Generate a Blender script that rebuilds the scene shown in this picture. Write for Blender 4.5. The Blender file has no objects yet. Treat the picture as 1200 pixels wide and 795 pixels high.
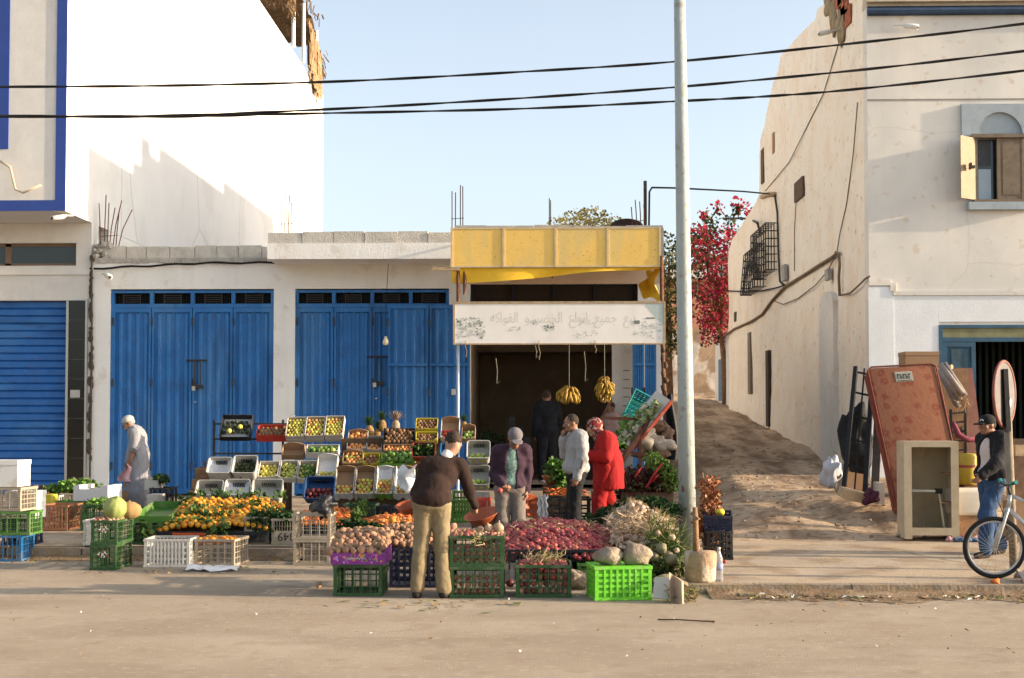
import bpy, bmesh, math, random
import numpy as np
from mathutils import Vector, Matrix, Euler, noise
random.seed(7)
R=math.radians; PI=math.pi
S=bpy.context.scene; COL=S.collection
# ---------------------------------------------------------------- camera maths
F=1500.0; PITCH=math.atan(50/F); PPY=447.5; YAW=math.atan(35/F); CH=1.75
CM=Euler((PI/2+PITCH,0,YAW),'XYZ').to_matrix()
def ray(px,py): return CM@Vector(((px-600)/F,(PPY-py)/F,-1))
def at(px,py,Y):
    d=ray(px,py); t=Y/d.y; return Vector((d.x*t,Y,CH+d.z*t))
def X(px,Y): return at(px,497,Y).x
def Z(py,Y,px=600): return at(px,py,Y).z
TAB=[(13.3,.09),(17.2,.19),(17.7,.225),(18.3,.34),(19,.5),(22,.66),(25,.78),(28.9,1.0),(36,1.72),(47,2.62),(56,3.2),(400,3.6)]
def tab(y):
    if y<=TAB[0][0]: return TAB[0][1]
    for (a,b),(c,d) in zip(TAB,TAB[1:]):
        if y<=c: return b+(d-b)*(y-a)/(c-a)
    return 3.6
def gz(x,y):
    l=.15+(min(y,26)-16.6)*.016 if y>16.6 else 0
    if x<=1.2: return l
    r=tab(y) if y>13.4 else 0
    if y<17.4: return r
    t=min(1,max(0,(x-2.0)/1.6)); t=t*t*(3-2*t); t=max(t,1-(y-17.4)/1.6)
    return max(l,.16)*(1-t)+r*t
# ---------------------------------------------------------------- materials
MATS={}
def mat(name,col,rough=.85,var=.2,scale=6,bump=.15,bscale=70,metal=0,col2=None,rand=0,spec=.3,streak=0,scol=(.2,.15,.1),trans=0,emit=None,alpha=None):
    if name in MATS: return MATS[name]
    m=bpy.data.materials.new(name); m.use_nodes=True; MATS[name]=m
    nt=m.node_tree; N=nt.nodes; L=nt.links; b=N['Principled BSDF']
    tc=N.new('ShaderNodeTexCoord')
    n=N.new('ShaderNodeTexNoise'); n.inputs['Scale'].default_value=scale; n.inputs['Detail'].default_value=7; n.inputs['Roughness'].default_value=.65
    L.new(tc.outputs['Object'],n.inputs['Vector'])
    r=N.new('ShaderNodeValToRGB'); L.new(n.outputs['Fac'],r.inputs[0])
    c2=col2 or tuple(c*(1-var) for c in col)
    r.color_ramp.elements[0].position=.35; r.color_ramp.elements[1].position=.65
    r.color_ramp.elements[0].color=(*c2,1); r.color_ramp.elements[1].color=(*col,1)
    out=r.outputs[0]
    if streak:
        mp=N.new('ShaderNodeMapping'); mp.inputs['Scale'].default_value=(1,1,.13); L.new(tc.outputs['Object'],mp.inputs[0])
        n2=N.new('ShaderNodeTexNoise'); n2.inputs['Scale'].default_value=2.2; n2.inputs['Detail'].default_value=8; n2.inputs['Roughness'].default_value=.7
        L.new(mp.outputs[0],n2.inputs['Vector'])
        r2=N.new('ShaderNodeValToRGB'); r2.color_ramp.elements[0].position=.5; r2.color_ramp.elements[1].position=.78
        r2.color_ramp.elements[0].color=(0,0,0,1); r2.color_ramp.elements[1].color=(streak,)*3+(1,)
        L.new(n2.outputs['Fac'],r2.inputs[0])
        mx=N.new('ShaderNodeMixRGB'); L.new(r2.outputs[0],mx.inputs[0]); L.new(out,mx.inputs[1]); mx.inputs[2].default_value=(*scol,1); out=mx.outputs[0]
    if rand:
        oi=N.new('ShaderNodeObjectInfo'); h=N.new('ShaderNodeHueSaturation')
        for k,(a,bb) in {'Value':(1-rand,1+rand),'Hue':(.5-rand*.05,.5+rand*.05)}.items():
            mr=N.new('ShaderNodeMapRange'); mr.inputs[3].default_value=a; mr.inputs[4].default_value=bb
            if k=='Hue':
                mu=N.new('ShaderNodeMath'); mu.operation='MULTIPLY'; mu.inputs[1].default_value=7.31; L.new(oi.outputs['Random'],mu.inputs[0])
                fr=N.new('ShaderNodeMath'); fr.operation='FRACT'; L.new(mu.outputs[0],fr.inputs[0]); L.new(fr.outputs[0],mr.inputs[0])
            else: L.new(oi.outputs['Random'],mr.inputs[0])
            L.new(mr.outputs[0],h.inputs[k])
        L.new(out,h.inputs['Color']); out=h.outputs[0]
    L.new(out,b.inputs['Base Color'])
    if bump:
        n3=N.new('ShaderNodeTexNoise'); n3.inputs['Scale'].default_value=bscale; n3.inputs['Detail'].default_value=5
        L.new(tc.outputs['Object'],n3.inputs['Vector'])
        bp=N.new('ShaderNodeBump'); bp.inputs['Strength'].default_value=bump; bp.inputs['Distance'].default_value=.02
        L.new(n3.outputs['Fac'],bp.inputs['Height']); L.new(bp.outputs[0],b.inputs['Normal'])
    b.inputs['Roughness'].default_value=rough; b.inputs['Metallic'].default_value=metal
    b.inputs['Specular IOR Level'].default_value=spec
    if trans: b.inputs['Transmission Weight'].default_value=trans
    if alpha: b.inputs['Alpha'].default_value=alpha
    return m
def addspeck(m,s=60,th=.72,col=(.12,.09,.06),amt=.6,stretch=(1,1,1),soft=.08):
    nt=m.node_tree;N=nt.nodes;L=nt.links;b=N['Principled BSDF']; src=b.inputs['Base Color'].links[0].from_socket
    tc=[x for x in N if x.type=='TEX_COORD'][0]; mp=N.new('ShaderNodeMapping'); mp.inputs['Scale'].default_value=stretch; L.new(tc.outputs['Object'],mp.inputs[0])
    n=N.new('ShaderNodeTexNoise'); n.inputs['Scale'].default_value=s; n.inputs['Detail'].default_value=4; L.new(mp.outputs[0],n.inputs['Vector'])
    r=N.new('ShaderNodeValToRGB'); r.color_ramp.elements[0].position=th-soft; r.color_ramp.elements[1].position=th
    r.color_ramp.elements[0].color=(0,0,0,1); r.color_ramp.elements[1].color=(amt,)*3+(1,); L.new(n.outputs['Fac'],r.inputs[0])
    mx=N.new('ShaderNodeMixRGB'); L.new(r.outputs[0],mx.inputs[0]); L.new(src,mx.inputs[1]); mx.inputs[2].default_value=(*col,1); L.new(mx.outputs[0],b.inputs['Base Color']); return m
def addcracks(m,s=.5,w=.012,col=(.1,.07,.05),amt=.7):
    nt=m.node_tree;N=nt.nodes;L=nt.links;b=N['Principled BSDF']; src=b.inputs['Base Color'].links[0].from_socket
    tc=[x for x in N if x.type=='TEX_COORD'][0]; n=N.new('ShaderNodeTexNoise'); n.inputs['Scale'].default_value=s*5; n.inputs['Detail'].default_value=5; L.new(tc.outputs['Object'],n.inputs['Vector'])
    mx0=N.new('ShaderNodeMixRGB'); mx0.inputs[0].default_value=.22; L.new(tc.outputs['Object'],mx0.inputs[1]); L.new(n.outputs['Color'],mx0.inputs[2])
    v=N.new('ShaderNodeTexVoronoi'); v.feature='DISTANCE_TO_EDGE'; v.inputs['Scale'].default_value=s; L.new(mx0.outputs[0],v.inputs['Vector'])
    r=N.new('ShaderNodeValToRGB'); r.color_ramp.elements[0].position=0; r.color_ramp.elements[1].position=w; r.color_ramp.elements[0].color=(amt,)*3+(1,); r.color_ramp.elements[1].color=(0,0,0,1); L.new(v.outputs['Distance'],r.inputs[0])
    mx=N.new('ShaderNodeMixRGB'); L.new(r.outputs[0],mx.inputs[0]); L.new(src,mx.inputs[1]); mx.inputs[2].default_value=(*col,1); L.new(mx.outputs[0],b.inputs['Base Color']); return m
def leafy(m,f=.4):
    nt=m.node_tree;N=nt.nodes;L=nt.links;b=N['Principled BSDF']; src=b.inputs['Base Color'].links[0].from_socket
    t=N.new('ShaderNodeBsdfTranslucent'); L.new(src,t.inputs[0]); mx=N.new('ShaderNodeMixShader'); mx.inputs[0].default_value=f; L.new(b.outputs[0],mx.inputs[1]); L.new(t.outputs[0],mx.inputs[2]); L.new(mx.outputs[0],N['Material Output'].inputs[0]); return m
# ---------------------------------------------------------------- mesh builder
class MB:
    def __init__(s): s.v=[]; s.f=[]; s.m=[]; s.k=0; s.M=None
    def add(s,vs,fs,k=None):
        o=len(s.v)
        if s.M is not None: vs=[s.M@Vector(v) for v in vs]
        s.v+= [tuple(v) for v in vs]; s.f+=[tuple(i+o for i in f) for f in fs]; s.m+=[s.k if k is None else k]*len(fs); return s
    def box(s,x0,x1,y0,y1,z0,z1,k=None):
        vs=[(x,y,z) for x in(x0,x1) for y in(y0,y1) for z in(z0,z1)]
        return s.add(vs,[(0,1,3,2),(4,6,7,5),(0,4,5,1),(2,3,7,6),(0,2,6,4),(1,5,7,3)],k)
    def cbox(s,c,d,k=None,rot=None):
        M0=s.M; T=Matrix.Translation(c)
        if rot: T=T@Euler(rot).to_matrix().to_4x4()
        s.M=(M0@T) if M0 is not None else T
        s.box(-d[0]/2,d[0]/2,-d[1]/2,d[1]/2,-d[2]/2,d[2]/2,k); s.M=M0; return s
    def bar(s,a,b,w,h=None,k=None):
        a=Vector(a); b=Vector(b); h=h or w; d=(b-a); l=d.length
        if l<1e-6: return s
        q=d.to_track_quat('Z','Y').to_matrix().to_4x4(); M0=s.M; T=Matrix.Translation(a)@q
        s.M=(M0@T) if M0 is not None else T
        s.box(-w/2,w/2,-h/2,h/2,0,l,k); s.M=M0; return s
    def tube(s,pts,r,n=8,k=None,cap=True):
        pts=[Vector(p) for p in pts]; rs=r if isinstance(r,(list,tuple)) else [r]*len(pts)
        vs=[];fs=[]; up=None
        for i,p in enumerate(pts):
            d=(pts[min(i+1,len(pts)-1)]-pts[max(i-1,0)]).normalized()
            if up is None: up=d.orthogonal().normalized()
            up=(up-d*up.dot(d)); up=up.normalized() if up.length>1e-6 else d.orthogonal().normalized()
            w=d.cross(up)
            for j in range(n):
                a=2*PI*j/n; vs.append(p+(up*math.cos(a)+w*math.sin(a))*rs[i])
        for i in range(len(pts)-1):
            for j in range(n): fs.append((i*n+j,i*n+(j+1)%n,(i+1)*n+(j+1)%n,(i+1)*n+j))
        if cap: fs+=[tuple(range(n))[::-1],tuple((len(pts)-1)*n+j for j in range(n))]
        return s.add(vs,fs,k)
    def lathe(s,prof,n=16,c=(0,0,0),k=None,amp=None):
        vs=[];fs=[]
        for (r,z) in prof:
            for j in range(n):
                a=2*PI*j/n; rr=r*(amp(a,z) if amp else 1); vs.append((c[0]+rr*math.cos(a),c[1]+rr*math.sin(a),c[2]+z))
        for i in range(len(prof)-1):
            for j in range(n): fs.append((i*n+j,i*n+(j+1)%n,(i+1)*n+(j+1)%n,(i+1)*n+j))
        if prof[0][0]>1e-4: fs.append(tuple(range(n))[::-1])
        if prof[-1][0]>1e-4: fs.append(tuple((len(prof)-1)*n+j for j in range(n)))
        return s.add(vs,fs,k)
    def sph(s,c,r,n=10,m=7,k=None,jit=0,sd=0):
        rr=r if isinstance(r,(tuple,list)) else (r,r,r); vs=[(0,0,-1)];fs=[]
        for i in range(1,m):
            t=PI*i/m-PI/2
            for j in range(n):
                a=2*PI*j/n; vs.append((math.cos(t)*math.cos(a),math.cos(t)*math.sin(a),math.sin(t)))
        vs.append((0,0,1)); 
        if jit: vs=[tuple(Vector(v)*(1+jit*noise.noise(Vector(v)*1.6+Vector((sd*9.1,sd,0))))) for v in vs]
        vs=[(c[0]+v[0]*rr[0],c[1]+v[1]*rr[1],c[2]+v[2]*rr[2]) for v in vs]
        for j in range(n):
            fs.append((0,1+(j+1)%n,1+j)); T=len(vs)-1; q=1+(m-2)*n; fs.append((T,q+j,q+(j+1)%n))
        for i in range(m-2):
            for j in range(n): a=1+i*n; fs.append((a+j,a+(j+1)%n,a+n+(j+1)%n,a+n+j))
        return s.add(vs,fs,k)
    def prism(s,pts,y0,y1,k=None):  # outline in xz, extruded in y
        n=len(pts); vs=[(x,y0,z) for x,z in pts]+[(x,y1,z) for x,z in pts]
        fs=[tuple(range(n)),tuple(range(2*n-1,n-1,-1))]+[(i,n+i,n+(i+1)%n,(i+1)%n) for i in range(n)]
        return s.add(vs,fs,k)
    def grid(s,fn,nu,nv,k=None):
        vs=[fn(i/nu,j/nv) for j in range(nv+1) for i in range(nu+1)]
        return s.add(vs,[(j*(nu+1)+i,j*(nu+1)+i+1,(j+1)*(nu+1)+i+1,(j+1)*(nu+1)+i) for j in range(nv) for i in range(nu)],k)
    def mesh(s,name,mats,smooth=False):
        me=bpy.data.meshes.new(name); me.from_pydata(s.v,[],s.f)
        for m in (mats if isinstance(mats,(list,tuple)) else [mats]): me.materials.append(m)
        me.polygons.foreach_set('material_index',s.m)
        if smooth: me.polygons.foreach_set('use_smooth',[True]*len(s.f))
        me.update(); return me
    def obj(s,name,mats,parent=None,smooth=False,loc=None,rot=None,fix=False):
        me=s.mesh(name,mats,smooth)
        if fix:
            bm=bmesh.new(); bm.from_mesh(me); bmesh.ops.recalc_face_normals(bm,faces=bm.faces); bm.to_mesh(me); bm.free()
        return link(name,me,parent,loc,rot)
def link(name,me,parent=None,loc=None,rot=None):
    o=bpy.data.objects.new(name,me); COL.objects.link(o)
    if parent: o.parent=parent
    if loc is not None: o.location=loc
    if rot is not None: o.rotation_euler=rot
    return o
def tag(o,label,cat,group=None,kind=None):
    if label: o['label']=label
    if cat: o['category']=cat
    if group: o['group']=group
    if kind: o['kind']=kind
    return o
def thing(name,label,cat,loc=(0,0,0),rz=0,group=None,rot=None):
    o=link(name,None,None,loc,rot or (0,0,rz)); o.empty_display_size=.1
    return tag(o,label,cat,group)
def struct(o): o['kind']='structure'; return o
def setM(o,M): o.matrix_local=M; return o
def dup(root,loc=None,rot=None,label=None,group=None,scale=None):
    c=root.copy(); COL.objects.link(c)
    if loc is not None: c.location=loc
    if rot is not None: c.rotation_euler=rot
    if scale: c.scale=(scale,)*3
    if label: c['label']=label
    if group: c['group']=group
    for ch in list(root.children):
        d=ch.copy(); COL.objects.link(d); d.parent=c
        for g in list(ch.children):
            e=g.copy(); COL.objects.link(e); e.parent=d
    return c
rnd=random.uniform
# ---------------------------------------------------------------- colours
wallL=mat('whitewash_bright',(.66,.65,.63),.9,.05,1.2,.1,40)
wallLf=mat('stucco_grey_white',(.70,.68,.64),.95,.1,3,.5,90,streak=.25,scol=(.4,.36,.3))
wallC=mat('painted_plaster',(.84,.82,.77),.9,.07,1.5,.3,30,streak=.25,scol=(.42,.35,.27))
wallA=mat('alley_plaster',(.86,.78,.66),.95,.10,1.1,.3,14,streak=.28,scol=(.62,.46,.31))
wallR=mat('old_grey_plaster',(.74,.71,.645),.95,.08,.8,.08,20,streak=.3,scol=(.58,.48,.36))
wallRw=mat('pale_blue_white_paint',(.72,.75,.77),.95,.08,2,.15,30)
concrete=mat('raw_block_concrete',(.46,.43,.38),.95,.3,4,.6,40)
bluep=mat('royal_blue_door_paint',(.022,.16,.44),.55,.2,3,.15,60,streak=.3,scol=(.07,.17,.38),spec=.35)
bluer=mat('royal_blue_shutter_paint',(.022,.135,.42),.5,.2,5,.2,40,streak=.3,scol=(.05,.16,.4),spec=.35)
blueb=mat('ultramarine_band',(.035,.075,.30),.8,.1,5)
dark=mat('black_opening',(.006,.006,.006),.9,.1)
black=mat('black_plastic',(.012,.012,.013),.6,.3)
tileb=mat('polished_black_stone',(.01,.009,.008),.12,.4,9,.02,spec=.5)
alu=mat('brushed_aluminium',(.5,.48,.44),.35,.1,metal=.9,bump=.02)
wood=mat('weathered_wood',(.30,.17,.09),.85,.4,7,.4)
woodp=mat('pale_wood',(.50,.36,.21),.85,.3,7,.3)
rust=mat('rusty_steel',(.17,.07,.035),.8,.5,12,.4)
steel=mat('dark_steel',(.06,.055,.05),.6,.3,9,.1,metal=.4)
yel=mat('yellow_fascia_sheet',(.82,.54,.14),.6,.1,2,.05)
yelt=mat('yellow_tarpaulin',(.84,.50,.03),.6,.15,4,.15)
whitem=mat('white_paint',(.75,.73,.68),.7,.1,4,.05)
signw=mat('sun_bleached_sign',(.84,.80,.74),.6,.08,2,.05,streak=.25,scol=(.5,.42,.3))
rubber=mat('black_rubber',(.015,.014,.013),.8,.3)
glassd=mat('dark_glass',(.02,.025,.03),.08,.1,bump=0,spec=.6)
addspeck(bluep,1.1,.6,(.06,.20,.42),.5,(1,1,.4)); addspeck(bluep,22,.69,(.10,.055,.04),.6); addspeck(bluep,45,.70,(.16,.25,.36),.5,(1,1,.25)); addspeck(bluep,2.5,.64,(.012,.07,.20),.5,(1,1,.2)); addspeck(bluer,1.3,.6,(.05,.18,.42),.5,(.4,1,1)); addspeck(bluer,30,.69,(.10,.07,.06),.5,(.3,1,1)); addspeck(bluer,3,.64,(.012,.06,.20),.5,(.25,1,1))
addspeck(yel,1.6,.62,(.60,.47,.20),.6,(1,1,.3)); addspeck(yel,30,.7,(.32,.19,.06),.6)
addspeck(wallL,.5,.62,(.56,.55,.52),.5); addcracks(wallL,.22,.006,(.35,.32,.27),.6)
# ---------------------------------------------------------------- ground
asphalt=mat('dusty_asphalt',(.48,.40,.305),.95,.24,.55,.8,150,col2=(.37,.295,.215),spec=.15)
dirt=mat('packed_dirt',(.52,.385,.26),1,.3,.9,.8,9,col2=(.39,.275,.175),spec=.1)
conc=mat('worn_pavement',(.45,.365,.275),.95,.25,1.2,.5,50,col2=(.36,.285,.205),spec=.1,streak=.0)
addspeck(asphalt,90,.66,(.17,.13,.09),.5); addspeck(asphalt,2.2,.66,(.25,.18,.12),.35); addspeck(asphalt,160,.68,(.5,.42,.33),.6)
addspeck(dirt,1.1,.6,(.23,.15,.09),.6,(1,.5,1)); addspeck(dirt,1.7,.57,(.16,.10,.06),.75,(1,.16,1),.12); addspeck(dirt,2.5,.62,(.52,.41,.29),.5,(1,.4,1),.15); addcracks(conc,.28,.006,(.16,.12,.08),.7); addspeck(conc,1.3,.56,(.48,.37,.25),.8); addspeck(asphalt,.8,.62,(.33,.26,.19),.5,(.35,1,1),.2); addspeck(asphalt,300,.62,(.24,.19,.14),.55); addspeck(asphalt,3,.68,(.30,.23,.165),.5); addspeck(asphalt,.9,.6,(.27,.215,.155),.4,(.5,1,1)); addspeck(asphalt,14,.66,(.5,.4,.29),.5,(.7,1,1)); addspeck(dirt,7,.62,(.15,.09,.05),.6); addspeck(dirt,50,.64,(.42,.33,.23),.6)
addspeck(conc,70,.66,(.14,.1,.07),.6); addspeck(conc,1.8,.6,(.24,.16,.1),.5)
addspeck(wallR,.6,.6,(.50,.50,.48),.5,(1,1,1),.2); addspeck(wallR,5,.68,(.5,.36,.22),.4); addcracks(wallR,.3,.003,(.45,.38,.3),.3); addcracks(wallA,.35,.004,(.45,.33,.22),.4)
addspeck(wallA,1.1,.62,(.70,.55,.40),.45,(1,1,1),.15); addspeck(wallA,6,.70,(.5,.3,.17),.6)
addspeck(wallC,2.5,.66,(.56,.48,.38),.4)
struct(MB().grid(lambda u,v:(-300+600*u,-60+560*v,-.06),2,2).obj('ground',dirt))
struct(MB().grid(lambda u,v:(-40+80*u,-20+38*v,0),4,4).obj('road',asphalt))
# left pavement with kerb
KY=16.6
def fl(u,v):
    x=-16+(1.2+16)*u; y=KY+.14+(26.4-KY-.14)*v
    return (x,y,gz(x,y)+.003*noise.noise(Vector((x*1.3,y*1.3,0))))
struct(MB().grid(fl,120,60).obj('pavement',conc,smooth=True))
kerbm=mat('kerb_stone',(.33,.26,.19),.95,.35,5,.9,30); addspeck(kerbm,4,.6,(.3,.2,.07),.3)
kb=MB()
for i in range(17):
    x0=-16+i; kb.box(x0+.01,min(x0+.99,1.2),KY+rnd(-.015,.01),KY+.16,-.05,.15+rnd(-.015,.005))
struct(kb.obj('kerb',kerbm))
kb=MB(); ky2=13.35
for i in range(19):
    x0=1.2+i; kb.box(x0+.003,x0+.997,ky2+rnd(-.02,.012),ky2+.16,-.05,.096+rnd(-.004,.004))
struct(kb.obj('kerb',kerbm))
struct(MB().box(1.2,1.34,ky2+.16,KY+.2,-.05,.092).obj('kerb',kerbm))
def fr(u,v):
    x=1.34+18*u; y=ky2+.13+(17.4-ky2-.13)*v; return (x,y,gz(x,y)+.002*noise.noise(Vector((x*1.6,y*1.6,0))))
struct(MB().grid(fr,110,34).obj('pavement',conc,smooth=True))
def fd(u,v):
    x=1.1+15*u; y=17.15+.35*noise.noise(Vector((x*.9,0,4)))*(1-v)+.1*noise.noise(Vector((x*5,0,4)))*(1-v)+44*v; z=gz(x,y)
    e=min(1,max(0,(y-17.5)/1.2))
    rut=-.10*math.exp(-((x-(3.2+.35*math.sin(y*.5)+max(0,(22-y))*.33))/.45)**2)
    z+=e*(.09*noise.noise(Vector((x*.7,y*.5,3)))+.03*noise.noise(Vector((x*2.1,y*1.7,1)))+.02*noise.noise(Vector((x*6,y*6,1)))+rut)+.014-.03*max(0,1-v*44/.35)
    return (x,y,z)
struct(MB().grid(fd,150,330).obj('dirt_path',dirt,smooth=True))
# gutter dirt strip with rough edge
def fgd(u,v):
    x=1.7+17*u; w=.55+.35*noise.noise(Vector((x*1.3,0,5)))+.22*noise.noise(Vector((x*5,0,5)))+.08*noise.noise(Vector((x*17,0,5))); y=ky2-w*(1-v)
    return (x,y,.005+.045*v**2.2*(1+.35*noise.noise(Vector((x*2,0,9))))+.03*max(0,noise.noise(Vector((x*7,y*7,2))))*min(1,v*3)*(1-v*.4))
addspeck(mat('gutter_silt',(.33,.23,.14),1,.5,5,1,30),3,.52,(.17,.105,.055),.8)
struct(MB().grid(fgd,240,8).obj('gutter_dirt',mat('gutter_silt',(.33,.23,.14),1,.5,5,1,30),smooth=True))
def fgl(u,v):
    x=-14+13*u; w=.28+.2*noise.noise(Vector((x*1.3,0,8))); y=KY-w*(1-v)
    return (x,y,.005+.04*v*v+.015*max(0,noise.noise(Vector((x*7,y*7,2))))*min(1,v*3))
struct(MB().grid(fgl,200,6).obj('gutter_dirt',MATS['gutter_silt'],smooth=True))
# litter and leaves (stuff)
def scatter(name,label,cat,n,fn,mats,s=(.02,.06)):
    b=MB()
    for i in range(n):
        x,y=fn(); z=gz(x,y)+.012; l=rnd(*s); w=l*rnd(.2,.7); a=rnd(0,PI); h=rnd(.002,.02)
        dx,dy=math.cos(a)*l,math.sin(a)*l; ex,ey=-math.sin(a)*w,math.cos(a)*w
        b.add([(x-dx,y-dy,z),(x+ex,y+ey,z+h),(x+dx,y+dy,z+h*rnd(0,1)),(x-ex,y-ey,z+h*.3)],[(0,3,2,1)],random.randrange(len(mats)))
    return tag(b.obj(name,mats),label,cat,kind='stuff')
drym=mat('dry_stalks',(.30,.19,.08),.9,.4); drym2=mat('dark_husks',(.14,.08,.04),.9,.4); grnm=mat('wilted_green',(.12,.15,.03),.8,.4); papm=mat('paper_scraps',(.6,.57,.52),.9,.1)
scatter('gutter_litter','dry leaves and stalks scattered along the kerb beyond the pole','litter',900,lambda:(1.9+abs(random.gauss(0,2.6)),13.33-abs(random.gauss(0,.28))),[drym,drym2,drym,grnm,papm],(.012,.05))
scatter('gutter_litter','dirt and bits of leaves in the gutter below the crates at left','litter',220,lambda:(rnd(-9,-1.5),16.5-abs(random.gauss(0,.3))),[drym,drym2,grnm],(.01,.04))
scatter('road_litter','small scraps and dry stalks strewn over the road','litter',130,lambda:(rnd(-7,7),rnd(9.5,13.4)),[drym,drym2,drym,papm,grnm],(.008,.028))
scatter('road_litter','green leaf trimmings dropped on the road before the stall','litter',40,lambda:(random.gauss(-1.0,.45),random.gauss(12.35,.25)),[grnm,drym,grnm],(.02,.07))
scatter('road_litter','leaf scraps on the road beside the white slotted crate','litter',60,lambda:(random.gauss(-3.9,.8),random.gauss(15.2,.3)),[grnm,drym,drym2],(.02,.05))
scatter('path_litter','stones and rubbish scraps scattered up the dirt path','litter',320,lambda:(rnd(2.4,6.2),17.6+abs(random.gauss(0,6))),[papm,dirt,concrete,concrete,drym2],(.01,.045))
tag((lambda b:([b.sph((x,y,gz(x,y)+.03),(s,s*rnd(.6,1),s*.6),6,4,jit=.8,sd=i) for i in range(260) for x,y,s in ((rnd(2.0,6.1),17.3+abs(random.gauss(0,7)),rnd(.008,.035)),)],b)[1].obj('path_rubble',[mat('path_stone',(.36,.27,.19),.95,.4,9)]))(MB()),'loose stones embedded up the dirt path of the alley','stones',kind='stuff')
scatter('market_litter','leaf trimmings on the pavement among the crates','litter',200,lambda:(rnd(-8,1),rnd(16.9,22)),[grnm,drym,drym2,drym],(.015,.05))
tw=MB(); tw.tube([at(768,727,11.6)+Vector((0,0,0)) if 0 else (1.03,11.5,.012),(1.2,11.45,.02),(1.42,11.42,.012),(1.52,11.38,.015)],.007,5); tag(tw.obj('twig',drym2),'thin dark twig lying on the road below the bright green crate','twig')
# rain of sky: far hills
def hill(u,v):
    a=-1.2+2.4*u; r=260; x=r*math.sin(a); y=r*math.cos(a); return (x,y,-1+v*(7+4*noise.noise(Vector((a*4,0,0)))))
struct(MB().grid(hill,60,3).obj('hills',mat('far_scrub',(.16,.13,.08),1,.3,.05)))
# ---------------------------------------------------------------- left building
XL=X(105,25.9)
lb=thing('white_building','tall white corner building with ultramarine bands and an upper storey jutting over its blue shutter','building',(XL,25.9,0))
def LP(b,name,m,parent=lb,smooth=False,label=None):
    for i,v in enumerate(b.v): b.v[i]=(v[0]-XL,v[1]-25.9,v[2])
    o=b.obj(name,m,parent,smooth)
    if label: o['label']=label
    return o
YO=24.4; ZS=Z(245,YO); ZW=15.6
b=MB(); b.box(-22,XL,YO,53.4,ZS,ZW)           # upper storeys
LP(b,'upper_storeys',[wallL])
b=MB(); b.box(-22,XL-.002,25.9,53,-.05,ZS-.003); LP(b,'ground_storey',[wallL]) if 0 else None
# ground storey with openings: shutter x..78, window 0..87
gx1=X(105,25.9); sx1=X(78,25.9); zsh=Z(351,25.9); zw0=Z(310,25.9); zw1=Z(283,25.9); wx=X(87,25.9)
b=MB(); b.box(-22,-13.5,25.9,26.3,0,ZS-.003); b.box(sx1,gx1,25.9,26.3,0,zsh); b.box(-13.5,gx1,25.9,26.3,zsh,zw0); b.box(wx,gx1,25.9,26.3,zw0,zw1); b.box(-13.5,gx1,25.9,26.3,zw1,ZS-.003)
b.box(-22,gx1-.003,26.9,53,0,ZS-.006)
LP(b,'ground_storey_wall',[wallLf])
f=MB(); f.box(-22,XL+.012,YO-.012,YO-.002,ZS-.004,ZW); LP(f,'front_stucco',[wallLf])
b=MB(); b.box(X(62,YO),XL+.022,YO-.03,YO-.013,ZS+.2,ZW); b.box(-22,XL+.022,YO-.03,YO-.013,ZS-.006,ZS+.2); LP(b,'painted_border',[blueb])
b=MB(); b.box(X(-70,YO),X(6,YO),YO-.03,YO-.013,Z(172,YO),ZW); LP(b,'painted_window_surround',[blueb])
# window band
b=MB(); y0=26.02
b.box(-13.5,wx,y0,y0+.05,zw0,zw0+.06);b.box(-13.5,wx,y0,y0+.05,zw1-.06,zw1);b.box(wx-.05,wx,y0,y0+.05,zw0,zw1);b.box(X(5,26)-.03,X(5,26)+.09,y0,y0+.05,zw0,zw1)
wf=LP(b,'window_frame',[mat('brown_window_frame',(.22,.15,.10),.6)])
b=MB(); b.box(-13.5,wx-.05,y0+.02,y0+.03,zw0+.05,zw1-.05)
for i,v in enumerate(b.v): b.v[i]=(v[0]-XL,v[1]-25.9,v[2])
b.obj('pane',glassd,wf)
b=MB(); b.box(-13.5,gx1+.01,25.86,25.898,zw0-.19,zw0-.08); LP(b,'ledge',[wallLf])
# roller shutter
b=MB(); nz=26; z0=.28
for i in range(nz):
    za=z0+(zsh-z0)*i/nz; zb=z0+(zsh-z0)*(i+1)/nz; m=(za+zb)/2
    b.add([(-13.5,26.06,za),(sx1,26.06,za),(sx1,26.02,za+.02),(-13.5,26.02,za+.02),(-13.5,26.02,zb-.03),(sx1,26.02,zb-.03),(-13.5,26.06,zb),(sx1,26.06,zb)],[(0,1,2,3),(3,2,5,4),(4,5,7,6)])
LP(b,'roller_shutter',[bluer])
b=MB(); b.box(sx1-.02,sx1+.03,25.86,25.897,.26,zsh); b.box(X(99.5,25.9),X(102,25.9),25.85,25.9,.26,zsh+.02); LP(b,'edge_trim',[alu])
b=MB(); q0=sx1+.035; q1=X(99,25.9); n=10
for i in range(n):
    a=.26+(zsh-.26)*i/n; c=.26+(zsh-.26)*(i+1)/n; b.box(q0,q1,25.875,25.899,a+.004,c-.004)
LP(b,'tiled_pilaster',[tileb])
b=MB(); b.box(X(83,25.9),X(94,25.9),25.84,25.873,Z(466,25.9),Z(457,25.9)); LP(b,'meter_cover',[mat('grey_label',(.45,.43,.4),.5)])
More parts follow.
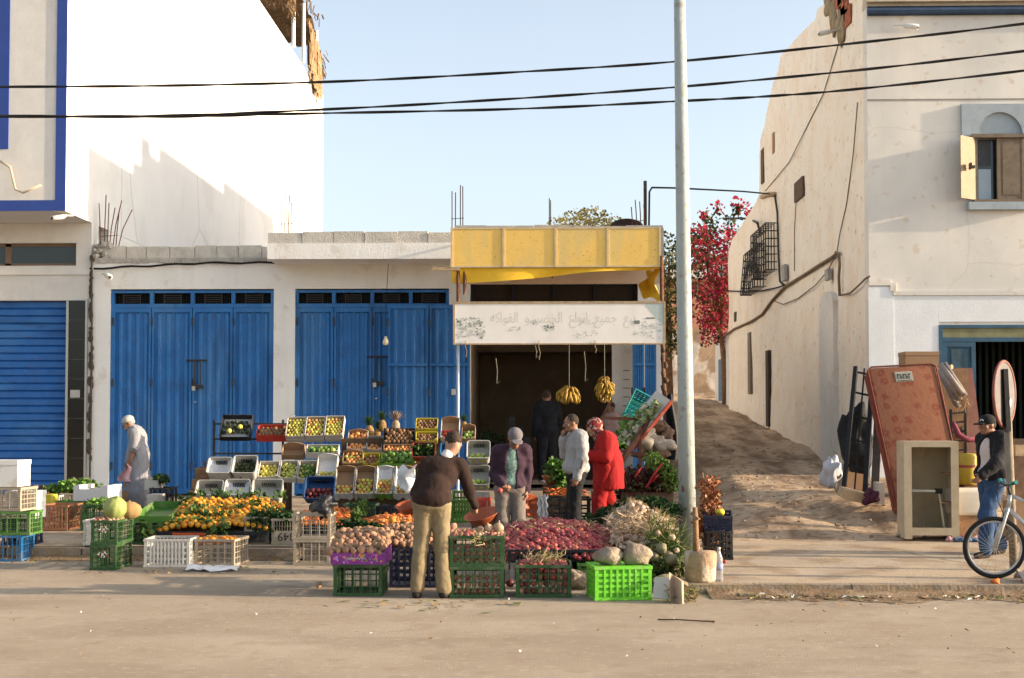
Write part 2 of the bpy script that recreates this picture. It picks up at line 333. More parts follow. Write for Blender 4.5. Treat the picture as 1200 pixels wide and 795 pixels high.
# security camera + wires on the overhang corner
def seccam(p,rz,label,stick=.18):
    t=thing('security_camera',label,'camera',p,rz,group='outdoor security cameras')
    MB().tube([(0,0,0),(0,-stick,-.02)],.018).obj('bracket',whitem,t)
    b=MB(); b.tube([(0,-stick,-.03),(0,-stick-.05,-.05),(-.02,-stick-.28,-.11)],[.03,.05,.055],10); b.obj('housing',whitem,t,True)
    MB().lathe([(.035,-.002),(.035,.004)],10,(0,0,0)).obj('lens',black,t,loc=(-.02,-stick-.285,-.111),rot=(R(78),0,R(-5)))
seccam(at(86,254,24.9)+Vector((0,0,.02)),R(-35),'white security camera under the overhang of the tall white building')
seccam(at(120,321,25.88),R(40),'white security camera on the wall above the left blue door')
b=MB(); b.tube([at(0,189,24.3),at(12,196,24.3),at(18,222,24.28),at(27,226,24.25),at(48,217,24.2)],.025,6)
tag(b.obj('loose_hose',mat('cream_hose',(.6,.5,.36),.6),smooth=True),'cream loose pipe curling out of the stucco above the blue band','pipe')
# ---------------------------------------------------------------- rooftop thatch pergola
tb=mat('dry_palm_thatch',(.21,.125,.06),.95,.5,9,.8); 
pg=thing('thatched_pergola','rooftop pergola of dry palm thatch hanging over the tall white wall','pergola',(XL,42,ZW))
b=MB(); random.seed(3)
def prel(p): return (p[0]-XL,p[1]-42,p[2]-ZW)
zt=17.95
b.grid(lambda u,v:(-3.2+3.3*u+ .1*noise.noise(Vector((u*9,v*9,0))), 4+5.6*v,(zt-ZW)+.25*noise.noise(Vector((u*7,v*7,0)))+(-.7*max(0,(v-.7))/.3)),12,16)
for i in range(900):
    t=rnd(0,1); e=random.random()
    y=4+6.2*t; x=.08+rnd(-.12,.10) if e<.6 else rnd(-3,.4); z=(zt-ZW)+rnd(-.1,.25)-(1.8*max(0,t-.75)/.25 if t>.75 else 0)
    if x<.2 and t<.9: y=4+rnd(-.2,.2)
    l=rnd(.15,.5); w=rnd(.02,.06); d=Vector((rnd(-.2,.3),rnd(-.5,.7),-rnd(.2,1))).normalized()*l
    b.add([(x,y,z),(x+w,y+w,z),(x+d.x+w,y+d.y,z+d.z),(x+d.x,y+d.y,z+d.z)],[(0,1,2,3)])
b.obj('thatch_roof',tb,pg)
b=MB()
for i in range(500):
    y=rnd(7.4,9.8); x=.12+rnd(-.08,.08); z=rnd(.6,2.0)-(y-7.4)*.25; l=rnd(.3,1.0); w=rnd(.03,.09)
    b.add([(x,y,z),(x+.02,y+w,z),(x+.05,y+w+rnd(-.1,.1),z-l),(x+.03,y+rnd(-.1,.1),z-l)],[(0,1,2,3)])
b.obj('thatch_screen',mat('pale_reed_screen',(.36,.23,.12),.95,.4,8,.6),pg)
for (x,y) in ((.1,4.4),(.1,6.4),(.1,9.2),(-3,4.4),(-3,9.2)): MB().tube([(x,y,0),(x,y,zt-ZW-.2*(y>8)-.05)],.07).obj('post',woodp if x<0 else whitem,pg)
# ---------------------------------------------------------------- centre building
YF=25.9
cb=thing('shop_building','low whitewashed shop building with two tall blue doors and an open greengrocer bay','building',(0,YF,0))
def CP(b,name,m,parent=cb,smooth=False,label=None,fix=False):
    for i,v in enumerate(b.v): b.v[i]=(v[0],v[1]-YF,v[2])
    o=b.obj(name,m,parent,smooth,fix=fix)
    if label: o['label']=label
    return o
d1=(X(128,YF),X(320,YF)); d2=(X(345,YF),X(526,YF)); sh=(X(551,YF),X(748,YF)); zd=Z(338,YF); zr=Z(303,YF); zsh2=Z(333,YF)
x0=gx1+.02; x1=X(777,YF)
wl=MB(); T=.35
wl.box(x0,d1[0],YF,YF+T,-.05,zr); wl.box(d1[0],d1[1],YF,YF+T,zd,zr); wl.box(d1[1],d2[0],YF,YF+T,-.05,zr); wl.box(d2[0],d2[1],YF,YF+T,zd,zr)
wl.box(d2[1],sh[0],YF,YF+T,-.05,zr); wl.box(sh[0],sh[1],YF,YF+T,zsh2,zr); wl.box(sh[1],x1,YF,YF+T,-.05,zr)
wl.box(d1[0],d2[1],YF+T,YF+T+.1,0,zr-.1) # backing
wl.box(sh[0]-.3,sh[0]-.002,YF+T+.1,32,0,zr-.1); wl.box(x1-.3,x1,YF+T+.002,33,0,zr)
wl.box(x1-1,x1-.3,YF+T+.002,YF+T+.2,0,zr-.2)
CP(wl,'facade_wall',[wallC])
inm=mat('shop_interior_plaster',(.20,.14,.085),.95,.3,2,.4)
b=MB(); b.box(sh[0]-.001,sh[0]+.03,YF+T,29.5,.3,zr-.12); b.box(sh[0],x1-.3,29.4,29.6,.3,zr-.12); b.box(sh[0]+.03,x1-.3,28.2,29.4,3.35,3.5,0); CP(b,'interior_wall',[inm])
b=MB(); b.box(sh[0]-.002,x1-.302,YF+T,29.4,.52,.6); b.box(sh[0]-.4,x1,YF-1.2,YF+T-.002,.1,.45); b.box(sh[0]-.5,x1+.05,YF-2.4,YF-1.203,.05,.3); CP(b,'shop_step',[conc])
b=MB(); b.box(x0,sh[0]-.31,YF+T+.1,32,zr-.1,zr-.02); b.box(sh[0]-.31,x1,YF+T,32.5,zr-.12,zr+.0); b.box(x0,x1,32.5,32.8,0,zr+.3); CP(b,'roof_slab',[concrete])
# wavy plaster seam + parapet blocks
random.seed(5)
def blocks(xa,xb,za,zb,y0,y1,name,w=.47,parent=cb):
    b=MB(); x=xa
    while x<xb-.05:
        e=min(xb,x+w+rnd(-.06,.06)); b.box(x+.008,e-.008,y0+rnd(0,.02),y1,za+.002,zb+rnd(-.025,.02)); x=e
    b.box(xa,xb,y0+.03,y1-.02,za,zb-.04)
    return CP(b,name,[mat('pale_parapet_block',(.56,.53,.47),.95,.25,4,.7,35)])
xb1=X(312,YF)
b=MB()
def seam(u,v):
    x=x0+(xb1-x0)*u; return (x,YF-.03+.03*v*0+rnd(0,.01),zr-.07*(1-v)+.035*noise.noise(Vector((x*3.1,0,v*3)))+.03*noise.noise(Vector((x*9,1,0))))
b.grid(seam,120,1); b.box(x0,xb1,YF-.028,YF,zr-.02,zr+.03); CP(b,'plaster_seam',[concrete])
blocks(x0+.22,xb1,zr+.03,Z(288,YF),YF-.02,YF+.2,'parapet_blocks')
YB=24.95
xc0=X(312,YB); xc1=X(529,YB); zc0=Z(303,YB); zc1=Z(284.5,YB); zc2=Z(271,YB)
b=MB(); b.box(xc0,xc1,YB,YF+.3,zc0,zc1); CP(b,'projecting_beam',[wallC])
blocks(xc0,xc1,zc1+.002,zc2,YB+.02,YB+.22,'beam_blocks',.62)
b=MB(); b.box(xc1,x1,YF-.3,YF+.3,zr-.003,Z(268,YF-.3)); CP(b,'roof_edge',[concrete])
b=MB(); b.box(xc1,x1,YF-.01,YF-.002,zsh2,zr); CP(b,'lintel_plaster',[mat('warm_lintel_plaster',(.62,.48,.36),.95,.15,2,.5)]) 
# cable along the facade
b=MB(); pts=[]
for i in range(40):
    px=110+ (530-110)*i/39; pts.append(at(px,315-6*min(1,i/12)+ .8*math.sin(i*1.3)-(2*(i/39)),25.82 if px<310 else 24.93 if 0 else 25.82))
b.tube(pts,.022,6); tag(b.obj('wall_cable',rubber),'bundled black cable strung along the low shop wall under the parapet','cable')
b=MB(); b.tube([(gx1+.03,YF-.04,.4),(gx1+.05,YF-.05,3),(gx1+.02,YF-.04,5.1)],.02,6);
for i in range(60):
    z=rnd(1,5.2); b.sph((gx1+rnd(-.01,.05),YF-.03,z),(rnd(.02,.05),.02,rnd(.03,.12)),6,4)
CP(b,'crumbling_joint',[mat('dark_mortar',(.10,.08,.06),1)])
# doors
def folding_door(xa,xb,label,nleaf=4,ribs=4,bar=None):
    t=thing('folding_metal_door',label,'door',(0,YF,0)); zt=Z(339.5,YF); zm=Z(357,YF); zb=.32; W=(xb-xa)/nleaf
    b=MB()
    b.box(xa,xb,.03,.12,zt-.05,zt); b.box(xa,xb,.03,.12,zm-.05,zm+.03)
    for i in range(nleaf+1): c=min(max(xa+W*i,xa+.03),xb-.03); b.box(c-.035,c+.035,.02,.121,zm+.03,zt-.05) 
    b.box(xa,xa+.05,.031,.119,zb,zm-.05); b.box(xb-.05,xb,.031,.119,zb,zm-.05)
    fr=b.obj('door_frame',bluep,t)
    b=MB(); b.box(xa,xb,.17,.19,zm,zt); b.obj('transom_backing',dark,t)
    for i in range(nleaf):
        a=xa+W*i+.04; c=xa+W*(i+1)-.04; b=MB(); h=zt-.05-zm-.03; m0=a+(c-a)*.27; m1=a+(c-a)*.73
        for xx in (m0,m1): b.box(xx-.008,xx+.008,.07,.085,zm+.03,zt-.05)
        for j in range(1,5): z=zm+.03+h*j/5; b.box(m0,m1,.072,.083,z-.007,z+.007)
        for j in range(14): xx=a+(c-a)*j/14; b.box(xx,xx+.003,.1,.103,zm+.03,zt-.05)
        b.obj('transom_grille',steel,t)
    for i in range(nleaf):
        a=xa+W*i+(.05 if i==0 else .008); c=xa+W*(i+1)-(.05 if i==nleaf-1 else .008); l=MB(); z1=zm-.055; z0=zb+.02
        l.box(a,c,.07,.085,z0,z1)
        fw=.045; l.box(a,a+fw,.03,.0695,z0,z1); l.box(c-fw,c,.03,.0695,z0,z1); l.box(a+fw,c-fw,.03,.0695,z1-.09,z1); l.box(a+fw,c-fw,.03,.0695,z0,z0+.1)
        ww=(c-a-2*fw)/ribs
        for j in range(ribs):
            r0=a+fw+ww*(j+.28); r1=a+fw+ww*(j+.86)
            l.add([(r0,.0695,z0+.1),(r0+.03,.035,z0+.1),(r1-.03,.035,z0+.1),(r1,.0695,z0+.1),(r0,.0695,z1-.09),(r0+.03,.035,z1-.12),(r1-.03,.035,z1-.12),(r1,.0695,z1-.09)],[(0,1,5,4),(1,2,6,5),(2,3,7,6),(4,5,6,7)])
        if bar and i in bar: l.box(a,c,.0,.0295,2.66,2.74)
        o=l.obj('door_leaf',bluep,t)
        for z in (.9,2.6,3.85): MB().tube([(a+.0,.02,z-.08),(a+.0,.02,z+.08)],.02,6).obj('hinge',steel,o)
    return t
t=folding_door(*d1,'closed blue corrugated folding door nearest the tall white building')
def bolt(xc,z,t):
    b=MB(); b.tube([(xc-.2,.0,z),(xc+.22,.0,z)],.018,6); b.tube([(xc-.02,.0,z),(xc-.02,.0,z-.52)],.018,6); b.tube([(xc+.1,.0,z),(xc+.1,.0,z-.5)],.012,6); b.box(xc-.09,xc+.14,-.01,.03,z-.58,z-.5); b.obj('latch',steel,t)
    b=MB(); b.box(xc-.07,xc-.0,-.04,-.0,z-.62,z-.53); b.lathe([(.026,0),(.026,.02)],8,(xc,-.02,z-.86)); b.obj('padlock',alu,t)
bolt(X(229,YF),Z(422,YF),t)
t=folding_door(*d2,'closed blue corrugated folding door beside the greengrocer bay',4,4)
bolt(X(441,YF),Z(418,YF),t)
# shop's own folded-back leaves
def leafstack(xa,xb,y,label,nl,ribs):
    t=thing('open_door_leaf',label,'door leaf',(0,y,0)); W=(xb-xa)/nl; zb=.35; z1=Z(357,y)
    for i in range(nl):
        a=xa+W*i+.012; c=xa+W*(i+1)-.012; l=MB(); l.box(a,c,.03,.05,zb,z1); ww=(c-a-.08)/ribs
        l.box(a,a+.04,-.01,.0295,zb,z1); l.box(c-.04,c,-.01,.0295,zb,z1); l.box(a+.04,c-.04,-.01,.0295,z1-.08,z1)
        for j in range(ribs):
            r0=a+.04+ww*(j+.25); r1=a+.04+ww*(j+.8)
            l.add([(r0,.029,zb),(r0+.03,.0,zb),(r1-.03,.0,zb),(r1,.029,zb),(r0,.029,z1-.09),(r0+.03,.0,z1-.09),(r1-.03,.0,z1-.09),(r1,.029,z1-.09)],[(0,1,5,4),(1,2,6,5),(2,3,7,6)])
        l.box(a,c,-.035,-.0105,Z(429,y),Z(425.5,y)); l.obj('door_leaf',bluep,t)
    for i in range(nl): 
        for z in (1.2,2.4,3.8): MB().tube([(xa+W*i,-.02,z-.08),(xa+W*i,-.02,z+.08)],.022,6).obj('hinge',steel,t)
    return t
t=leafstack(X(454,25.7),X(551,25.7),25.72,'open blue door leaves of the greengrocer folded back over the neighbouring door',2,4)
b=MB(); b.box(X(529,25.7),X(534,25.7),-.02,-.012,Z(463,25.7),Z(456,25.7)); b.obj('paper_notice',papm,t)
leafstack(X(741,25.4),X(770,25.4),25.4,'open blue door leaves at the alley side of the greengrocer bay',2,3)
# dark transom over the bay
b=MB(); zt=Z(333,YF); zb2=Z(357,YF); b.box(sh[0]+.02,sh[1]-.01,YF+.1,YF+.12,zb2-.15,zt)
CP(b,'bay_transom',[mat('dark_brown_opening',(.025,.016,.01),.9)])  # near-black brown sheet filling the transom
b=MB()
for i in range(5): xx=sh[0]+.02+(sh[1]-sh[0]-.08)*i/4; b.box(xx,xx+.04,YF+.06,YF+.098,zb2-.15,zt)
b.box(sh[0]+.02,sh[1]-.01,YF+.05,YF+.0999,zb2-.1,zb2); CP(b,'bay_transom_frame',[mat('near_black_blue',(.01,.014,.03),.7)])  # frame bars in a much darker blue than the doors
# rebar
def rebar(pts,label,group,h=1.0,lean=.1,loc=(0,0,0)):
    t=MB()
    for (x,y,z,dx) in pts: 
        hh=h*rnd(.75,1.1); t.tube([(x,y,z-.1),(x+dx*.4,y,z+hh*.5),(x+dx,y+rnd(-.05,.05),z+hh)],.011,5)
    xm=sum(p[0] for p in pts)/len(pts); t.tube([(min(p[0] for p in pts)-.02,pts[0][1]-.02,pts[0][2]+h*.25),(max(p[0] for p in pts)+.02,pts[0][1]-.02,pts[0][2]+h*.27)],.008,4)
    return tag(t.obj('rebar_cluster',rust),label,'rebar',group)
random.seed(11)
z=Z(290,YF)
o=rebar([(X(114,YF)+i*.055,YF+.1+.04*(i%3),z,[-.05,.03,.02,.12,.18,.08,.3][i]) for i in range(7)],'splayed rusty rebar bunch rising from the wall corner by the tall white building','rooftop rebar',1.05)
b=MB(); random.seed(2)
for i in range(60): b.sph((X(118,YF)+rnd(-.16,.16),YF+.05+rnd(-.1,.15),z+rnd(-.18,.12)),rnd(.02,.07),5,4,jit=.5,sd=i)
b.obj('rubble_lump',concrete,o)
rebar([(X(327,YF)+i*.075,YF+.1,Z(272,YF),rnd(-.02,.02)) for i in range(4)],'upright thin rebar standing at the left end of the projecting beam','rooftop rebar',.75)
rebar([(X(529,YF)+[0,.07,.17,.22][i],YF+.1,Z(268,YF),0) for i in range(4)],'upright rebar standing just left of the yellow fascia','rooftop rebar',.85)
rebar([(X(644,27),27,Z(266,27),0),(X(645.5,27),27,Z(266,27),0)],'lone pair of rebar standing above the middle of the yellow fascia','rooftop rebar',.7)
rebar([(X(743,YF)+i*.085,YF+.2,Z(266,YF),-.03) for i in range(4)],'short leaning rebar at the right end of the yellow fascia','rooftop rebar',.55)
b=MB(); b.tube([(X(757,26.2),26.2,Z(268,26.2)),(X(757,26.2),26.2,Z(213,26.2))],.035,8)
t=tag(b.obj('service_mast',steel),'dark iron mast on the roof corner carrying the alley wire','mast')
b=MB(); p=at(760.5,265,26.1); b.tube([p,at(761,225,26.1),at(764,220,26.1),at(790,220.5,27),at(830,222.5,29),at(870,224.5,32),at(908,228,34.9)],.02,6); tag(b.obj('service_wire',rubber),'black wire leaving the roof mast and crossing the alley to the wall','wire')
b=MB(); 
def dish(u,v): a=PI*u; r=v; return (X(735,27)+.36*r*math.cos(a),27+.1*(1-r*r),Z(267,27)+.17*r*math.sin(a)*1.1)
b.grid(dish,16,5); b.tube([(X(722,27),27,Z(268,27)),(X(749,27),27,Z(268,27))],.02,6); tag(b.obj('satellite_dish',[mat('dull_dish',(.07,.05,.045),.8)],smooth=True),'dark top of a satellite dish behind the roof edge','dish')
# fill roof debris behind yellow fascia
b=MB(); xx=xc1
while xx<x1-.2: e=xx+rnd(.35,.8); b.box(xx+.01,min(e,x1),YF-.28,YF-.1,Z(268,YF-.3)+.002,Z(268,YF-.3)+rnd(.03,.09)); xx=e
CP(b,'loose_roof_blocks',[MATS['pale_parapet_block']])
# ---------------------------------------------------------------- awning, sign
YA=23.2
aw=thing('yellow_awning','yellow sheet fascia and tarpaulin awning over the greengrocer bay','awning',(0,YA,0))
xa0=X(529,YA); xa1=X(774,YA); za1=Z(267.5,YA); za0=Z(313,YA)
b=MB(); n=4
for i in range(n): a=xa0+(xa1-xa0)*i/n; c=xa0+(xa1-xa0)*(i+1)/n; b.box(a+.01,c-.01,-.01,.01,za0+.02,za1-.02)
b.obj('fascia_panel',yel,aw)
b=MB()
for i in range(n+1): a=xa0+(xa1-xa0)*i/n; b.box(a-.02,a+.02,-.025,.012,za0-.01,za1+.01)
b.box(xa0,xa1,-.02,.013,za1-.02,za1+.004); b.box(xa0,xa1,-.02,.013,za0-.01,za0+.02)
b.box(xa0,xa0+.04,.014,2.68,za1-.06,za1-.02); b.box(xa1-.04,xa1,.014,2.68,za1-.06,za1-.02)
b.obj('fascia_frame',mat('yellowed_frame',(.62,.50,.30),.6),aw)
b=MB()
def tarp(u,v):
    x=xa0+(xa1-xa0)*u; return (x,.02+.9*v*0+2.55*v,za1-.1-.25*v+.08*math.sin(u*9)*math.sin(v*PI)-.06*math.sin(v*PI))
b.grid(tarp,30,10)
def drop(u,v):
    x=xa0+(xa1-xa0)*u; sag=.26*(1-u)**.8*(1 if u<.98 else 0)+.03+.03*math.sin(u*7); return (x,.03+.06*math.sin(u*14+v)*v,za0+.03-v*sag-.02)
b.grid(drop,60,4)
b.obj('tarpaulin',yelt,aw,smooth=True)
b=MB()
def side(u,v): 
    y=.1+1.7*u*(1-.5*v); x=xa1-.04-.28*(v)*(u)+.05*math.sin(v*9+u*4); return (x,y,za0+.1-v*(.75-.3*u)+.05*math.sin(u*8))
b.grid(side,14,10); b.obj('gathered_tarp_end',yelt,aw,smooth=True)
sg=thing('shop_sign','long bleached white shop sign with faded writing and pictures across the greengrocer bay','sign',(0,YA-.12,0)); ys=YA-.12
sa0=X(532,ys); sa1=X(779,ys); sz1=Z(355.5,ys); sz0=Z(402.5,ys)
MB().box(sa0,sa1,0,.05,sz0,sz1).obj('sign_board',signw,sg)
b=MB(); b.box(sa0-.02,sa1+.02,-.012,.055,sz1-.01,sz1+.03);b.box(sa0-.02,sa1+.02,-.012,.055,sz0-.025,sz0);b.box(sa0-.021,sa0+.015,-.011,.054,sz0,sz1-.01);b.box(sa1-.015,sa1+.021,-.011,.054,sz0,sz1-.01)
b.obj('sign_rim',mat('rust_stained_rim',(.5,.36,.22),.7,.4,10),sg)
def text(body,size,loc,rot,m,parent,name='lettering',depth=.002,align='CENTER',sx=1):
    c=bpy.data.curves.new('t','FONT'); c.body=body; c.size=size; c.align_x=align; c.align_y='CENTER'; c.extrude=depth; c.resolution_u=3
    o=bpy.data.objects.new('t',c); COL.objects.link(o); bpy.context.view_layer.update()
    me=bpy.data.meshes.new_from_object(o.evaluated_get(bpy.context.evaluated_depsgraph_get())); bpy.data.objects.remove(o)
    me.materials.clear(); me.materials.append(m)
    q=link(name,me,parent,loc,rot); q.scale=(sx,1,1); return q
# Arabic with presentation forms, laid out right to left
words_=['\uFE91\uFEF4\uFECA','\uFE9F\uFEE4\uFEF4\uFECA','\u0627\uFEE7\uFEEE\u0627\u0639','\u0627\uFEDF\uFEA8\uFEC0\uFEAE','\u0648','\u0627\uFEDF\uFED4\uFEEE\u0627\uFEDB\uFEEA']
body='  '.join(w[::-1] for w in reversed(words_))
faint=mat('faded_lettering',(.70,.65,.58),.8,.1,20)
o=text(body,.27,(X(660,ys),-.0008,Z(373,ys)),(PI/2,0,0),faint,sg,'faded_writing',.0002)
w=o.dimensions.x; o.scale=(2.62/max(w,.1),1,1) if w>0 else (1,1,1)
# faded pictures: patches of blotches, flat on the board
def blotch(cx0,cx1,cy0,cy1,n,cols,seed,s=(.01,.035)):
    random.seed(seed); b=MB()
    for i in range(n):
        x=rnd(X(cx0,ys),X(cx1,ys)); z=rnd(Z(cy1,ys),Z(cy0,ys)); r=rnd(*s); k=random.randrange(len(cols)); m=random.randint(5,8); ph=rnd(0,6); e=rnd(.4,1)
        b.add([(x+r*math.cos(ph+2*PI*j/m)*rnd(.6,1.2),-.002-.0004*(i%9)-.0001*k,z+e*r*math.sin(ph+2*PI*j/m)*rnd(.6,1.2)) for j in range(m)],[tuple(range(m))],k)
    b.obj('faded_picture',cols,sg)
gg=mat('faded_green_print',(.40,.43,.36),.8); gd=mat('faded_dark_print',(.20,.22,.19),.8); gp=mat('faded_pale_print',(.62,.62,.56),.8); gt=mat('faded_teal_print',(.50,.58,.56),.8)
blotch(534,568,372,397,120,[gp,gg,gp,gd,gg,gp],1); blotch(596,610,383,388,14,[gp],2,(.01,.025)); blotch(624,628,374,380,10,[gg,gp],6); blotch(638,650,379,388,24,[gg,gd,gp],3,(.012,.03)); blotch(670,700,375,397,46,[gp],4,(.008,.02)); blotch(742,775,377,398,40,[gt,gp,gp,gt],5,(.01,.04))
MB().box(X(744,ys),X(750,ys),-.006,-.001,Z(380,ys),Z(376,ys)).obj('faded_picture',gd,sg)
MB().box(X(758,ys),X(768,ys),-.006,-.001,Z(374,ys),Z(372.5,ys)).obj('faded_picture',gd,sg)
MB().add([(X(757,ys),-.004,sz1-.015),(sa1-.02,-.004,sz1-.015),(sa1-.02,-.004,Z(382,ys))],[(0,2,1)]).obj('faded_corner',gt,sg)
for (px,l) in ((546,.25),(632,.3),(698,.18)):
    b=MB(); x=X(px,ys); b.tube([(x,-.01,sz0+.05),(x-.01,-.02,sz0-.05),(x+.02,-.02,sz0-l*.6),(x,-.02,sz0-l)],.008,4); b.obj('torn_ribbon',woodp,sg)
# poles
def pole(px,pyt,pyb,Y,r,m,label,white_below=None):
    p1=at(px,pyt,Y); zb=gz(p1.x,Y); t=MB(); t.tube([(p1.x,Y,zb),(p1.x,Y,p1.z)],r,8); return tag(t.obj('awning_post',m,smooth=True),label,'post')
p1=at(537,300,YA+.05); t=thing('awning_post','thin awning post, white below and rusty above, at the left end of the shop sign','post',(p1.x,YA+.06,0))
MB().tube([(0,0,gz(p1.x,YA)),(0,0,sz0)],.026,8).obj('lower_tube',mat('pale_blue_post',(.50,.56,.66),.4),t); MB().tube([(0,0,sz0),(0,0,za0)],.035,8).obj('upper_tube',rust,t)
b=MB(); b.cbox((-.22,-.05,Z(315,YA)),(.5,.05,.06)); b.obj('bracket',woodp,t)
b=MB(); b.tube([(.1,0,Z(313,YA)),(.12,.02,Z(330,YA)),(.1,0,Z(345,YA))],[.02,.04,.015],6); b.obj('hook_rag',rust,t)
t=thing('awning_post','rusty gnarled awning post wrapped in rags beside the lamp pole','post',(0,0,0)); pb=[at(775,300,YA),at(776,400,YA),at(779,470,23),at(781,520,22.5),at(783,560,22)]
pb[-1].z=gz(pb[-1].x,22); MB().tube(pb,[.035,.035,.04,.045,.05],8).obj('pole',rust,t,smooth=True)
b=MB(); random.seed(4)
for i in range(14): q=at(778+rnd(-2,3),410+i*9,22.9-i*.02); b.sph(q,(rnd(.03,.06),rnd(.03,.05),rnd(.05,.1)),6,5,jit=.5,sd=i)
b.obj('wrapping',mat('brown_wrap',(.11,.06,.04),.9,.4),t,smooth=True)
# hanging wires under awning
b=MB(); b.tube([at(646,300,25),at(648,316,25),at(647,326,25)],.012,5); b.tube([at(653,305,25),at(664,320,25),at(672,318,25),at(690,303,25)],.012,5); b.tube([at(562,312,25.6),at(564,330,25.6)],.015,5); b.tube([at(538,330,23.4),at(549,318,23.8),at(560,313,25)],.01,5)
tag(b.obj('loose_wiring',rubber),'loose black wires dangling under the yellow awning','wire')
# bulb on cord
t=thing('bare_bulb','single bare bulb hanging on a cord before the right blue door','lamp',at(452,397,25.3)); b=MB(); b.tube([(0,0,0),(0,.0,.6),(-.0,.3,1.3),(-.0,.5,1.7)],.007,5); b.obj('cord',rubber,t)
MB().lathe([(.0,-.14),(.05,-.12),(.062,-.07),(.045,-.02),(.03,.0),(.03,.04),(0,.05)],12).obj('bulb',mat('frosted_bulb',(.75,.65,.45),.3,.05),t,True)
# ---------------------------------------------------------------- right building
YR=24.5; XR=X(1020,YR)
def wp(px,py,off=.02):
    d=ray(px,py); t=(XR-off)/d.x; return Vector((XR-off,d.y*t,CH+d.z*t))
rb=thing('corner_building','old plastered corner house with arched window niche at the mouth of the dirt alley','building',(XR,YR,0))
def RP(b,name,m,parent=rb,smooth=False,label=None,fix=False):
    for i,v in enumerate(b.v): b.v[i]=(v[0]-XR,v[1]-YR,v[2])
    o=b.obj(name,m,parent,smooth,fix=fix)
    if label: o['label']=label
    return o
prof=[(YR+.3,11.0),(28.0,11.0),(28.9,11.15),(29.0,11.0),(31.5,11.25),(33.4,11.4),(33.5,11.15),(34.4,10.9),(35.4,10.4),(35.45,10.2),(36.6,9.9),(36.7,8.35),(38,8.14),(41.9,7.8),(42.6,7.55),(42.8,7.1)]
# alley wall: gridded for relief
ys_=np.linspace(YR+.3,42.8,150); 
def topz(y):
    for (a,b),(c,d) in zip(prof,prof[1:]):
        if y<=c: return b+(d-b)*(y-a)/max(1e-6,c-a)
    return 7.1
def aw_(u,v):
    y=YR+.3+(42.8-YR-.3)*u; z=-.2+(topz(y)+.2)*v+(.04*noise.noise(Vector((y*4,0,0))) if v>.99 else 0)
    return (XR+.05*noise.noise(Vector((y*.5,z*.5,2)))+.02*noise.noise(Vector((y*2.5,z*2.5,7))),y,z)
b=MB(); b.grid(lambda u,v:aw_(1-u,v),200,90); RP(b,'alley_wall',[wallA],smooth=True)
b=MB(); ys=[p[0] for p in prof]
pts=[(p[0],p[1]-.03) for p in prof]; n=len(pts)
vs=[(XR+.07,y,z) for y,z in pts]+[(XR+9.5,y,z) for y,z in pts]+[(XR+.07,YR+.3,0),(XR+.07,42.8,0),(XR+9.5,42.8,0),(XR+9.5,YR+.3,0)]
fs=[(i,i+1,n+i+1,n+i) for i in range(n-1)]+[tuple(range(n))+(2*n+1,2*n),tuple(range(n,2*n))+(2*n+2,2*n+3),(n-1,2*n+1,2*n+2,2*n-1)]
b.add(vs,fs); RP(b,'rear_mass',[wallA],fix=True)
b=MB(); b.box(XR+3,XR+9,26.2,27.0,9.8,11.4); b.box(XR+3,XR+9,27.0,27.6,9.8,12.0); b.box(XR+3,XR+9,27.6,28.2,9.8,12.7); b.box(XR+3,XR+9,28.2,29.0,9.8,12.4); b.box(XR+3,XR+9,29.0,35.2,9.8,12.75); b.box(XR+3,XR+9,35.2,42,9.8,13.1); b.box(XR+5,XR+5.1,34.6,34.7,12,14.4); RP(b,'shadow_roof_blocks',[wallA])  # unseen roof blocks, added and stepped to shape the shadow on the white wall
# front wall with door and window openings
dx0=X(1101,YR); dx1=X(1262,YR); zdr=Z(382,YR); wx0=X(1146,YR); wx1=X(1204,YR); wz0=Z(237,YR); wz1=Z(165,YR); XE=XR+9.5; ZT=Z(12,YR)
b=MB(); fw=YR+.3
b.box(XR,dx0,YR,fw,-.1,zdr); b.box(dx1,XE,YR,fw,-.1,zdr); b.box(XR,XE,YR,fw,zdr,wz0); b.box(XR,wx0,YR,fw,wz0,wz1); b.box(wx1,XE,YR,fw,wz0,wz1); b.box(XR,XE,YR,fw,wz1,ZT)
RP(b,'front_wall',[wallR])
b=MB(); b.box(XR-.004,XE,YR-.06,YR+.28,ZT+.002,11.02); b.box(XR-.03,XE,YR-.16,YR-.062,ZT+.06,ZT+.13); b.box(XR-.02,XE,YR-.12,YR-.061,Z(-8,YR),Z(-8,YR)+.1); RP(b,'parapet',[mat('stained_parapet',(.52,.45,.35),.95,.25,2,.5)])
b=MB(); b.tube([(XR+.0,YR-.07,Z(18,YR)),(XE,YR-.07,Z(18,YR))],.07,8); b.box(XR+.02,XE,YR-.04,YR-.001,Z(22,YR),Z(12,YR)); RP(b,'blue_cornice',[mat('dark_blue_cornice',(.04,.075,.14),.7,.4,4)])
b=MB(); b.add([(XR-.012,wp(978,0).y-.0,10.0),(XR-.012,wp(1012,0).y,11.0),(XR-.012,wp(975,0).y,11.0)],[(0,2,1)])
for i in range(9): p=wp(986+rnd(-4,8),rnd(-10,22)); b.cbox(p,(.03,rnd(.3,.7),rnd(.15,.4)))
RP(b,'exposed_brick',[mat('exposed_red_brick',(.40,.13,.055),.95,.35,5,.6)])
b=MB()
for i in range(16): p=wp(969+i*1.2+rnd(-1,1),6+i*2+rnd(-8,6)); b.sph(p,(.05,rnd(.1,.25),rnd(.15,.4)),7,5,jit=.6,sd=i)
RP(b,'crumbled_plaster',[mat('crumbled_plaster',(.35,.27,.17),1,.4,6,.8)],smooth=True)
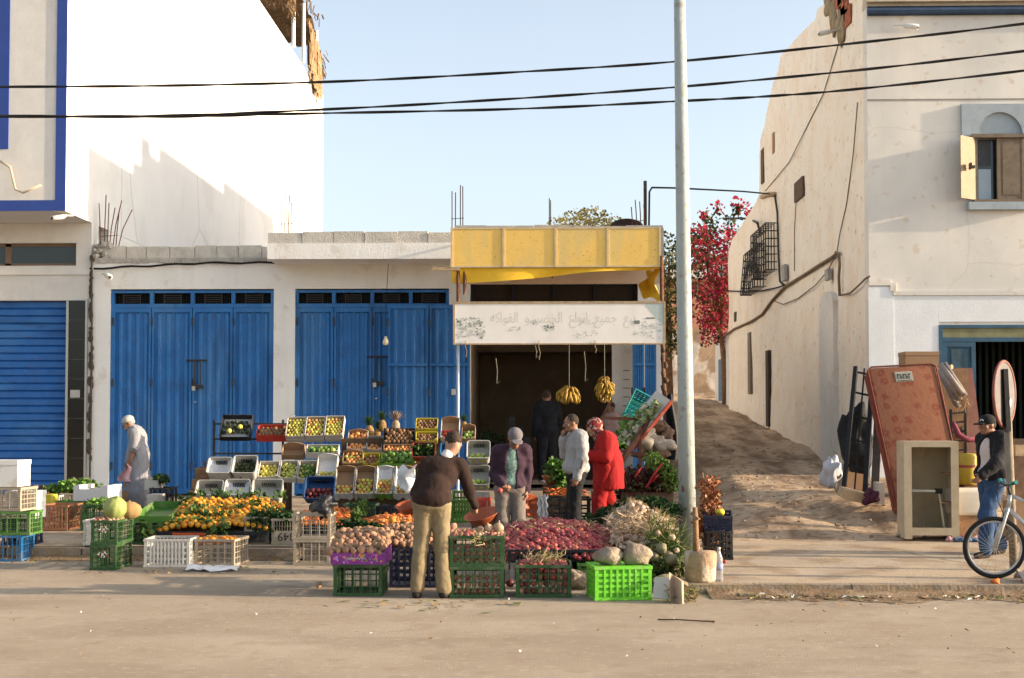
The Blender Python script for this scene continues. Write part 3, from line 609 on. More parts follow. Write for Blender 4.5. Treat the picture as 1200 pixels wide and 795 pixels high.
b=MB(); b.box(XR,XE,YR-.012,YR-.001,Z(120.5,YR),Z(119,YR)); RP(b,'score_line',[mat('grey_seam',(.33,.3,.26),1)])
# lower paint + ledge
zl=Z(347,YR); b=MB(); b.box(X(1048,YR),XE,YR-.05,YR-.001,zl-.01,zl+.07); b.box(X(1048,YR)-.06,X(1048,YR)+.05,YR-.045,YR-.001,zl+.071,Z(333,YR)); b.box(XR-.01,X(1048,YR)-.061,YR-.045,YR-.001,Z(333,YR)-.05,Z(333,YR)+.05)
RP(b,'ledge',[wallR])
b=MB(); b.box(XR-.02,X(1048,YR),YR-.03,YR-.0015,.2,Z(334,YR)-.06); b.box(X(1048,YR)+.002,dx0,YR-.02,YR-.0015,.2,zl-.012); b.box(dx0+.001,dx1,YR-.02,YR-.0015,zdr+.06,zl-.012); b.box(dx1,XE,YR-.02,YR-.0015,.2,zl-.012)
RP(b,'painted_dado',[wallRw])
# window
nich=mat('faded_grey_blue_paint',(.36,.42,.46),.95,.2,3,.3)
cxw=X(1175,YR); rw=(X(1202,YR)-X(1148,YR))/2; zs=Z(163,YR); zt=Z(126,YR)
b=MB(); xl=X(1130,YR); xr=X(1220,YR); n=18
arc=[(cxw-rw*math.cos(PI*i/n),zs+rw*1.05*math.sin(PI*i/n)) for i in range(n+1)]
for i in range(n):
    (ax,az),(cx,cz)=arc[i],arc[i+1]
    vs=[(ax,YR-.06,az),(cx,YR-.06,cz),(cx,YR-.06,zt),(ax,YR-.06,zt),(ax,YR-.002,az),(cx,YR-.002,cz)]
    b.add(vs,[(0,1,2,3),(0,4,5,1)])
b.box(xl,cxw-rw,YR-.06,YR-.002,zs,zt); b.box(cxw+rw,xr,YR-.06,YR-.002,zs,zt); b.add([(xl,YR-.06,zt),(xr,YR-.06,zt),(xr,YR-.002,zt),(xl,YR-.002,zt)],[(0,1,2,3)])
RP(b,'window_niche',[nich])
b=MB(); b.add([(x_,YR-.004,z_) for x_,z_ in arc],[tuple(range(len(arc)))]); RP(b,'niche_back',[nich])
win=b=MB(); wfm=mat('brown_grey_window_wood',(.20,.155,.11),.7,.3,8)
b.box(wx0-.07,wx1+.07,YR-.07,YR+.05,wz1,wz1+.07); b.box(wx0,wx0+.05,YR-.02,YR+.05,wz0,wz1); b.box(wx1-.05,wx1,YR-.02,YR+.05,wz0,wz1); b.box(wx0-.05,wx1+.05,YR-.1,YR+.05,wz0-.05,wz0)
mx=X(1174,YR); b.box(mx-.03,mx+.03,YR-.02,YR+.05,wz0,wz1)
wf=RP(b,'window_frame',[wfm])
def RC(b,name,m,par):
    for i,v in enumerate(b.v): b.v[i]=(v[0]-XR,v[1]-YR,v[2])
    return b.obj(name,m,par)
b=MB(); b.box(wx0+.05,mx-.03,YR+.1,YR+.11,wz0,wz1); RC(b,'pane',glassd,wf)
b=MB(); b.box(X(1152,YR),X(1167,YR),YR+.095,YR+.099,wz0+.02,Z(200,YR)); RC(b,'painted_reflection_pane',mat('painted_sky_reflection',(.36,.46,.54),.2,.05,bump=0),wf)  # pale blue colour painted in for sky reflected in the glass
b=MB(); b.box(X(1152,YR),X(1167,YR),YR+.09,YR+.094,Z(196,YR),wz1-.02); RC(b,'lace_curtain',mat('dim_curtain',(.08,.09,.1),.9,.4,30),wf)
b=MB(); b.box(mx+.03,wx1-.05,YR-.01,YR+.02,wz0,wz1); b.box(mx+.07,wx1-.09,YR-.02,YR-.0105,wz0+.1,wz1-.12); RC(b,'closed_shutter',wfm,wf)
b=MB(); xa=X(1128,YR-.2); b.add([(xa,YR-.28,wz0),(wx0,YR-.03,wz0+.0),(wx0,YR-.03,wz1),(xa,YR-.28,wz1),(xa,YR-.25,wz0),(wx0,YR+.0,wz0),(wx0,YR,wz1),(xa,YR-.25,wz1)],[(0,1,2,3),(4,7,6,5),(0,3,7,4),(0,4,5,1),(3,2,6,7)])
b.add([(xa+.06,YR-.29+.02,wz0+.08),(wx0-.05,YR-.075+.025,wz0+.08),(wx0-.05,YR-.075+.025,wz1-.08),(xa+.06,YR-.29+.02,wz1-.08)],[(0,1,2,3)]) if 0 else None
RC(b,'open_shutter',mat('sunlit_cream_shutter',(.34,.26,.165),.7,.15),wf)
b=MB(); b.box(xa+.18,xa+.26,YR-.3,YR-.2,Z(203,YR),Z(200,YR)); b.box(xa+.17,xa+.2,YR-.31,YR-.2,Z(204,YR),Z(197,YR)); RC(b,'handle',steel,wf)
b=MB(); b.box(X(1136,YR),X(1214,YR),YR-.14,YR-.002,Z(249,YR),wz0-.055); RP(b,'window_sill',[nich])
b=MB(); b.box(wx0-.2,wx1+.2,YR+.32,YR+.36,wz0-.2,wz1+.2); RP(b,'room_dark',[dark]) if 0 else None
# door
t=b=MB(); bl2=mat('worn_teal_blue_door',(.03,.10,.17),.6,.35,3,.2,streak=.5,scol=(.09,.10,.09))
b.box(dx0,dx0+.07,YR-.03,YR+.1,.6,zdr-.001); b.box(dx0+.07,dx1,YR-.03,YR+.1,zdr-.06,zdr-.001); b.box(dx0+.07,dx1,YR-.025,YR+.1,zdr-.32,zdr-.24); 
df=RP(b,'door_frame',[bl2])
b=MB(); b.box(dx0+.07,dx1,YR+.0,YR+.02,zdr-.24,zdr-.06); RC(b,'transom',mat('grimy_green_transom',(.24,.24,.13),.8,.4,3),df)
def leafd(xa,xb,y,name='door_leaf'):
    b=MB(); z1=zdr-.325; z0=.65; b.box(xa,xb,y,y+.03,z0,z1)
    for (p,q) in ((xa,xa+.08),(xb-.08,xb)): b.box(p,q,y-.03,y-.001,z0,z1)
    for z in (z0,1.6,z1-1.15,z1-.09): b.box(xa+.08,xb-.08,y-.03,y-.001,z,z+.09)
    o=RP(b,name,[bl2]); b=MB(); b.box(xa+.16,xb-.14,y-.015,y-.0011,z1-.95,z1-.14); RC(b,'door_panel',mat('scuffed_blue_panel',(.045,.10,.14),.6,.5,9,streak=.4,scol=(.12,.13,.12)),o)
leafd(dx0+.075,X(1144,YR),YR+.01)
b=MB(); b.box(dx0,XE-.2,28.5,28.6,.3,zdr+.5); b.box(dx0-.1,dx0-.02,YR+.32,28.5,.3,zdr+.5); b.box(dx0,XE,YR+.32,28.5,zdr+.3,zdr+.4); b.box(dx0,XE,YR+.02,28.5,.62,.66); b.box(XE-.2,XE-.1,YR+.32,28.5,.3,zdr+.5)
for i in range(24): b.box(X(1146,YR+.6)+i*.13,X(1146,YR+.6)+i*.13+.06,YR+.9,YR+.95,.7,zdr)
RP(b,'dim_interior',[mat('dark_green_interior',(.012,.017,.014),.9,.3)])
seccam(at(1047,30,24.42),R(60),'security camera under the blue cornice of the corner house')
seccam(wp(983,36,.05),R(-70),'rusty security camera on the alley side under the exposed brick')
# alley wall fittings
b=MB(); b.box(XR-.10,XR+.02,wp(980,400).y,wp(963,400).y,.2,0) if 0 else None
ya,yb=wp(981,400).y,wp(964,400).y; zt=Z(343,(ya+yb)/2); n=10
b.add([(XR-.1,ya+(yb-ya)*i/n,zt-.25+.25*math.sin(PI*i/n)**.5) for i in range(n+1)]+[(XR-.1,yb,.3),(XR-.1,ya,.3)],[tuple(range(n+3))])
b.add([(XR-.1,ya+(yb-ya)*i/n,zt-.25+.25*math.sin(PI*i/n)**.5) for i in range(n+1)]+[(XR+.03,ya+(yb-ya)*i/n,zt-.25+.25*math.sin(PI*i/n)**.5) for i in range(n+1)],[(i,i+1,n+2+i,n+1+i) for i in range(n)])
b.box(XR-.099,XR+.03,ya,ya+.002,.3,zt-.25); b.box(XR-.099,XR+.03,yb-.002,yb,.3,zt-.25)
RP(b,'plaster_buttress',[wallR])
def wq(px0,px1,py0,py1,dep,name,m,rec=.03):  # rectangle on alley wall
    pa=wp((px0+px1)/2,py0); pb=wp((px0+px1)/2,py1); y0=wp(px1,py0).y; y1=wp(px0,py0).y; b=MB(); b.box(XR-rec,XR+.05,y0,y1,pb.z,pa.z); return RP(b,name,[m])
brown=mat('weathered_brown_window',(.13,.085,.05),.9,.4,8)
wq(931,941,211,234,0,'window',brown,.035); wq(892.5,895.5,175,215,0,'window',brown,.05); wq(905,907,156,180,0,'plaster_scar',mat('rusty_scar',(.4,.22,.1),.9))
wq(842,847,421,470,0,'door',mat('pale_blue_alley_door',(.10,.18,.26),.7),.03); wq(877,880,390,462,0,'door_recess',mat('grey_recess',(.22,.18,.13),.9),.05); wq(898.5,901.5,411,500,0,'door_recess',mat('dark_recess',(.07,.055,.04),.9),.06); wq(861,863,366,377,0,'vent',brown,.05)
b=MB(); y1=wp(840,400).y
def lw(u,v): y=y1+1.2-(y1+1.2-42.8)*u; return (XR+.08+.03*noise.noise(Vector((y,v*3,0))),y,.5+(5.05-(y-42.8)*.09-.5)*v)
lwo=MB(); lwo.grid(lw,30,16); RP(lwo,'low_alley_wall',[wallL])
def cab(name,label,pts,r,m=rubber,cat='cable',off=.05): 
    b=MB(); b.tube([wp(x,y,off) if not isinstance(x,Vector) else x for x,y in pts],r,6); return tag(b.obj(name,m,smooth=True),label,cat)
dustc=mat('dusty_brown_cable',(.22,.15,.09),.9,.3)
cab('cable_bundle','thick drooping bundle of brown cables climbing the alley wall',[(848,395),(860,386),(880,377),(893,369),(905,352),(920,336),(940,324),(960,311),(975,302),(981,297)],.038,dustc)
cab('cable_bundle','dark cables turning down the alley wall beside the buttress',[(979,296),(983,297),(984,310),(983,325),(984,347)],.03,dustc)
cab('wall_wire','thin sagging wire from the buttress to the corner of the house',[(986,346),(996,344),(1006,335),(1014,327),(1019,324)],.02,dustc)
cab('wall_wire','thin loops of wire drooping under the cable bundle',[(905,352),(918,357),(935,350),(955,335),(970,318),(979,300)],.014,dustc)
cab('wall_wire','grey wire running down the alley wall from the roof corner to the cable bundle',[(1005,120),(1000,180),(992,240),(984,275),(981,295)],.012,dustc,off=.03)
cab('wall_wire','faint wire slanting down the alley wall from under the brick',[(985,44),(965,110),(945,150),(925,190),(897,224)],.012,dustc,off=.03)
cab('wall_wire','thin wire dropping below the small brown window',[(933,236),(931,270),(931,318)],.012,dustc,off=.03)
cab('wall_pipe','dark conduit bending down the alley wall beside the iron window cage',[(896,227),(908,229),(911,250),(912,290),(914,330),(920,336)],.03,steel)
cab('wall_bracket','small dusty ledge plate on the alley wall where the street wire lands',[(893,231),(901,228),(908,228)],.07,woodp)
b=MB(); b.tube([at(853,256.5,41),at(868,256,40),at(880,257,39.5),wp(888,262,.3),wp(891,275,.05)],.035,6); tag(b.obj('curved_lamp_bracket',steel),'thin curved lamp arm reaching out from the far end of the alley wall','lamp arm')
cab('wall_wire','wire running level along the far end of the alley wall under the cage',[(826,331),(850,341),(876,342),(893,341),(912,337),(920,334)],.02,rubber,off=.08)
b=MB(); p=wp(922,320); b.box(XR-.12,XR-.04,p.y-.2,p.y+.2,p.z-.2,p.z+.2); tag(b.obj('junction_box',mat('grey_box',(.35,.33,.3),.6)),'grey junction box on the alley wall above the cable bundle','junction box')
b=MB(); p=wp(973.5,322); b.box(XR-.12,XR-.04,p.y-.15,p.y+.15,p.z-.12,p.z+.12); tag(b.obj('junction_box',MATS['grey_box']),'small grey junction box hanging near the buttress','junction box')
# iron cages
def cage(pa,pb,ptop,pbot,dep,label,flare=0):
    y0=wp(pb,300).y; y1=wp(pa,300).y; ym=(y0+y1)/2; z1=CH+(497-ptop)*ym/1500; z0=CH+(497-pbot)*ym/1500
    b=MB(); x0=XR-.03
    def c(y,z,o): return (x0-(dep*o*(1+flare*(z1-z)/(z1-z0))),y,z)
    n=7
    for i in range(n+1):
        y=y0+(y1-y0)*i/n; b.tube([c(y,z1,1),c(y,z0,1)],.022,4); b.tube([c(y,z0,1),c(y,z0,0)],.018,4); b.tube([c(y,z1,1),c(y,z1,0)],.018,4)
    for j in range(7):
        z=z0+(z1-z0)*j/6; b.tube([c(y0,z,0),c(y0,z,1),c(y1,z,1),c(y1,z,0)],.018,4)
    for j in range(1,4):
        for y in (y0,y1): b.tube([c(y,z0,j/4),c(y,z1,j/4)],.018,4)
    tag(b.obj('window_cage',steel),label,'window grille','iron cages on the alley wall')
cage(893,911,269,322,.30,'tall boxed iron window cage on the alley wall')
cage(881,898,292,341,.22,'flaring iron window cage beyond the tall boxed one',.5)
# ---------------------------------------------------------------- end of the alley
ew=thing('pink_house','pink walled house with flat roof closing the far end of the alley','house',(6,56,0))
b=MB(); b.box(-6,2.5,0,6,2,Z(331,56)); b.box(-6.2,2.7,-.2,6,Z(331,56)+.003,Z(326,56)); b.obj('wall',mat('pink_plaster',(.50,.25,.16),.9,.2,1,.4),ew)
b=MB(); b.box(X(811,56)-6,X(817,56)-6,-.03,-.001,Z(340,56),Z(332,56)); b.obj('window',brown,ew)
b=MB(); b.box(X(780,56)-6.2,X(836,56)-6,-.35,-.25,Z(328,56),Z(318,56));b.obj('roof_parapet',wallL,ew)
b=MB(); b.grid(lambda u,v:(1.2+6.2*u,52+.05*noise.noise(Vector((u*9,v*9,0))),1.5+(Z(386,52)+.1*noise.noise(Vector((u*6,0,0)))-1.5)*v),40,16); b.box(1.2,7.4,52.05,52.4,1.5,Z(388,52))
awm=mat('peeling_white_wall',(.68,.62,.54),.95,.2,2,.8); addspeck(awm,1.1,.54,(.27,.17,.09),.8)
tag(b.obj('peeling_wall',awm),'peeling white garden wall across the far end of the alley','wall')
# foliage
def leaves(b,c,rad,n,s,k=0,droop=0,shape=None):
    for i in range(n):
        while 1:
            p=Vector((rnd(-1,1),rnd(-1,1),rnd(-1,1)))
            if p.length<=1 and (p.length>.35 or random.random()<.25): break
        q=Vector((c[0]+p.x*rad[0],c[1]+p.y*rad[1],c[2]+p.z*rad[2])); l=s*rnd(.6,1.4); d=(p.normalized()*.7+Vector((rnd(-1,1),rnd(-1,1),rnd(-1,1)-droop))).normalized()*l; w=d.cross(Vector((rnd(-1,1),rnd(-1,1),rnd(-1,1)))).normalized()*l*.42
        b.add([q,q+d*.5+w,q+d,q+d*.5-w],[(0,1,2,3)],k if not isinstance(k,(list,tuple)) else random.choice(k))
lf=[mat('leaf_dark_green',(.04,.065,.02),.7,.3),mat('leaf_olive',(.10,.11,.03),.7,.3),mat('leaf_yellow_olive',(.66,.55,.20),.75,.3)]
mag=[mat('magenta_bracts',(.46,.025,.08),.7,.3),mat('red_bracts',(.58,.05,.06),.7,.3),mat('deep_crimson',(.36,.012,.06),.7,.3),lf[0],lf[1]]
[leafy(q,.4) for q in lf+mag[:3]]
random.seed(21)
def tree(name,label,cat,base,clumps,mats,trunkr,n,s,k,group=None,lean=0):
    t=thing(name,label,cat,base); b=MB(); top=Vector((0,0,0))
    for c,r in clumps: top+=Vector(c)-Vector(base)
    top/=len(clumps); b.tube([(0,0,-.2),(top.x*.2,top.y*.2,top.z*.4),(top.x*.8,top.y*.8,top.z*.85)],[trunkr,trunkr*.8,trunkr*.4],8)
    for c,r in clumps: q=Vector(c)-Vector(base); b.tube([(top.x*.5,top.y*.5,top.z*.6),tuple((q+top*.6)*.62),tuple(q)],[trunkr*.5,trunkr*.3,trunkr*.1],5)
    b.obj('trunk',wood,t,True); b=MB()
    for c,r in clumps: leaves(b,Vector(c)-Vector(base),r,int(n*r[0]*r[2]),s,k)
    b.obj('crown',mats,t); return t
bp_=[(828,290,.5,.7),(840,300,.9,.9),(836,322,.9,.8),(842,345,.8,.9),(832,360,.9,.7),(848,372,.7,.7),(838,385,.5,.6),(850,280,.5,.5),(820,288,.4,.4),(846,320,.6,.9),(818,345,.4,.3),(834,380,.4,.4),(829,392,.2,.5),(858,305,.5,1.1),(857,350,.4,1.0)]
cl=[((at(x,y,44).x,44+rnd(-.6,.6),at(x,y,44).z),(a,.7,c)) for x,y,a,c in bp_]
t=tree('bougainvillea','crimson bougainvillea spilling over the far end of the alley wall','bush',(at(850,400,44.2).x,44.2,2.4),cl,mag,.12,700,.105,[0,1,2,2,0,1,2,3,4,3])
b=MB(); random.seed(8)
for (ax,ay,bx,by) in ((832,285,842,243),(842,280,826,252),(850,265,872,246),(852,262,866,238),(828,290,812,270)):
    a=at(ax,ay,44);c=at(bx,by,44); m=(a+c)/2+Vector((rnd(-.2,.2),0,.2)); o0=Vector((at(850,400,44.2).x,44.2,2.4)); b.tube([a-o0,m-o0,c-o0],.02,4,3)
    for q in range(9): w=a.lerp(c,rnd(.2,1)); leaves(b,w-o0,(.12,.12,.12),4,.13,[3,4])
    leaves(b,c-o0,(.25,.2,.2),26,.14,[1,1,0])
b.obj('sprays',mag,t)
cl=[((at(x,y,Y).x,Y,at(x,y,Y).z),(a,a,c)) for x,y,a,c,Y in ((800,315,1.0,1.0,60),(790,350,1.2,1.5,60),(815,300,1.2,1.3,66),(830,285,1.6,1.6,70),(808,330,1,1,60))]
tree('garden_tree','dark olive tree showing between the lamp pole and the bougainvillea','tree',(7.2,62,3.2),cl,lf,.2,80,.3,[0,0,1])
# big drooping tree beside the pole
pts_=[(778,310,.7,.9),(784,330,.9,.9),(786,352,.7,.7),(778,375,.6,1.1),(789,390,.45,.6),(782,402,.4,.5),(784,300,.6,.6)]
cl=[((at(x,y,36).x,36,at(x,y,36).z),(a,.9,c)) for x,y,a,c in pts_]
tree('drooping_tree','olive green tree drooping beside the shop corner behind the lamp pole','tree',(3.6,36.4,1.2),cl,lf,.16,700,.09,[0,1,1,2])
b=None
cl=[((at(x,y,36).x,36,at(x,y,36).z),(a,.9,c)) for x,y,a,c in ((660,268,.45,.35),(676,263,.5,.4),(694,260,.55,.4),(710,264,.5,.35),(688,268,.9,.3))]
t=tree('yellow_tree','feathery yellow green treetop showing above the yellow fascia','tree',(1.3,36,1),cl,lf,.15,1500,.08,[2,2,2,2,1])
# ---------------------------------------------------------------- street lamp pole and overhead cables
t=thing('lamp_pole','tall tapering pale blue street pole with peeling paint standing on the pavement edge','pole',(X(805.5,16.4),16.4,.165))
polem=mat('peeling_pale_blue_paint',(.38,.42,.40),.6,.15,2,.3,20,streak=.4,scol=(.34,.30,.2),spec=.3); addspeck(polem,9,.66,(.24,.17,.11),.5)
a=at(805.5,642,16.4); c=at(794.8,-60,16.4); b=MB(); b.tube([a-a,(c-a)*.33,(c-a)*.66,(c-a)],[.112,.098,.085,.07],24); b.v=[(x,y,z) for x,y,z in b.v]; b.obj('shaft',polem,t,True)
b=MB(); b.tube([(0,0,-.02),(0,0,.05)],.15,16); b.obj('footing',conc,t)
b=MB(); 
for i in range(14):
    an=rnd(0,2*PI); z=abs(random.gauss(0,1.0))+.05; z=z if random.random()<.7 else rnd(1,5); r=.113-.006*z; s=rnd(.005,.022); h=s*rnd(.8,3.5)
    vs=[]
    for j in range(7): aa=an+s/r*math.cos(2*PI*j/7)*rnd(.6,1); q=(c-a)*(z/(c-a).z); vs.append((q.x+(r+.0015)*math.cos(aa),q.y+(r+.0015)*math.sin(aa),z+h*math.sin(2*PI*j/7)*rnd(.6,1)))
    b.add(vs,[tuple(range(7))])
b.obj('rust_flake',rust,t)
def cable(pts,label,Y=18,tw=True):
    b=MB(); P=[at(x,y,Y) for x,y in pts]; Q=[]
    for i in range(len(P)-1):
        for j in range(14): 
            u=j/14; p0=P[max(i-1,0)];p1=P[i];p2=P[i+1];p3=P[min(i+2,len(P)-1)]
            Q.append(.5*((2*p1)+(-p0+p2)*u+(2*p0-5*p1+4*p2-p3)*u*u+(-p0+3*p1-3*p2+p3)*u**3))
    Q.append(P[-1])
    for s_ in ((0,1) if tw else (0,)):
        b.tube([q+Vector((0,.014*math.cos(i*.5+s_*PI)*.6,.009*math.sin(i*.5+s_*PI))) for i,q in enumerate(Q)],.0115,6)
    return tag(b.obj('overhead_cable',rubber,smooth=True),label,'cable','overhead cables crossing the street front')
cable([(-300,103),(0,102),(200,100.5),(400,95.5),(600,85),(790,72.5),(1000,51),(1200,28),(1500,-12)],'topmost twisted black cable crossing in front of the buildings')
cable([(-300,133),(0,136),(200,135.5),(400,127.5),(600,116),(790,102.5),(1000,83),(1200,60),(1500,22)],'middle twisted black cable crossing in front of the buildings')
cable([(-300,138),(0,137),(200,137),(350,133.5),(600,128),(790,119),(900,113),(1000,105),(1200,83),(1500,45)],'lowest twisted black cable crossing in front of the buildings')
# ---------------------------------------------------------------- crates
random.seed(31)
def pl(name,c,rand=0,rough=.5,**k): return mat(name,c,rough,.25,9,.08,60,spec=.35,**k)
PG=pl('green_crate_plastic',(.028,.085,.022)); PLG=pl('mid_green_plastic',(.07,.19,.03)); PBG=pl('lime_crate_plastic',(.17,.62,.03)); PDG=pl('dark_green_plastic',(.012,.05,.022))
PW=pl('white_crate_plastic',(.48,.47,.44)); PB=pl('beige_crate_plastic',(.40,.33,.24)); PK=pl('black_crate_plastic',(.014,.014,.016)); PN=pl('navy_crate_plastic',(.012,.018,.055)); PBR=pl('brown_crate_plastic',(.28,.12,.055))
PBL=pl('blue_crate_plastic',(.015,.14,.34)); PT=pl('teal_crate_plastic',(.01,.25,.22)); PR=pl('red_crate_plastic',(.42,.045,.025)); PTU=pl('blue_tub_plastic',(.02,.06,.16)); PDR=pl('dark_red_plastic',(.30,.05,.03)); PO=pl('terracotta_plastic',(.42,.10,.035))
CB=mat('brown_cardboard',(.34,.21,.12),.9,.15,5,.1); CW=mat('white_carton',(.50,.47,.42),.8,.1,5,.05); POL=mat('polystyrene',(.60,.59,.57),.8,.05,8,.1,120); CY=mat('yellow_carton',(.62,.50,.05),.7,.2,8,.05); CR=mat('red_carton',(.55,.05,.03),.6,.15,8,.05); CGR=mat('green_printed_carton',(.18,.35,.05),.7,.3,14,.03)
LIN=mat('white_plastic_liner',(.66,.66,.66),.35,.15,10,.4,20,spec=.5); CV=mat('purple_printed_carton',(.22,.04,.26),.6,.4,25,.03); SH=mat('shelf_plank',(.12,.075,.045),.9,.4,6,.4)
for q_ in (PG,PLG,PBG,PDG,PW,PB,PK,PN,PBR,PBL,PT,PR,PDR): c_=q_.node_tree.nodes['Color Ramp'].color_ramp.elements[1].color; lum=sum(c_[:3])/3; addspeck(q_,4,.6,tuple(.5*c_[i]+.5*(.22+.3*lum)*(1,.85,.66)[i] for i in range(3)),.55); addspeck(q_,40,.66,tuple(.35*c_[i]+.08 for i in range(3)),.6)
addspeck(POL,5,.62,(.40,.34,.25),.5)
def crate_mesh(w,d,h,style,nx=5,ny=4,nz=3):
    b=MB(); t=.012; hw=w/2
    if style in('grid','slot','fine'):
        b.box(-hw,hw,0,d,0,.012)
        c=.035
        for sx in(-1,1):
            for yy in(0,d-t): b.box(sx*hw-(c if sx>0 else 0),sx*hw+(0 if sx>0 else c),yy,yy+t,.012,h-.02)
            for yy in(t,d-c): b.box((sx*hw-t) if sx>0 else -hw,(sx*hw) if sx>0 else -hw+t,yy,yy+c-t,.012,h-.02)
        # rims
        for z0,z1,e in((h-.03,h,.008),(0.0,.03,.006)):
            b.box(-hw-e,hw+e,-e,t,z0,z1); b.box(-hw-e,hw+e,d-t,d+e,z0,z1); b.box(-hw-e,-hw+t,t,d-t,z0,z1); b.box(hw-t,hw+e,t,d-t,z0,z1)
        bw={'grid':.011,'slot':.02,'fine':.007}[style]; hz={'grid':.009,'slot':.028,'fine':.007}[style]
        for i in range(1,nx+1):
            x=-hw+c+(w-2*c)*i/(nx+1) if style!='fine' else -hw+w*i/(nx+1)
            b.box(x-bw/2,x+bw/2,-.004,t*.6,.03,h-.03); b.box(x-bw/2,x+bw/2,d-t*.6,d+.004,.03,h-.03)
        for i in range(1,ny+1):
            y=d*i/(ny+1)
            for s in(-1,1): b.box(min(s*hw,s*(hw-t*.6))-(.004 if s<0 else 0),max(s*hw,s*(hw-t*.6))+(.004 if s>0 else 0),y-bw/2,y+bw/2,.03,h-.03)
        for i in range(1,nz+1):
            z=.03+(h-.06)*i/(nz+1)
            b.box(-hw+.01,hw-.01,.001,t*.5,z-hz/2,z+hz/2); b.box(-hw+.01,hw-.01,d-t*.5,d-.001,z-hz/2,z+hz/2)
            b.box(-hw+.001,-hw+t*.5,.01,d-.01,z-hz/2,z+hz/2); b.box(hw-t*.5,hw-.001,.01,d-.01,z-hz/2,z+hz/2)
        if style=='grid': # finer inner lattice
            for i in range(nx*3): x=-hw+w*(i+.5)/(nx*3); b.box(x-.0025,x+.0025,.005,.008,.03,h-.03)
            for i in range(ny*3): y=d*(i+.5)/(ny*3); b.box(-hw+.005,-hw+.008,y-.0025,y+.0025,.03,h-.03); b.box(hw-.008,hw-.005,y-.0025,y+.0025,.03,h-.03)
    elif style=='tub':
        rr=.05; n=5
        def loop(w2,d2,z,r):
            P=[]
            for (cx,cy,a0) in ((w2-r,d2-r,0),(-w2+r,d2-r,PI/2),(-w2+r,-d2+r,PI),(w2-r,-d2+r,1.5*PI)):
                for i in range(n+1): a=a0+PI/2*i/n; P.append((cx+r*math.cos(a),d/2+cy+r*math.sin(a),z))
            return P
        L_=[loop(hw*.9,d*.45,0,rr),loop(hw*.97,d*.485,h*.95,rr),loop(hw,d*.5,h*.95,rr),loop(hw,d*.5,h,rr),loop(hw*.93,d*.465,h,rr*.8),loop(hw*.86,d*.43,.015,rr*.7)]
        m=len(L_[0]); b.add([p for l in L_ for p in l],[(i*m+j,i*m+(j+1)%m,(i+1)*m+(j+1)%m,(i+1)*m+j) for i in range(5) for j in range(m)]+[tuple(range(m))[::-1],tuple(5*m+j for j in range(m))])
        for i in range(7): x=-hw*.4+hw*.8*i/6; b.box(x-.006,x+.006,d-.055,d-.04,h*.35,h*.75,1)
    elif style in('carton','arch'):
        t=.008; b.box(-hw,hw,0,d,0,t); hf=h*.8
        b.box(-hw,hw,0,t,t,hf); b.box(-hw,-hw+t,t,d-t,t,h); b.box(hw-t,hw,t,d-t,t,h)
        if style=='arch':
            n=10; b.prism([(-hw,t),(hw,t)]+[(hw-2*hw*i/n,h+.05*math.sin(PI*i/n)) for i in range(n+1)],d-t,d,1)
        else: b.box(-hw,hw,d-t,d,t,h)
        for s in(-1,1): # corner gussets
            b.add([(s*hw*.999,0.001,h),(s*(hw-.05),0.001,h),(s*hw*.999,.05,h),],[(0,1,2) if s>0 else (0,2,1)])
        b.box(-hw+t,hw-t,t,d-t,t+.001,t+.003,1)
    elif style=='poly':
        t=.03; b.box(-hw,hw,0,d,0,t); b.box(-hw,hw,0,t,t,h*.75); b.box(-hw,hw,d-t,d,t,h*.75); b.box(-hw,-hw+t,t,d-t,t,h); b.box(hw-t,hw,t,d-t,t,h)
        for s in(-1,1):
            for yy in(0,d-.1): b.box(min(s*hw,s*(hw-.1)),max(s*hw,s*(hw-.1)),yy,yy+.1,h*.75+.001,h)
    elif style=='box':
        b.box(-hw,hw,0,d,0,h-.03); b.box(-hw-.008,hw+.008,-.008,d+.008,h-.06,h)
    elif style=='woodcrate':
        for i in range(4):
            z=h*i/4; b.box(-hw,hw,0,.015,z+.008,z+h/4-.008); b.box(-hw,hw,d-.015,d,z+.008,z+h/4-.008); b.box(-hw,-hw+.015,.015,d-.015,z+.008,z+h/4-.008); b.box(hw-.015,hw,.015,d-.015,z+.008,z+h/4-.008)
        b.box(-hw,hw,0,d,0,.01)
    return b
BX=[]
def crate(label,a,c,Y,z,h,d,style,ms,rz=0,tilt=0,cat='crate',name=None,group=None,n=(5,4,3),px=True):
    x0,x1=(X(a,Y),X(c,Y)) if px else (a,c); w=x1-x0
    name=name or {'tub':'plastic_tub','carton':'carton_tray','arch':'carton_tray','poly':'polystyrene_box','box':'storage_box','woodcrate':'wooden_crate'}.get(style,'plastic_crate')
    ms=ms if isinstance(ms,list) else [ms,ms]
    if z is None: z=gz((x0+x1)/2,Y+d/2)+.004
    o=crate_mesh(w,d,h,style,*n).obj(name,ms,smooth=False)
    M=Matrix.Translation(((x0+x1)/2,Y,z))@Euler((tilt,0,rz)).to_matrix().to_4x4(); o.matrix_world=M
    tag(o,label,cat,group); o['w']=w; return o,M,w,d,h
def tbox(label,a,c,pt,pb,Y,style,ms,h=.12,tilt=48,**k):
    t=R(tilt); V=(pb-pt)*Y/1500; d=max(.12,(V-h*math.cos(t))/math.sin(t)); return crate(label,a,c,Y,Z(pb,Y),h,d,style,ms,tilt=t,cat=k.pop('cat','crate' if style in('grid','slot','tub') else 'box'),**k)
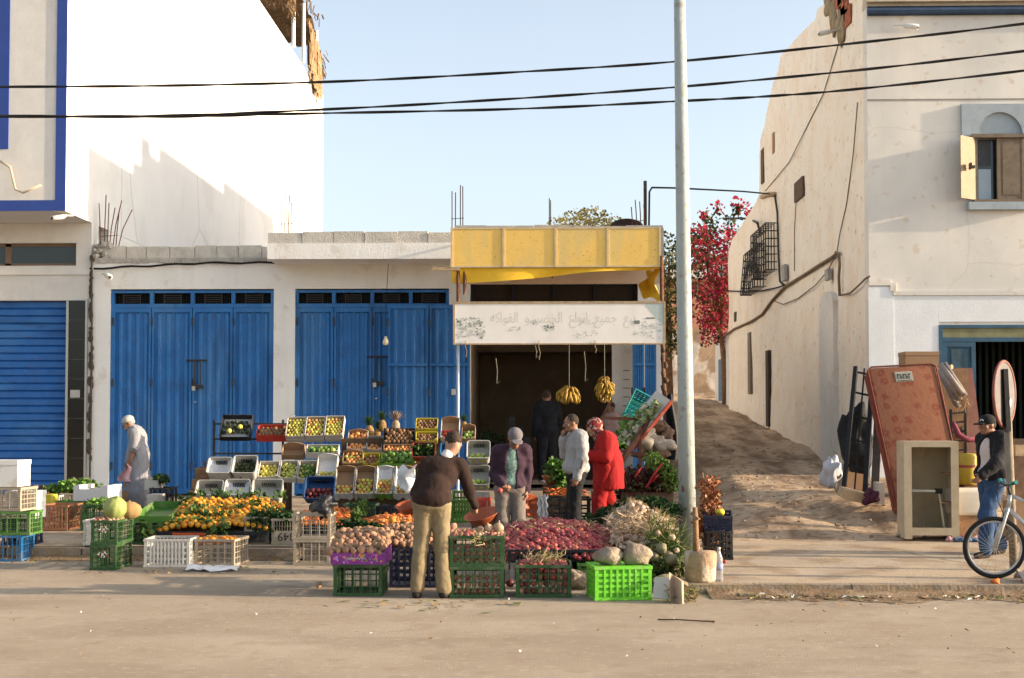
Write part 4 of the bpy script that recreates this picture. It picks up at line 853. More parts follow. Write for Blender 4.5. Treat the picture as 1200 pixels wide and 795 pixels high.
# ---------------------------------------------------------------- produce
def fm(name,c,**k): return mat(name,c,k.pop('rough',.5),k.pop('var',.25),30,.05,80,rand=k.pop('rand',.22),**k)
def ball(name,m,rr=(1,1,.93),n=10,mm=7,jit=.08,sd=1): return MB().sph((0,0,0),rr,n,mm,jit=jit,sd=sd).mesh(name,m,True)
def onion_mesh(name,m):
    b=MB(); b.lathe([(.0,-.9),(.35,-.85),(.75,-.55),(.98,-.05),(.9,.4),(.55,.75),(.22,.95),(.12,1.15),(.16,1.35),(0,1.4)],10); return b.mesh(name,m,True)
class P:
    def __init__(s,name,me,cat=None): s.name=name; s.me=me; s.cat=cat or name.replace('_',' ')
    def put(s,p,r,label,group,rot=None):
        o=bpy.data.objects.new(s.name,s.me[random.randrange(len(s.me))] if isinstance(s.me,list) else s.me); COL.objects.link(o); o.location=p; q_=r*rnd(.78,1.12); o.scale=(q_*rnd(.94,1.06),q_*rnd(.94,1.06),q_)
        o.rotation_euler=rot or (rnd(0,6.28),rnd(0,6.28),rnd(0,6.28)); o['label']=label; o['category']=s.cat; o['group']=group; return o
orange=P('orange',ball('orange',fm('orange_peel',(.66,.25,.02),rand=.2)));oy=P('orange',ball('orange',fm('yellow_orange_peel',(.70,.34,.03),rand=.2)))
mand=P('mandarin',ball('mandarin',fm('mandarin_peel',(.66,.19,.03),rand=.2),(1,1,.82)))
potato=P('potato',[MB().sph((0,0,0),(1.15,.88,.82),10,8,jit=.35,sd=i).mesh('potato',fm('potato_skin',(.40,.23,.135),var=.4,rough=.8),True) for i in range(4)])
ronion=P('red_onion',onion_mesh('red_onion',fm('red_onion_skin',(.34,.055,.055),rand=.35,rough=.4)),'onion'); ronion2=P('pink_onion',onion_mesh('pink_onion',fm('pink_onion_skin',(.38,.10,.08),rand=.3,rough=.45)),'onion')
wonion=P('pale_onion',onion_mesh('pale_onion',fm('pale_onion_skin',(.42,.30,.19),rand=.2)),'onion')
yapple=P('yellow_apple',ball('yellow_apple',fm('yellow_apple_skin',(.60,.52,.10),rand=.2)),'apple')
gapple=P('green_apple',ball('green_apple',fm('green_apple_skin',(.42,.52,.11),rand=.2)),'apple')
rapple=P('blushed_apple',ball('blushed_apple',fm('blushed_apple_skin',(.62,.38,.10),col2=(.5,.12,.05),rand=.25)),'apple')
peach=P('peach',ball('peach',fm('peach_skin',(.70,.36,.12),col2=(.62,.20,.07),rand=.2)),'peach')
pear=P('pear',MB().lathe([(0,-1),(.6,-.9),(.9,-.4),(.8,.15),(.45,.7),(.3,1.1),(0,1.25)],9).mesh('pear',fm('pear_skin',(.48,.48,.10),rand=.25),True))
kiwi=P('kiwi',ball('kiwi',fm('kiwi_skin',(.26,.14,.07),rand=.3,rough=.9),(1.2,.9,.9)))
avo=P('avocado',MB().lathe([(0,-1),(.65,-.85),(.85,-.35),(.7,.3),(.4,.9),(0,1.15)],9).mesh('avocado',fm('avocado_skin',(.05,.06,.018),rand=.4),True))
mango=P('green_mango',ball('green_mango',fm('green_mango_skin',(.10,.20,.035),rand=.3),(1.25,.9,.9)),'mango')
pom=P('dark_red_onion',onion_mesh('dark_red_onion',fm('dark_onion_skin',(.17,.03,.03),rand=.4)),'onion')
tomato=P('tomato',ball('tomato',fm('tomato_skin',(.58,.04,.02),rand=.2,rough=.3)))
carrot=P('carrot',MB().lathe([(0,-.1),(.3,0),(.33,.2),(.2,1.6),(.05,2.6),(0,2.7)],8).mesh('carrot',fm('carrot_skin',(.75,.17,.03),rand=.2),True))
garlic=P('garlic_bulb',(lambda b:(b.lathe([(0,-.8),(.6,-.7),(.95,-.1),(.7,.5),(.25,.9),(.15,1.3)],10,k=0,amp=lambda a,z:1+.06*math.cos(6*a)),b.tube([(0,0,1.2),(.15,.1,2.0),(.3,.2,2.9),(.4,.4,3.6)],[.17,.2,.15,.05],5,1),[b.tube([(0,0,-.7),(rnd(-.8,.8),rnd(-.8,.8),-1.6),(rnd(-1.4,1.4),rnd(-1.4,1.4),-2.4)],[.06,.05,.02],3,1) for i in range(9)])[0].mesh('garlic_bulb',[fm('garlic_skin',(.52,.38,.28),rand=.2),fm('dry_garlic_stalk',(.46,.32,.18),rand=.2)],True))(MB()),'garlic')
caul=P('cauliflower',(lambda b:(b.sph((0,0,.1),(.8,.8,.6),12,8,jit=.5,sd=4,k=0),leaves(b,(0,0,-.2),(1,1,.5),26,.9,1))[0].mesh('cauliflower',[mat('cauliflower_curd',(.66,.60,.44),.8,.2,20,.6,30),fm('cauliflower_leaf',(.20,.30,.08))],False))(MB()))
def cabb():
    b=MB()
    for k in range(16):
        ph=k*2.4; el=.25+.06*k; 
        def g(u,v,ph=ph,el=el,k=k):
            a=ph+(u-.5)*2.0; e=(v)*1.5*(1-.02*k)-.2; rr=(1.02-.02*k)*(1+.08*math.sin(u*11+k)*v)
            return (rr*math.cos(a)*math.cos(e),rr*math.sin(a)*math.cos(e),rr*.85*math.sin(e))
        b.grid(g,6,5)
    return b.mesh('cabbage',fm('cabbage_leaf',(.20,.36,.07),rand=.2),True)
cabbage=P('cabbage',cabb())
def fill(cr,p,r,label,group,z=None,y=(0,1),sp=1.85,mound=0,maxn=400,layers=1,rot=None,jz=.35,skip=0):
    o,M,w,d,h=cr; z=h*.6 if z is None else z; n=0; ps=p if isinstance(p,list) else [p]
    for L in range(layers):
        yy=d*y[0]+r+L*r*.4; row=0
        while yy<d*y[1]-r*.7 and n<maxn:
            xx=-w/2+r*1.1+(row%2)*r*.9+.008
            while xx<w/2-r*.9:
                m=mound*math.sin(PI*min(1,max(0,(xx/w+.5))))*math.sin(PI*min(1,max(0,(yy/d))))
                if random.random()>=skip: random.choice(ps).put(M@Vector((xx+rnd(-.1,.1)*r,yy+rnd(-.1,.1)*r,z+m-L*r*1.3+rnd(-jz,jz)*r)),r,label,group,rot); n+=1
                xx+=r*sp*1.05
            yy+=r*sp*.9; row+=1
def heap(xa,xb,ya,yb,hf,ps,r,label,group,sp=1.8,layers=2,cap=300,jz=.4,keep=None):
    n=0
    for L in range(layers):
        y=ya+L*r*.9; row=0
        while y<yb:
            x=xa+(row%2)*r*sp/2+L*r*.7
            while x<xb:
                u=(x-xa)/(xb-xa); v=(y-ya)/(yb-ya)
                if (keep is None or keep(u,v)) and n<cap:
                    q=random.choice(ps); q.put((x+rnd(-.2,.2)*r,y+rnd(-.2,.2)*r,hf(u,v)-L*r*1.2+rnd(-jz,jz)*r),r,label,group); n+=1
                x+=r*sp
            y+=r*sp*(.72 if L==0 else 1.2); row+=1
    return n
def clump(name,label,cat,boxes,mats,n,s,droop=.3,kind=None,group=None):
    b=MB()
    for c,r in boxes: leaves(b,c,r,int(n*2.2),s*.52,list(range(len(mats))),droop)
    return tag(b.obj(name,mats),label,cat,group,kind)
gm=[mat('herb_dark',(.015,.045,.012),.7,.3),mat('herb_green',(.035,.085,.02),.7,.3),mat('herb_light',(.12,.20,.04),.7,.3)]
[leafy(q,.3) for q in gm]
# ---- far left stack on the kerb
Y=16.25
crate('blue crate at the bottom of the far left stack',-38,27,Y,.0,.33,.42,'fine',PBL,n=(11,7,2))
crate('green crate holding up the beige one in the far left stack',-40,36,Y,.335,.3,.42,'grid',PLG)
crate('beige slatted crate between the green crate and the white box at far left',-40,26,Y+.02,.64,.3,.46,'grid',PB,rz=R(-4))
crate('white polystyrene box topmost in the far left stack',-40,21,Y,.95,.34,.42,'box',POL,cat='box',name='polystyrene_box')
crate('dark grey crate on the kerb just behind the blue crate',4,38,16.75,None,.34,.4,'grid',PN)
crate('white polystyrene box behind the green crate of the far left stack',8,41,16.72,.51,.36,.4,'box',POL,cat='box',name='polystyrene_box')
c=crate('brown crate standing on the pavement between the far left stack and the melon stack',47,80,18.7,None,.37,.62,'slot',PBR,n=(7,7,2))
c=crate('navy crate full of dark vegetables behind the far left stack',20,52,20.4,None,.42,.5,'slot',PN); clump('dark_vegetables','heap of dark red and green vegetables in the navy crate','vegetables',[((c[1].translation.x,20.6,.68),(.24,.2,.08))],[gm[0],mat('beet_red',(.16,.03,.03),.7),wood],160,.07,kind='stuff')
c=crate('white crate beside the navy crate at the foot of the blue shutter',53,70,20.3,None,.4,.5,'slot',PW); 
b=MB(); b.lathe([(.09,0),(.1,.14),(0,.15)],10,(X(60,20.2),20.24,.5)); tag(b.obj('yellow_pot',CY),'small yellow pot standing against the white crate','pot')
c=crate('pale beige crate between the white crate and the polystyrene tray',71,88,20.5,None,.42,.5,'slot',PB); clump('lettuce_heads','bright green lettuce lying along the crates at the foot of the shutter','lettuce',[((X(92,20.8),20.8,.75),(.35,.25,.09)),((X(72,20.8),20.8,.7),(.3,.2,.06))],[gm[2],mat('lettuce_green',(.16,.33,.05),.6,.3)],220,.12)
c=crate('white polystyrene tray resting on the green crates left of the robed man',86,128,19.5,Z(588,19.5),.24,.5,'poly',POL,rz=R(-6),cat='tray'); fill(c,potato,.035,'potato in the white polystyrene tray','potatoes in the polystyrene tray',z=.1,maxn=12,y=(.1,.5))
c=crate('dark green crate under the left end of the polystyrene tray',66,92,19.9,None,.34,.5,'grid',PLG)
c=crate('dark crate of lettuce under the right end of the polystyrene tray',96,133,18.7,None,.38,.5,'grid',PG); clump('lettuce_heads','pale lettuce lying in the green crate below the polystyrene tray','lettuce',[((X(118,18.9),18.9,.58),(.22,.2,.05))],[gm[2],MATS['lettuce_green']],120,.12)
c=crate('white slotted crate half hidden behind the melon stack',99,116,16.75,None,.33,.5,'slot',PW)
c=crate('flat brown carton by the hem of the grey robe',112,142,20.9,Z(588,20.9),.14,.4,'carton',CB,cat='box')
# melon stack
Y=15.3
c0=crate('dark green crate at the bottom of the melon stack',107,137,Y,.004,.3,.62,'grid',PG,n=(3,5,3)); c=crate('dark green crate topped with melons and onions',108,138,Y,.307,.29,.62,'grid',PG,n=(3,5,3))
fill(c,[ronion2,potato,wonion],.03,'small onion in the melon crate','onions in the melon crate',z=.28,maxn=70,mound=.04)
def melon(): 
    b=MB(); b.lathe([(0,-1),(.4,-.93),(.8,-.6),(1,0),(.85,.55),(.4,.92),(.08,.98),(.06,1.15)],40,amp=lambda a,z:1+.05*abs(math.cos(5*a))); return b
ml=mat('striped_melon_rind',(.20,.27,.06),.5,.3,4,.1,col2=(.30,.31,.11)); o=melon().obj('melon',ml,smooth=True); o.location=(X(134,15.45),15.5,.73); o.scale=(.14,.14,.15); o.rotation_euler=(R(20),R(20),0); tag(o,'ribbed green melon on top of the dark green crates','melon')
o=melon().obj('melon',mat('tan_melon_rind',(.42,.27,.11),.8,.3,30,.5),smooth=True); o.location=(X(152,15.7),15.72,.69); o.scale=(.15,.13,.11); tag(o,'tan netted melon beside the green ribbed melon','melon')
for (px,l) in ((108,'green crest printed on the upper melon crate'),(109,'pale crest printed on the lower melon crate')): pass
def crest(c,cy=0):
    o=c[0]; b=MB()
    for i in range(9):
        a=2*PI*i/9+.3; b.cbox((.05*math.cos(a),-.011,c[4]*.62+.03*math.sin(a)),(.022,.002,.012),k=i%3,rot=(0,a,0))
    b.cbox((0,-.011,c[4]*.62),(.03,.002,.03),k=0); b.obj('printed_emblem',[PW,MATS['whitewash_bright'],PR],o)
crest(c); crest(c0)
# crates around the robed man
c=crate('black crate behind the robed man at the foot of the left blue door',176,198,20.6,None,.5,.5,'slot',PK); c=crate('white and brown carton on the black crate behind the robed man',170,186,20.8,Z(575,20.8),.2,.4,'carton',[CW,CB],cat='box'); c=crate('pale grey box standing beside the hem of the robe',173,186,20.2,None,.42,.4,'box',PW,cat='box')
clump('vegetable_tops','dark leafy tops in the crate behind the robed man','vegetables',[((X(190,20.9),20.9,.86),(.12,.15,.06))],gm,90,.1,kind='stuff')
# ---- white and beige crates on the road before the kerb
c=crate('white slotted crate on the road below the orange heap',170.5,223,15.6,.004,.345,.5,'slot',PW,rz=R(3),n=(10,6,3)); 
c=crate('dusty beige crate with a few oranges beside the white slotted crate',229,276,15.75,.004,.33,.55,'grid',PB,rz=R(-5),n=(4,4,3)); fill(c,orange,.042,'orange in the dusty beige crate','oranges in the beige crate',z=.31,y=(.0,.75),maxn=26)
o=tag(MB().grid(lambda u,v:(X(222,15.3)+.62*u,15.15+.3*v+.05*math.sin(u*9),.01+.05*abs(noise.noise(Vector((u*4,v*3,0))))+.04*math.sin(v*PI)),14,7).obj('plastic_sheet',LIN,smooth=True),'crumpled clear plastic sheet on the road against the beige crate','plastic sheet')
c=crate('lower beige lattice crate of the pair standing by the potatoes',344.5,387,15.9,.004,.31,.45,'grid',PB,n=(3,4,2)); c=crate('upper beige lattice crate of the pair standing by the potatoes',343,387.5,15.9,.318,.32,.45,'grid',PB,n=(3,4,2))
tag(MB().sph((X(379,15.9),16.0,.73),(.13,.11,.12),18,12,jit=1.3,sd=3).obj('black_bag',MATS['black_crate_plastic'],smooth=True),'crumpled black bag on top of the beige crate pair','bag')
# '349' crates
c=crate('upturned beige crate with a blank side panel at the kerb',287,316,17.0,.16,.36,.45,'fine',PB,n=(9,5,3)); MB().box(-c[2]/2+.04,c[2]/2-.07,-.008,-.0045,.04,.19).obj('side_panel',PB,c[0])
c=crate('upturned beige crate with the number 349 upside down on its panel',319,350,16.95,.16,.34,.45,'fine',PB,n=(9,5,3)); MB().box(-c[2]/2+.04,c[2]/2-.01,-.008,-.0045,.03,.18).obj('side_panel',PB,c[0])
text('349',.155,(.02,-.0095,.105),(PI/2,PI,0),black,c[0],'painted_number',.001)
# ---- orange heap
for i,(a,cc,l) in enumerate(((150,184,'dark crate at the left end under the orange heap'),(186,250,'black crate under the middle of the orange heap'),(252,316,'black crate at the right end under the orange heap'))):
    crate(l,a,cc,16.95,Z(636,16.95) if i else .16,.14 if i else .25,.55,'slot' if i else 'grid',PK if i else PG)
crate('orange red crate peeping out under the orange heap',204,252,16.9,.165,.15,.5,'slot',mat('orange_red_plastic',(.55,.09,.02),.5),n=(14,4,0)); crate('dark green crate under the right half of the orange heap',256,284,17.0,.165,.17,.5,'fine',PDG)
crate('bright green tilted tray at the left of the orange heap',158,203,17.2,.42,.12,.9,'carton',PLG,tilt=R(8),cat='tray')
tag(MB().box(X(150,17),X(318,17),17.3,18.4,.2,.4).obj('display_bench',SH),'low plank bench under the orange heap','bench')
random.seed(41)
hfo=lambda u,v:.43+.33*min(1,v*1.25)-.16*abs(u-.55)**2*3+.03*math.sin(u*9)
heap(X(187,17.2),X(322,17.2),16.98,18.3,hfo,[orange,oy,oy],.042,'orange in the big leafy heap before the left blue door','oranges in the big heap',sp=2.0,cap=285,keep=lambda u,v: (v<.15 or u>.12*v) and not(u<.2 and v>.55+1.2*u))
b=MB()
for i in range(60): x=rnd(X(190,17.2),X(325,17.2)); v=rnd(0,1); u=(x-X(187,17.2))/(X(322,17.2)-X(187,17.2)); leaves(b,(x,17+1.25*v,hfo(u,v)+.03),(.05,.04,.03),13,.06,[1,2,1])
tag(b.obj('orange_leaves',gm),'glossy green leaves scattered through the orange heap','leaves',kind='stuff')
b=MB(); 
for px,l in ((172,.32),(168,.2),(251,.15),(262,.2)): leaves(b,(X(px,16.9),16.9,.44-l*.4),(.03,.02,l*.6),26,.09,[1,2],1)
tag(b.obj('hanging_stalks',gm),'leafy stalks hanging over the crates of the orange heap','stalks',kind='stuff')
# ---- herbs and mandarins
tag(MB().box(X(322,17),X(520,17),17.3,18.8,.2,.38).obj('display_bench',SH),'low plank bench under the mandarin heaps','bench')
clump('herb_bunches','dark green herb bunches hanging between oranges and mandarins','herbs',[((X(x,17.1),17.1,z),(.13,.16,.13)) for x,z in ((303,.46),(315,.5),(327,.5),(338,.47),(310,.34),(322,.36),(333,.38))],gm[:2],230,.08,.8)
clump('herb_bunches','leafy bunches hanging below the mandarin heaps','herbs',[((X(x,16.9),16.95,z),(.12,.08,.08)) for x,z in ((403,.4),(412,.36),(424,.4),(436,.38),(452,.33),(470,.38))],gm[:2],130,.09,.8)
clump('herb_bunches','bright leaves tucked between the two mandarin heaps','herbs',[((X(423,17.6),17.7,.6),(.09,.3,.1)),((X(418,17.3),17.3,.5),(.05,.1,.06))],gm[1:],130,.09)
random.seed(42)
crate('black tray under the left mandarin heap',348,418,17.1,.26,.14,.6,'slot',PK); crate('black tray under the right mandarin heap',424,512,17.0,.24,.14,.6,'slot',PK)
heap(X(344,17.4),X(420,17.4),17.15,18.5,lambda u,v:.42+.32*min(1,v*1.2)-.35*(u-.5)**2,[mand],.038,'mandarin in the heap above the beige crate pair','mandarins in the left heap',sp=1.9,cap=150)
heap(X(425,17.3),X(512,17.3),17.05,18.3,lambda u,v:.38+.27*min(1,v*1.2)-.3*(u-.5)**2,[mand,mand,peach],.038,'mandarin in the heap behind the potatoes','mandarins in the right heap',sp=1.9,cap=145)
o=oy.put((X(460,16.95),16.98,.47),.062,'large orange squash at the front of the mandarin heap','squashes'); o.name='squash'; o['category']='squash'; del o['group']
c=tbox('navy tub of dark onions tipped forward above the mandarins',356.5,393,559,592,18.7,'tub',[PTU,black],h=.16,tilt=55); fill(c,pom,.04,'dark red onion in the tipped navy tub','onions in the navy tub',z=.08,y=(.05,.7),maxn=40,layers=2)
# ---- stepped display, left block
tag((lambda b:(b.box(X(222,20.3),X(334,20.3),20.35,20.4,.45,Z(592,20.3)),[b.box(X(222,20.3)+.02*i,X(334,20.3),20.1+i*.2,20.3+i*.2,.3,.55+.17*i) for i in range(4)])[0].obj('display_stand',SH))(MB()),'stepped plank stand under the tilted white crates','stand')
tag((lambda b:([b.box(X(220,20.0)+.035*i,X(250,20.0),19.9+.05*i,20.0+.05*i,.4+.17*i,.55+.17*i) for i in range(4)])and b.obj('sloping_planks',wood))(MB()),'sloping brown plank panel left of the tilted white crates','panel')
def liner(c,label): 
    o,M,w,d,h=c; b=MB(); b.grid(lambda u,v:(-w/2+.02+(w-.04)*u,.02+(d-.03)*v,.02+.10*(abs(u-.5)*2)**3+.07*v**3+.02*noise.noise(Vector((u*7,v*7,w)))),12,10); b.obj('liner',LIN,o,smooth=True)
c=tbox('tilted white crate nearly empty of avocados, upper left of the display',244,272.5,536,564,19.9,'tub',[PW,black],h=.2,tilt=50); fill(c,avo,.045,'avocado in the nearly empty white crate','avocados in the upper left crate',z=.06,y=(.03,.4),maxn=9); liner(c,'')
c=tbox('tilted white crate half full of avocados beside the nearly empty one',273,302,534,564,19.9,'tub',[PW,black],h=.2,tilt=50); fill(c,avo,.042,'avocado in the half full white crate','avocados in the white crate',z=.08,y=(.03,.85),maxn=60,layers=2)
c=tbox('tilted white crate with a little red pepper, lower left of the display',231,263,563,590,19.4,'tub',[PW,black],h=.2,tilt=50); fill(c,tomato,.035,'red pepper in the lower left white crate','red fruit in the lower left crate',z=.06,y=(.0,.3),maxn=14)
c=tbox('tilted white crate lined with crumpled plastic in the lower row',264,294,562,590,19.4,'tub',[PW,black],h=.2,tilt=50); liner(c,''); fill(c,[yapple,mango],.035,'small fruit in the plastic lined crate','fruit in the lined crate',z=.1,y=(.0,.35),maxn=14)
c=tbox('tilted white crate of pale green apples in the lower row',295,332,562,594,19.3,'tub',[PW,black],h=.2,tilt=50); fill(c,gapple,.038,'pale green apple in the lower right white crate','apples in the lower white crate',z=.08,y=(.0,.42),maxn=40,layers=2)
for lab,a,cc,pt,pb,ms,pr,g in (('white tray of yellow apples beside the tilted avocado crate',303,326.5,541,565,[CW,CB],yapple,'yellow apples in the middle tray'),('white tray of green pears next to the yellow apples',327.5,348,540,566,[CW,CB],pear,'pears in the middle tray'),('white tray of olive green pears at the end of the middle row',349,371,540,567,[CW,CB],[pear,mango],'pears in the end tray')):
    c=tbox(lab,a,cc,pt,pb,20.0,'carton',ms,h=.13,tilt=45); fill(c,pr,.033,'fruit of its kind in the '+lab.split(' beside')[0].split(' next')[0].split(' at ')[0],g,z=.07,maxn=60,layers=1)
c=tbox('white liner box with few yellow apples under the green topped box',371.5,395,534,563,19.9,'arch',[CW,LIN],h=.14,tilt=52); fill(c,yapple,.034,'yellow apple in the nearly empty white liner box','apples in the liner box',z=.06,y=(0,.45),maxn=16)
c=tbox('shallow brown carton with its flap up below the apple trays',331,357,521,539,20.6,'arch',[CB,CB],h=.14,tilt=45); fill(c,mango,.04,'green mango in the shallow brown carton','mangoes in the brown carton',z=.05,y=(0,.3),maxn=6)
c=tbox('white box heaped with green mangoes below the apple trays',359,397,521,538,20.5,'carton',[CW,CB],h=.15,tilt=35); fill(c,[mango,gapple],.04,'green mango in the white box below the apple trays','mangoes in the white box',z=.13,maxn=60)
b=MB(); 
for xx in (X(250,21.4),X(331,21.4),X(402,21.4)): b.bar((xx,21.45,.35),(xx,21.45,Z(492,21.4)),.035); b.bar((xx,20.9,.35),(xx,20.9,1.15),.035)
for z in (Z(497,21.4),Z(515,21.4),Z(532,21.4)): b.bar((X(250,21.4),21.45,z),(X(402,21.4),21.45,z),.03)
b.box(X(250,21.4),X(402,21.4),20.9,21.44,1.1,1.12)
tag(b.obj('display_rack',steel),'dark steel tube rack holding the top row of fruit trays','rack')
c=tbox('black lined tray of dark fruit at the top left of the rack',258.5,294,486,517,21.2,'carton',[PK,LIN],h=.14,tilt=55,cat='tray'); fill(c,avo,.04,'dark avocado in the black tray','avocados in the black tray',z=.07,y=(.2,.85),maxn=34); [yapple.put(c[1]@Vector(q),.045,'yellow fruit among the dark avocados','yellow fruit in the black tray') for q in ((-.1,.12,.12),(.07,.2,.12))]
c=tbox('red carton of packed pale fruit on the rack beside the black tray',301,336,498,518,21.2,'carton',[CR,CY],h=.16,tilt=30); fill(c,kiwi,.036,'brown kiwi in the red carton','kiwis in the red carton',z=.12,maxn=40)
for i,(a,cc) in enumerate(((335.5,357),(358,380),(381,402.5))):
    lab=['leftmost','middle','rightmost'][i]; c=tbox('%s of the three white trays of yellow apples on top of the rack'%lab,a,cc,488.5-i*.6,516-i*.6,21.0,'carton',[CW,CB],h=.13,tilt=52)
    fill(c,[yapple,yapple,rapple] if i else yapple,.0285,'yellow apple in the %s of the three rack trays'%lab,'apples in the %s rack tray'%lab,z=.09,sp=1.95,maxn=60,jz=.1)
    MB().prism([(-c[2]/2,-.05+0),(-c[2]/4,-.075),(0,-.05),(c[2]/4,-.075),(c[2]/2,-.05),(c[2]/2,.02),(-c[2]/2,.02)],-.008,-.003).obj('paper_skirt',CW,c[0])
# ---- centre block
tag((lambda b:([b.box(X(396,20.6),X(520,20.6),20.0+i*.33,20.33+i*.33,.3,.62+.30*i) for i in range(4)])and b.obj('display_stand',SH))(MB()),'stepped plank stand under the boxes before the right blue door','stand')
names=['first','second','third','fourth']
for i,(a,cc,ms) in enumerate(((393,415.5,[CW,CB]),(416.5,439,[CW,CB]),(440,461,[CW,LIN]),(462,485,[CW,CB]))):
    c=tbox('%s box from the left in the row lined with white plastic'%names[i],a,cc,548,584,19.6,'arch',ms,h=.15,tilt=55); liner(c,'') if i in(2,3) else None
    fill(c,[yapple,rapple],.034,'blushed apple in the %s plastic lined box'%names[i],'apples in the %s lined box'%names[i],z=.08,y=(.0,.42 if i in (0,3) else .62),maxn=40)
    b=MB(); w=c[2]; b.grid(lambda u,v:(-w/2+w*u,-.012-.012*math.sin(u*17+i)*v-.01*v,.13-.13*v*(1+.25*math.sin(u*11+i*2))),14,3); b.obj('paper_skirt',CGR if i==2 else (LIN if i in(0,3) else MATS['white_carton']),c[0],smooth=True)
o=tag(MB().grid(lambda u,v:(X(468,19.5)+.26*u+.03*math.sin(v*7),19.45-.1*math.sin(u*PI),Z(575,19.5)+.36*v+.04*math.sin(u*8)),10,10).obj('plastic_bag',LIN,smooth=True),'white plastic bag draped over the right end of the lined boxes','bag')
for lab,a,cc,pt,pb,Y,st,ms,pr,r,g,kw in (
 ('brown carton with arched back holding yellow peaches',407,430,505,531,21.0,'arch',[CW,CB],peach,.036,'peaches in the arched carton',{}),
 ('white edged box of peaches below the pineapples',430.5,448,511,532,21.0,'carton',[CW,CY],peach,.036,'peaches below the pineapples',{}),
 ('brown carton of yellow pears behind the lined boxes',402,425,529,548,20.4,'arch',[CB,CB],[peach,pear],.034,'pears in the low brown carton',{}),
 ('low box of brown kiwis behind the lined boxes',425.5,445,531,548,20.4,'carton',[CY,CB],kiwi,.034,'kiwis in the low box',{}),
 ('black cloth lined tray of kiwis under the wrapped pineapple',449,486,502,524,20.9,'carton',[PK,black],kiwi,.036,'kiwis in the black tray',{}),
 ('flat carton of blushed peaches under the black kiwi tray',450,484,523,533,20.5,'carton',[CB,CB],rapple,.03,'peaches in the flat carton',{}),
 ('upper yellow framed box of dates against the right blue door',487.5,513,490,507,21.1,'carton',[CY,CB],kiwi,.028,'dates in the upper yellow box',{}),
 ('lower yellow framed box of dates above the red tubs',487.5,513,506,521,20.9,'carton',[CY,CB],kiwi,.028,'dates in the lower yellow box',{}),
 ('white edged carton with a few red fruit beside the yellow framed boxes',516.5,538,490,518,21.0,'arch',[CW,CB],tomato,.034,'red fruit in the carton',{'y':(0,.5)}),
 ('brown carton of green tomatoes left of the shop entrance',541,557,499,519,20.9,'arch',[CB,CB],[gapple,mango],.034,'green fruit by the entrance',{'y':(0,.7)}),
 ):
    c=tbox(lab,a,cc,pt,pb,Y,st,ms,h=.12,tilt=48); fill(c,pr,r,'piece of fruit in the '+lab.split(' with')[0].split(' holding')[0].split(' under')[0].split(' behind')[0],g,z=.08,maxn=60,**kw)
c=crate('shallow box of green mangoes and avocados behind the lined boxes',444,486,20.3,Z(549,20.3),.1,.4,'carton',CGR,cat='box',tilt=R(22)); fill(c,mango,.052,'dark green mango in the shallow box','mangoes in the shallow box',z=.1,maxn=40,mound=.06)
for lab,a,cc,pt,pb,m_ in (('upper dark red tub of spiky greens above its twin',483,511,518,542,PDR),('lower dark red tub of dark greens beside the bending man',483.5,510,543,571,PDR)):
    c=tbox(lab,a,cc,pt,pb,20.0,'tub',[m_,black],h=.16,tilt=58); M=c[1]; o=clump('leafy_greens','spiky dark greens in the '+lab.split(' of')[0],'greens',[(tuple(M@Vector((sx*.09,.15,.1))),(.08,.05,.09)) for sx in(-1,1)],gm,70,.1)
tbox('empty bright blue tub behind the bending man',516,538,518,545,20.2,'tub',[PBL,black],h=.16,tilt=58)
for lab,a,cc,pt,pb in (('upper tilted white crate of green apples beside the bending man',547,575,516,545),('lower tilted white crate of green apples beside the bending man',547,574.5,545,576)):
    c=tbox(lab,a,cc,pt,pb,19.4,'tub',[PW,black],h=.2,tilt=58); fill(c,gapple,.042,'green apple in the '+lab.split(' tilted')[0]+' white crate by the bending man','apples in the '+lab.split(' ')[0]+' white crate',z=.1,y=(0,.55),maxn=40,layers=2)
crate('empty white crate supporting the tilted apple crates',549,573,19.6,.2,.5,.4,'slot',PW)
def pineapple(p,label,wrap=False,s=1):
    t=thing('pineapple',label,'pineapple',p,rot=(R(-6),R(rnd(-6,6)),0)); t.scale=(s,)*3
    MB().lathe([(0,0),(.05,.01),(.068,.07),(.065,.14),(.04,.19),(0,.2)],12,amp=lambda a,z:1+.06*math.sin(a*8+z*90)).obj('fruit',mat('pineapple_rind',(.30,.18,.06),.8,.4,40,.5) if not wrap else mat('brown_wrapping',(.38,.27,.17),.6,.4,20,.4),t,True)
    b=MB()
    for i in range(26):
        a=i*2.4; l=.20-.004*i+.02; e=.5+.035*i; d=Vector((math.cos(a)*math.cos(e),math.sin(a)*math.cos(e),math.sin(e)))*l; w=Vector((-math.sin(a),math.cos(a),0))*.014; q=Vector((0,0,.18+.002*i)); b.add([q-w,q+w,q+d*.6+w*.8,q+d+Vector((0,0,.01)),q+d*.6-w*.8],[(0,1,2,3,4)])
    b.obj('leaf_crown',gm[1] if not wrap else MATS['brown_wrapping'],t)
zz=Z(513,21.3)
pineapple((X(434,21.3),21.3,zz),'leftmost pineapple standing on top of the boxes',s=1.05); pineapple((X(442,21.4),21.4,zz-.02),'small pineapple between the two taller ones',s=.85); pineapple((X(448.5,21.4),21.4,zz+.1),'pineapple at the right of the group with a paper tag',s=1.0); pineapple((X(464,21.45),21.45,Z(507,21.45)),'wrapped brown pineapple standing alone above the kiwi tray',True,1.05)
pineapple((X(544,21.5),21.5,Z(505,21.5)),'pineapple beside the shop entrance post',s=.8)
# below the lined boxes
crate('dark green crate under the row of plastic lined boxes',403,440,18.9,.2,.37,.5,'fine',PDG,n=(12,6,3)); crate('red crate under the right end of the lined boxes',466,492,18.8,.2,.38,.5,'fine',PDR,n=(9,6,3)); crate('black crate between the green and red ones under the lined boxes',441,464,19.0,.2,.34,.5,'slot',PK)
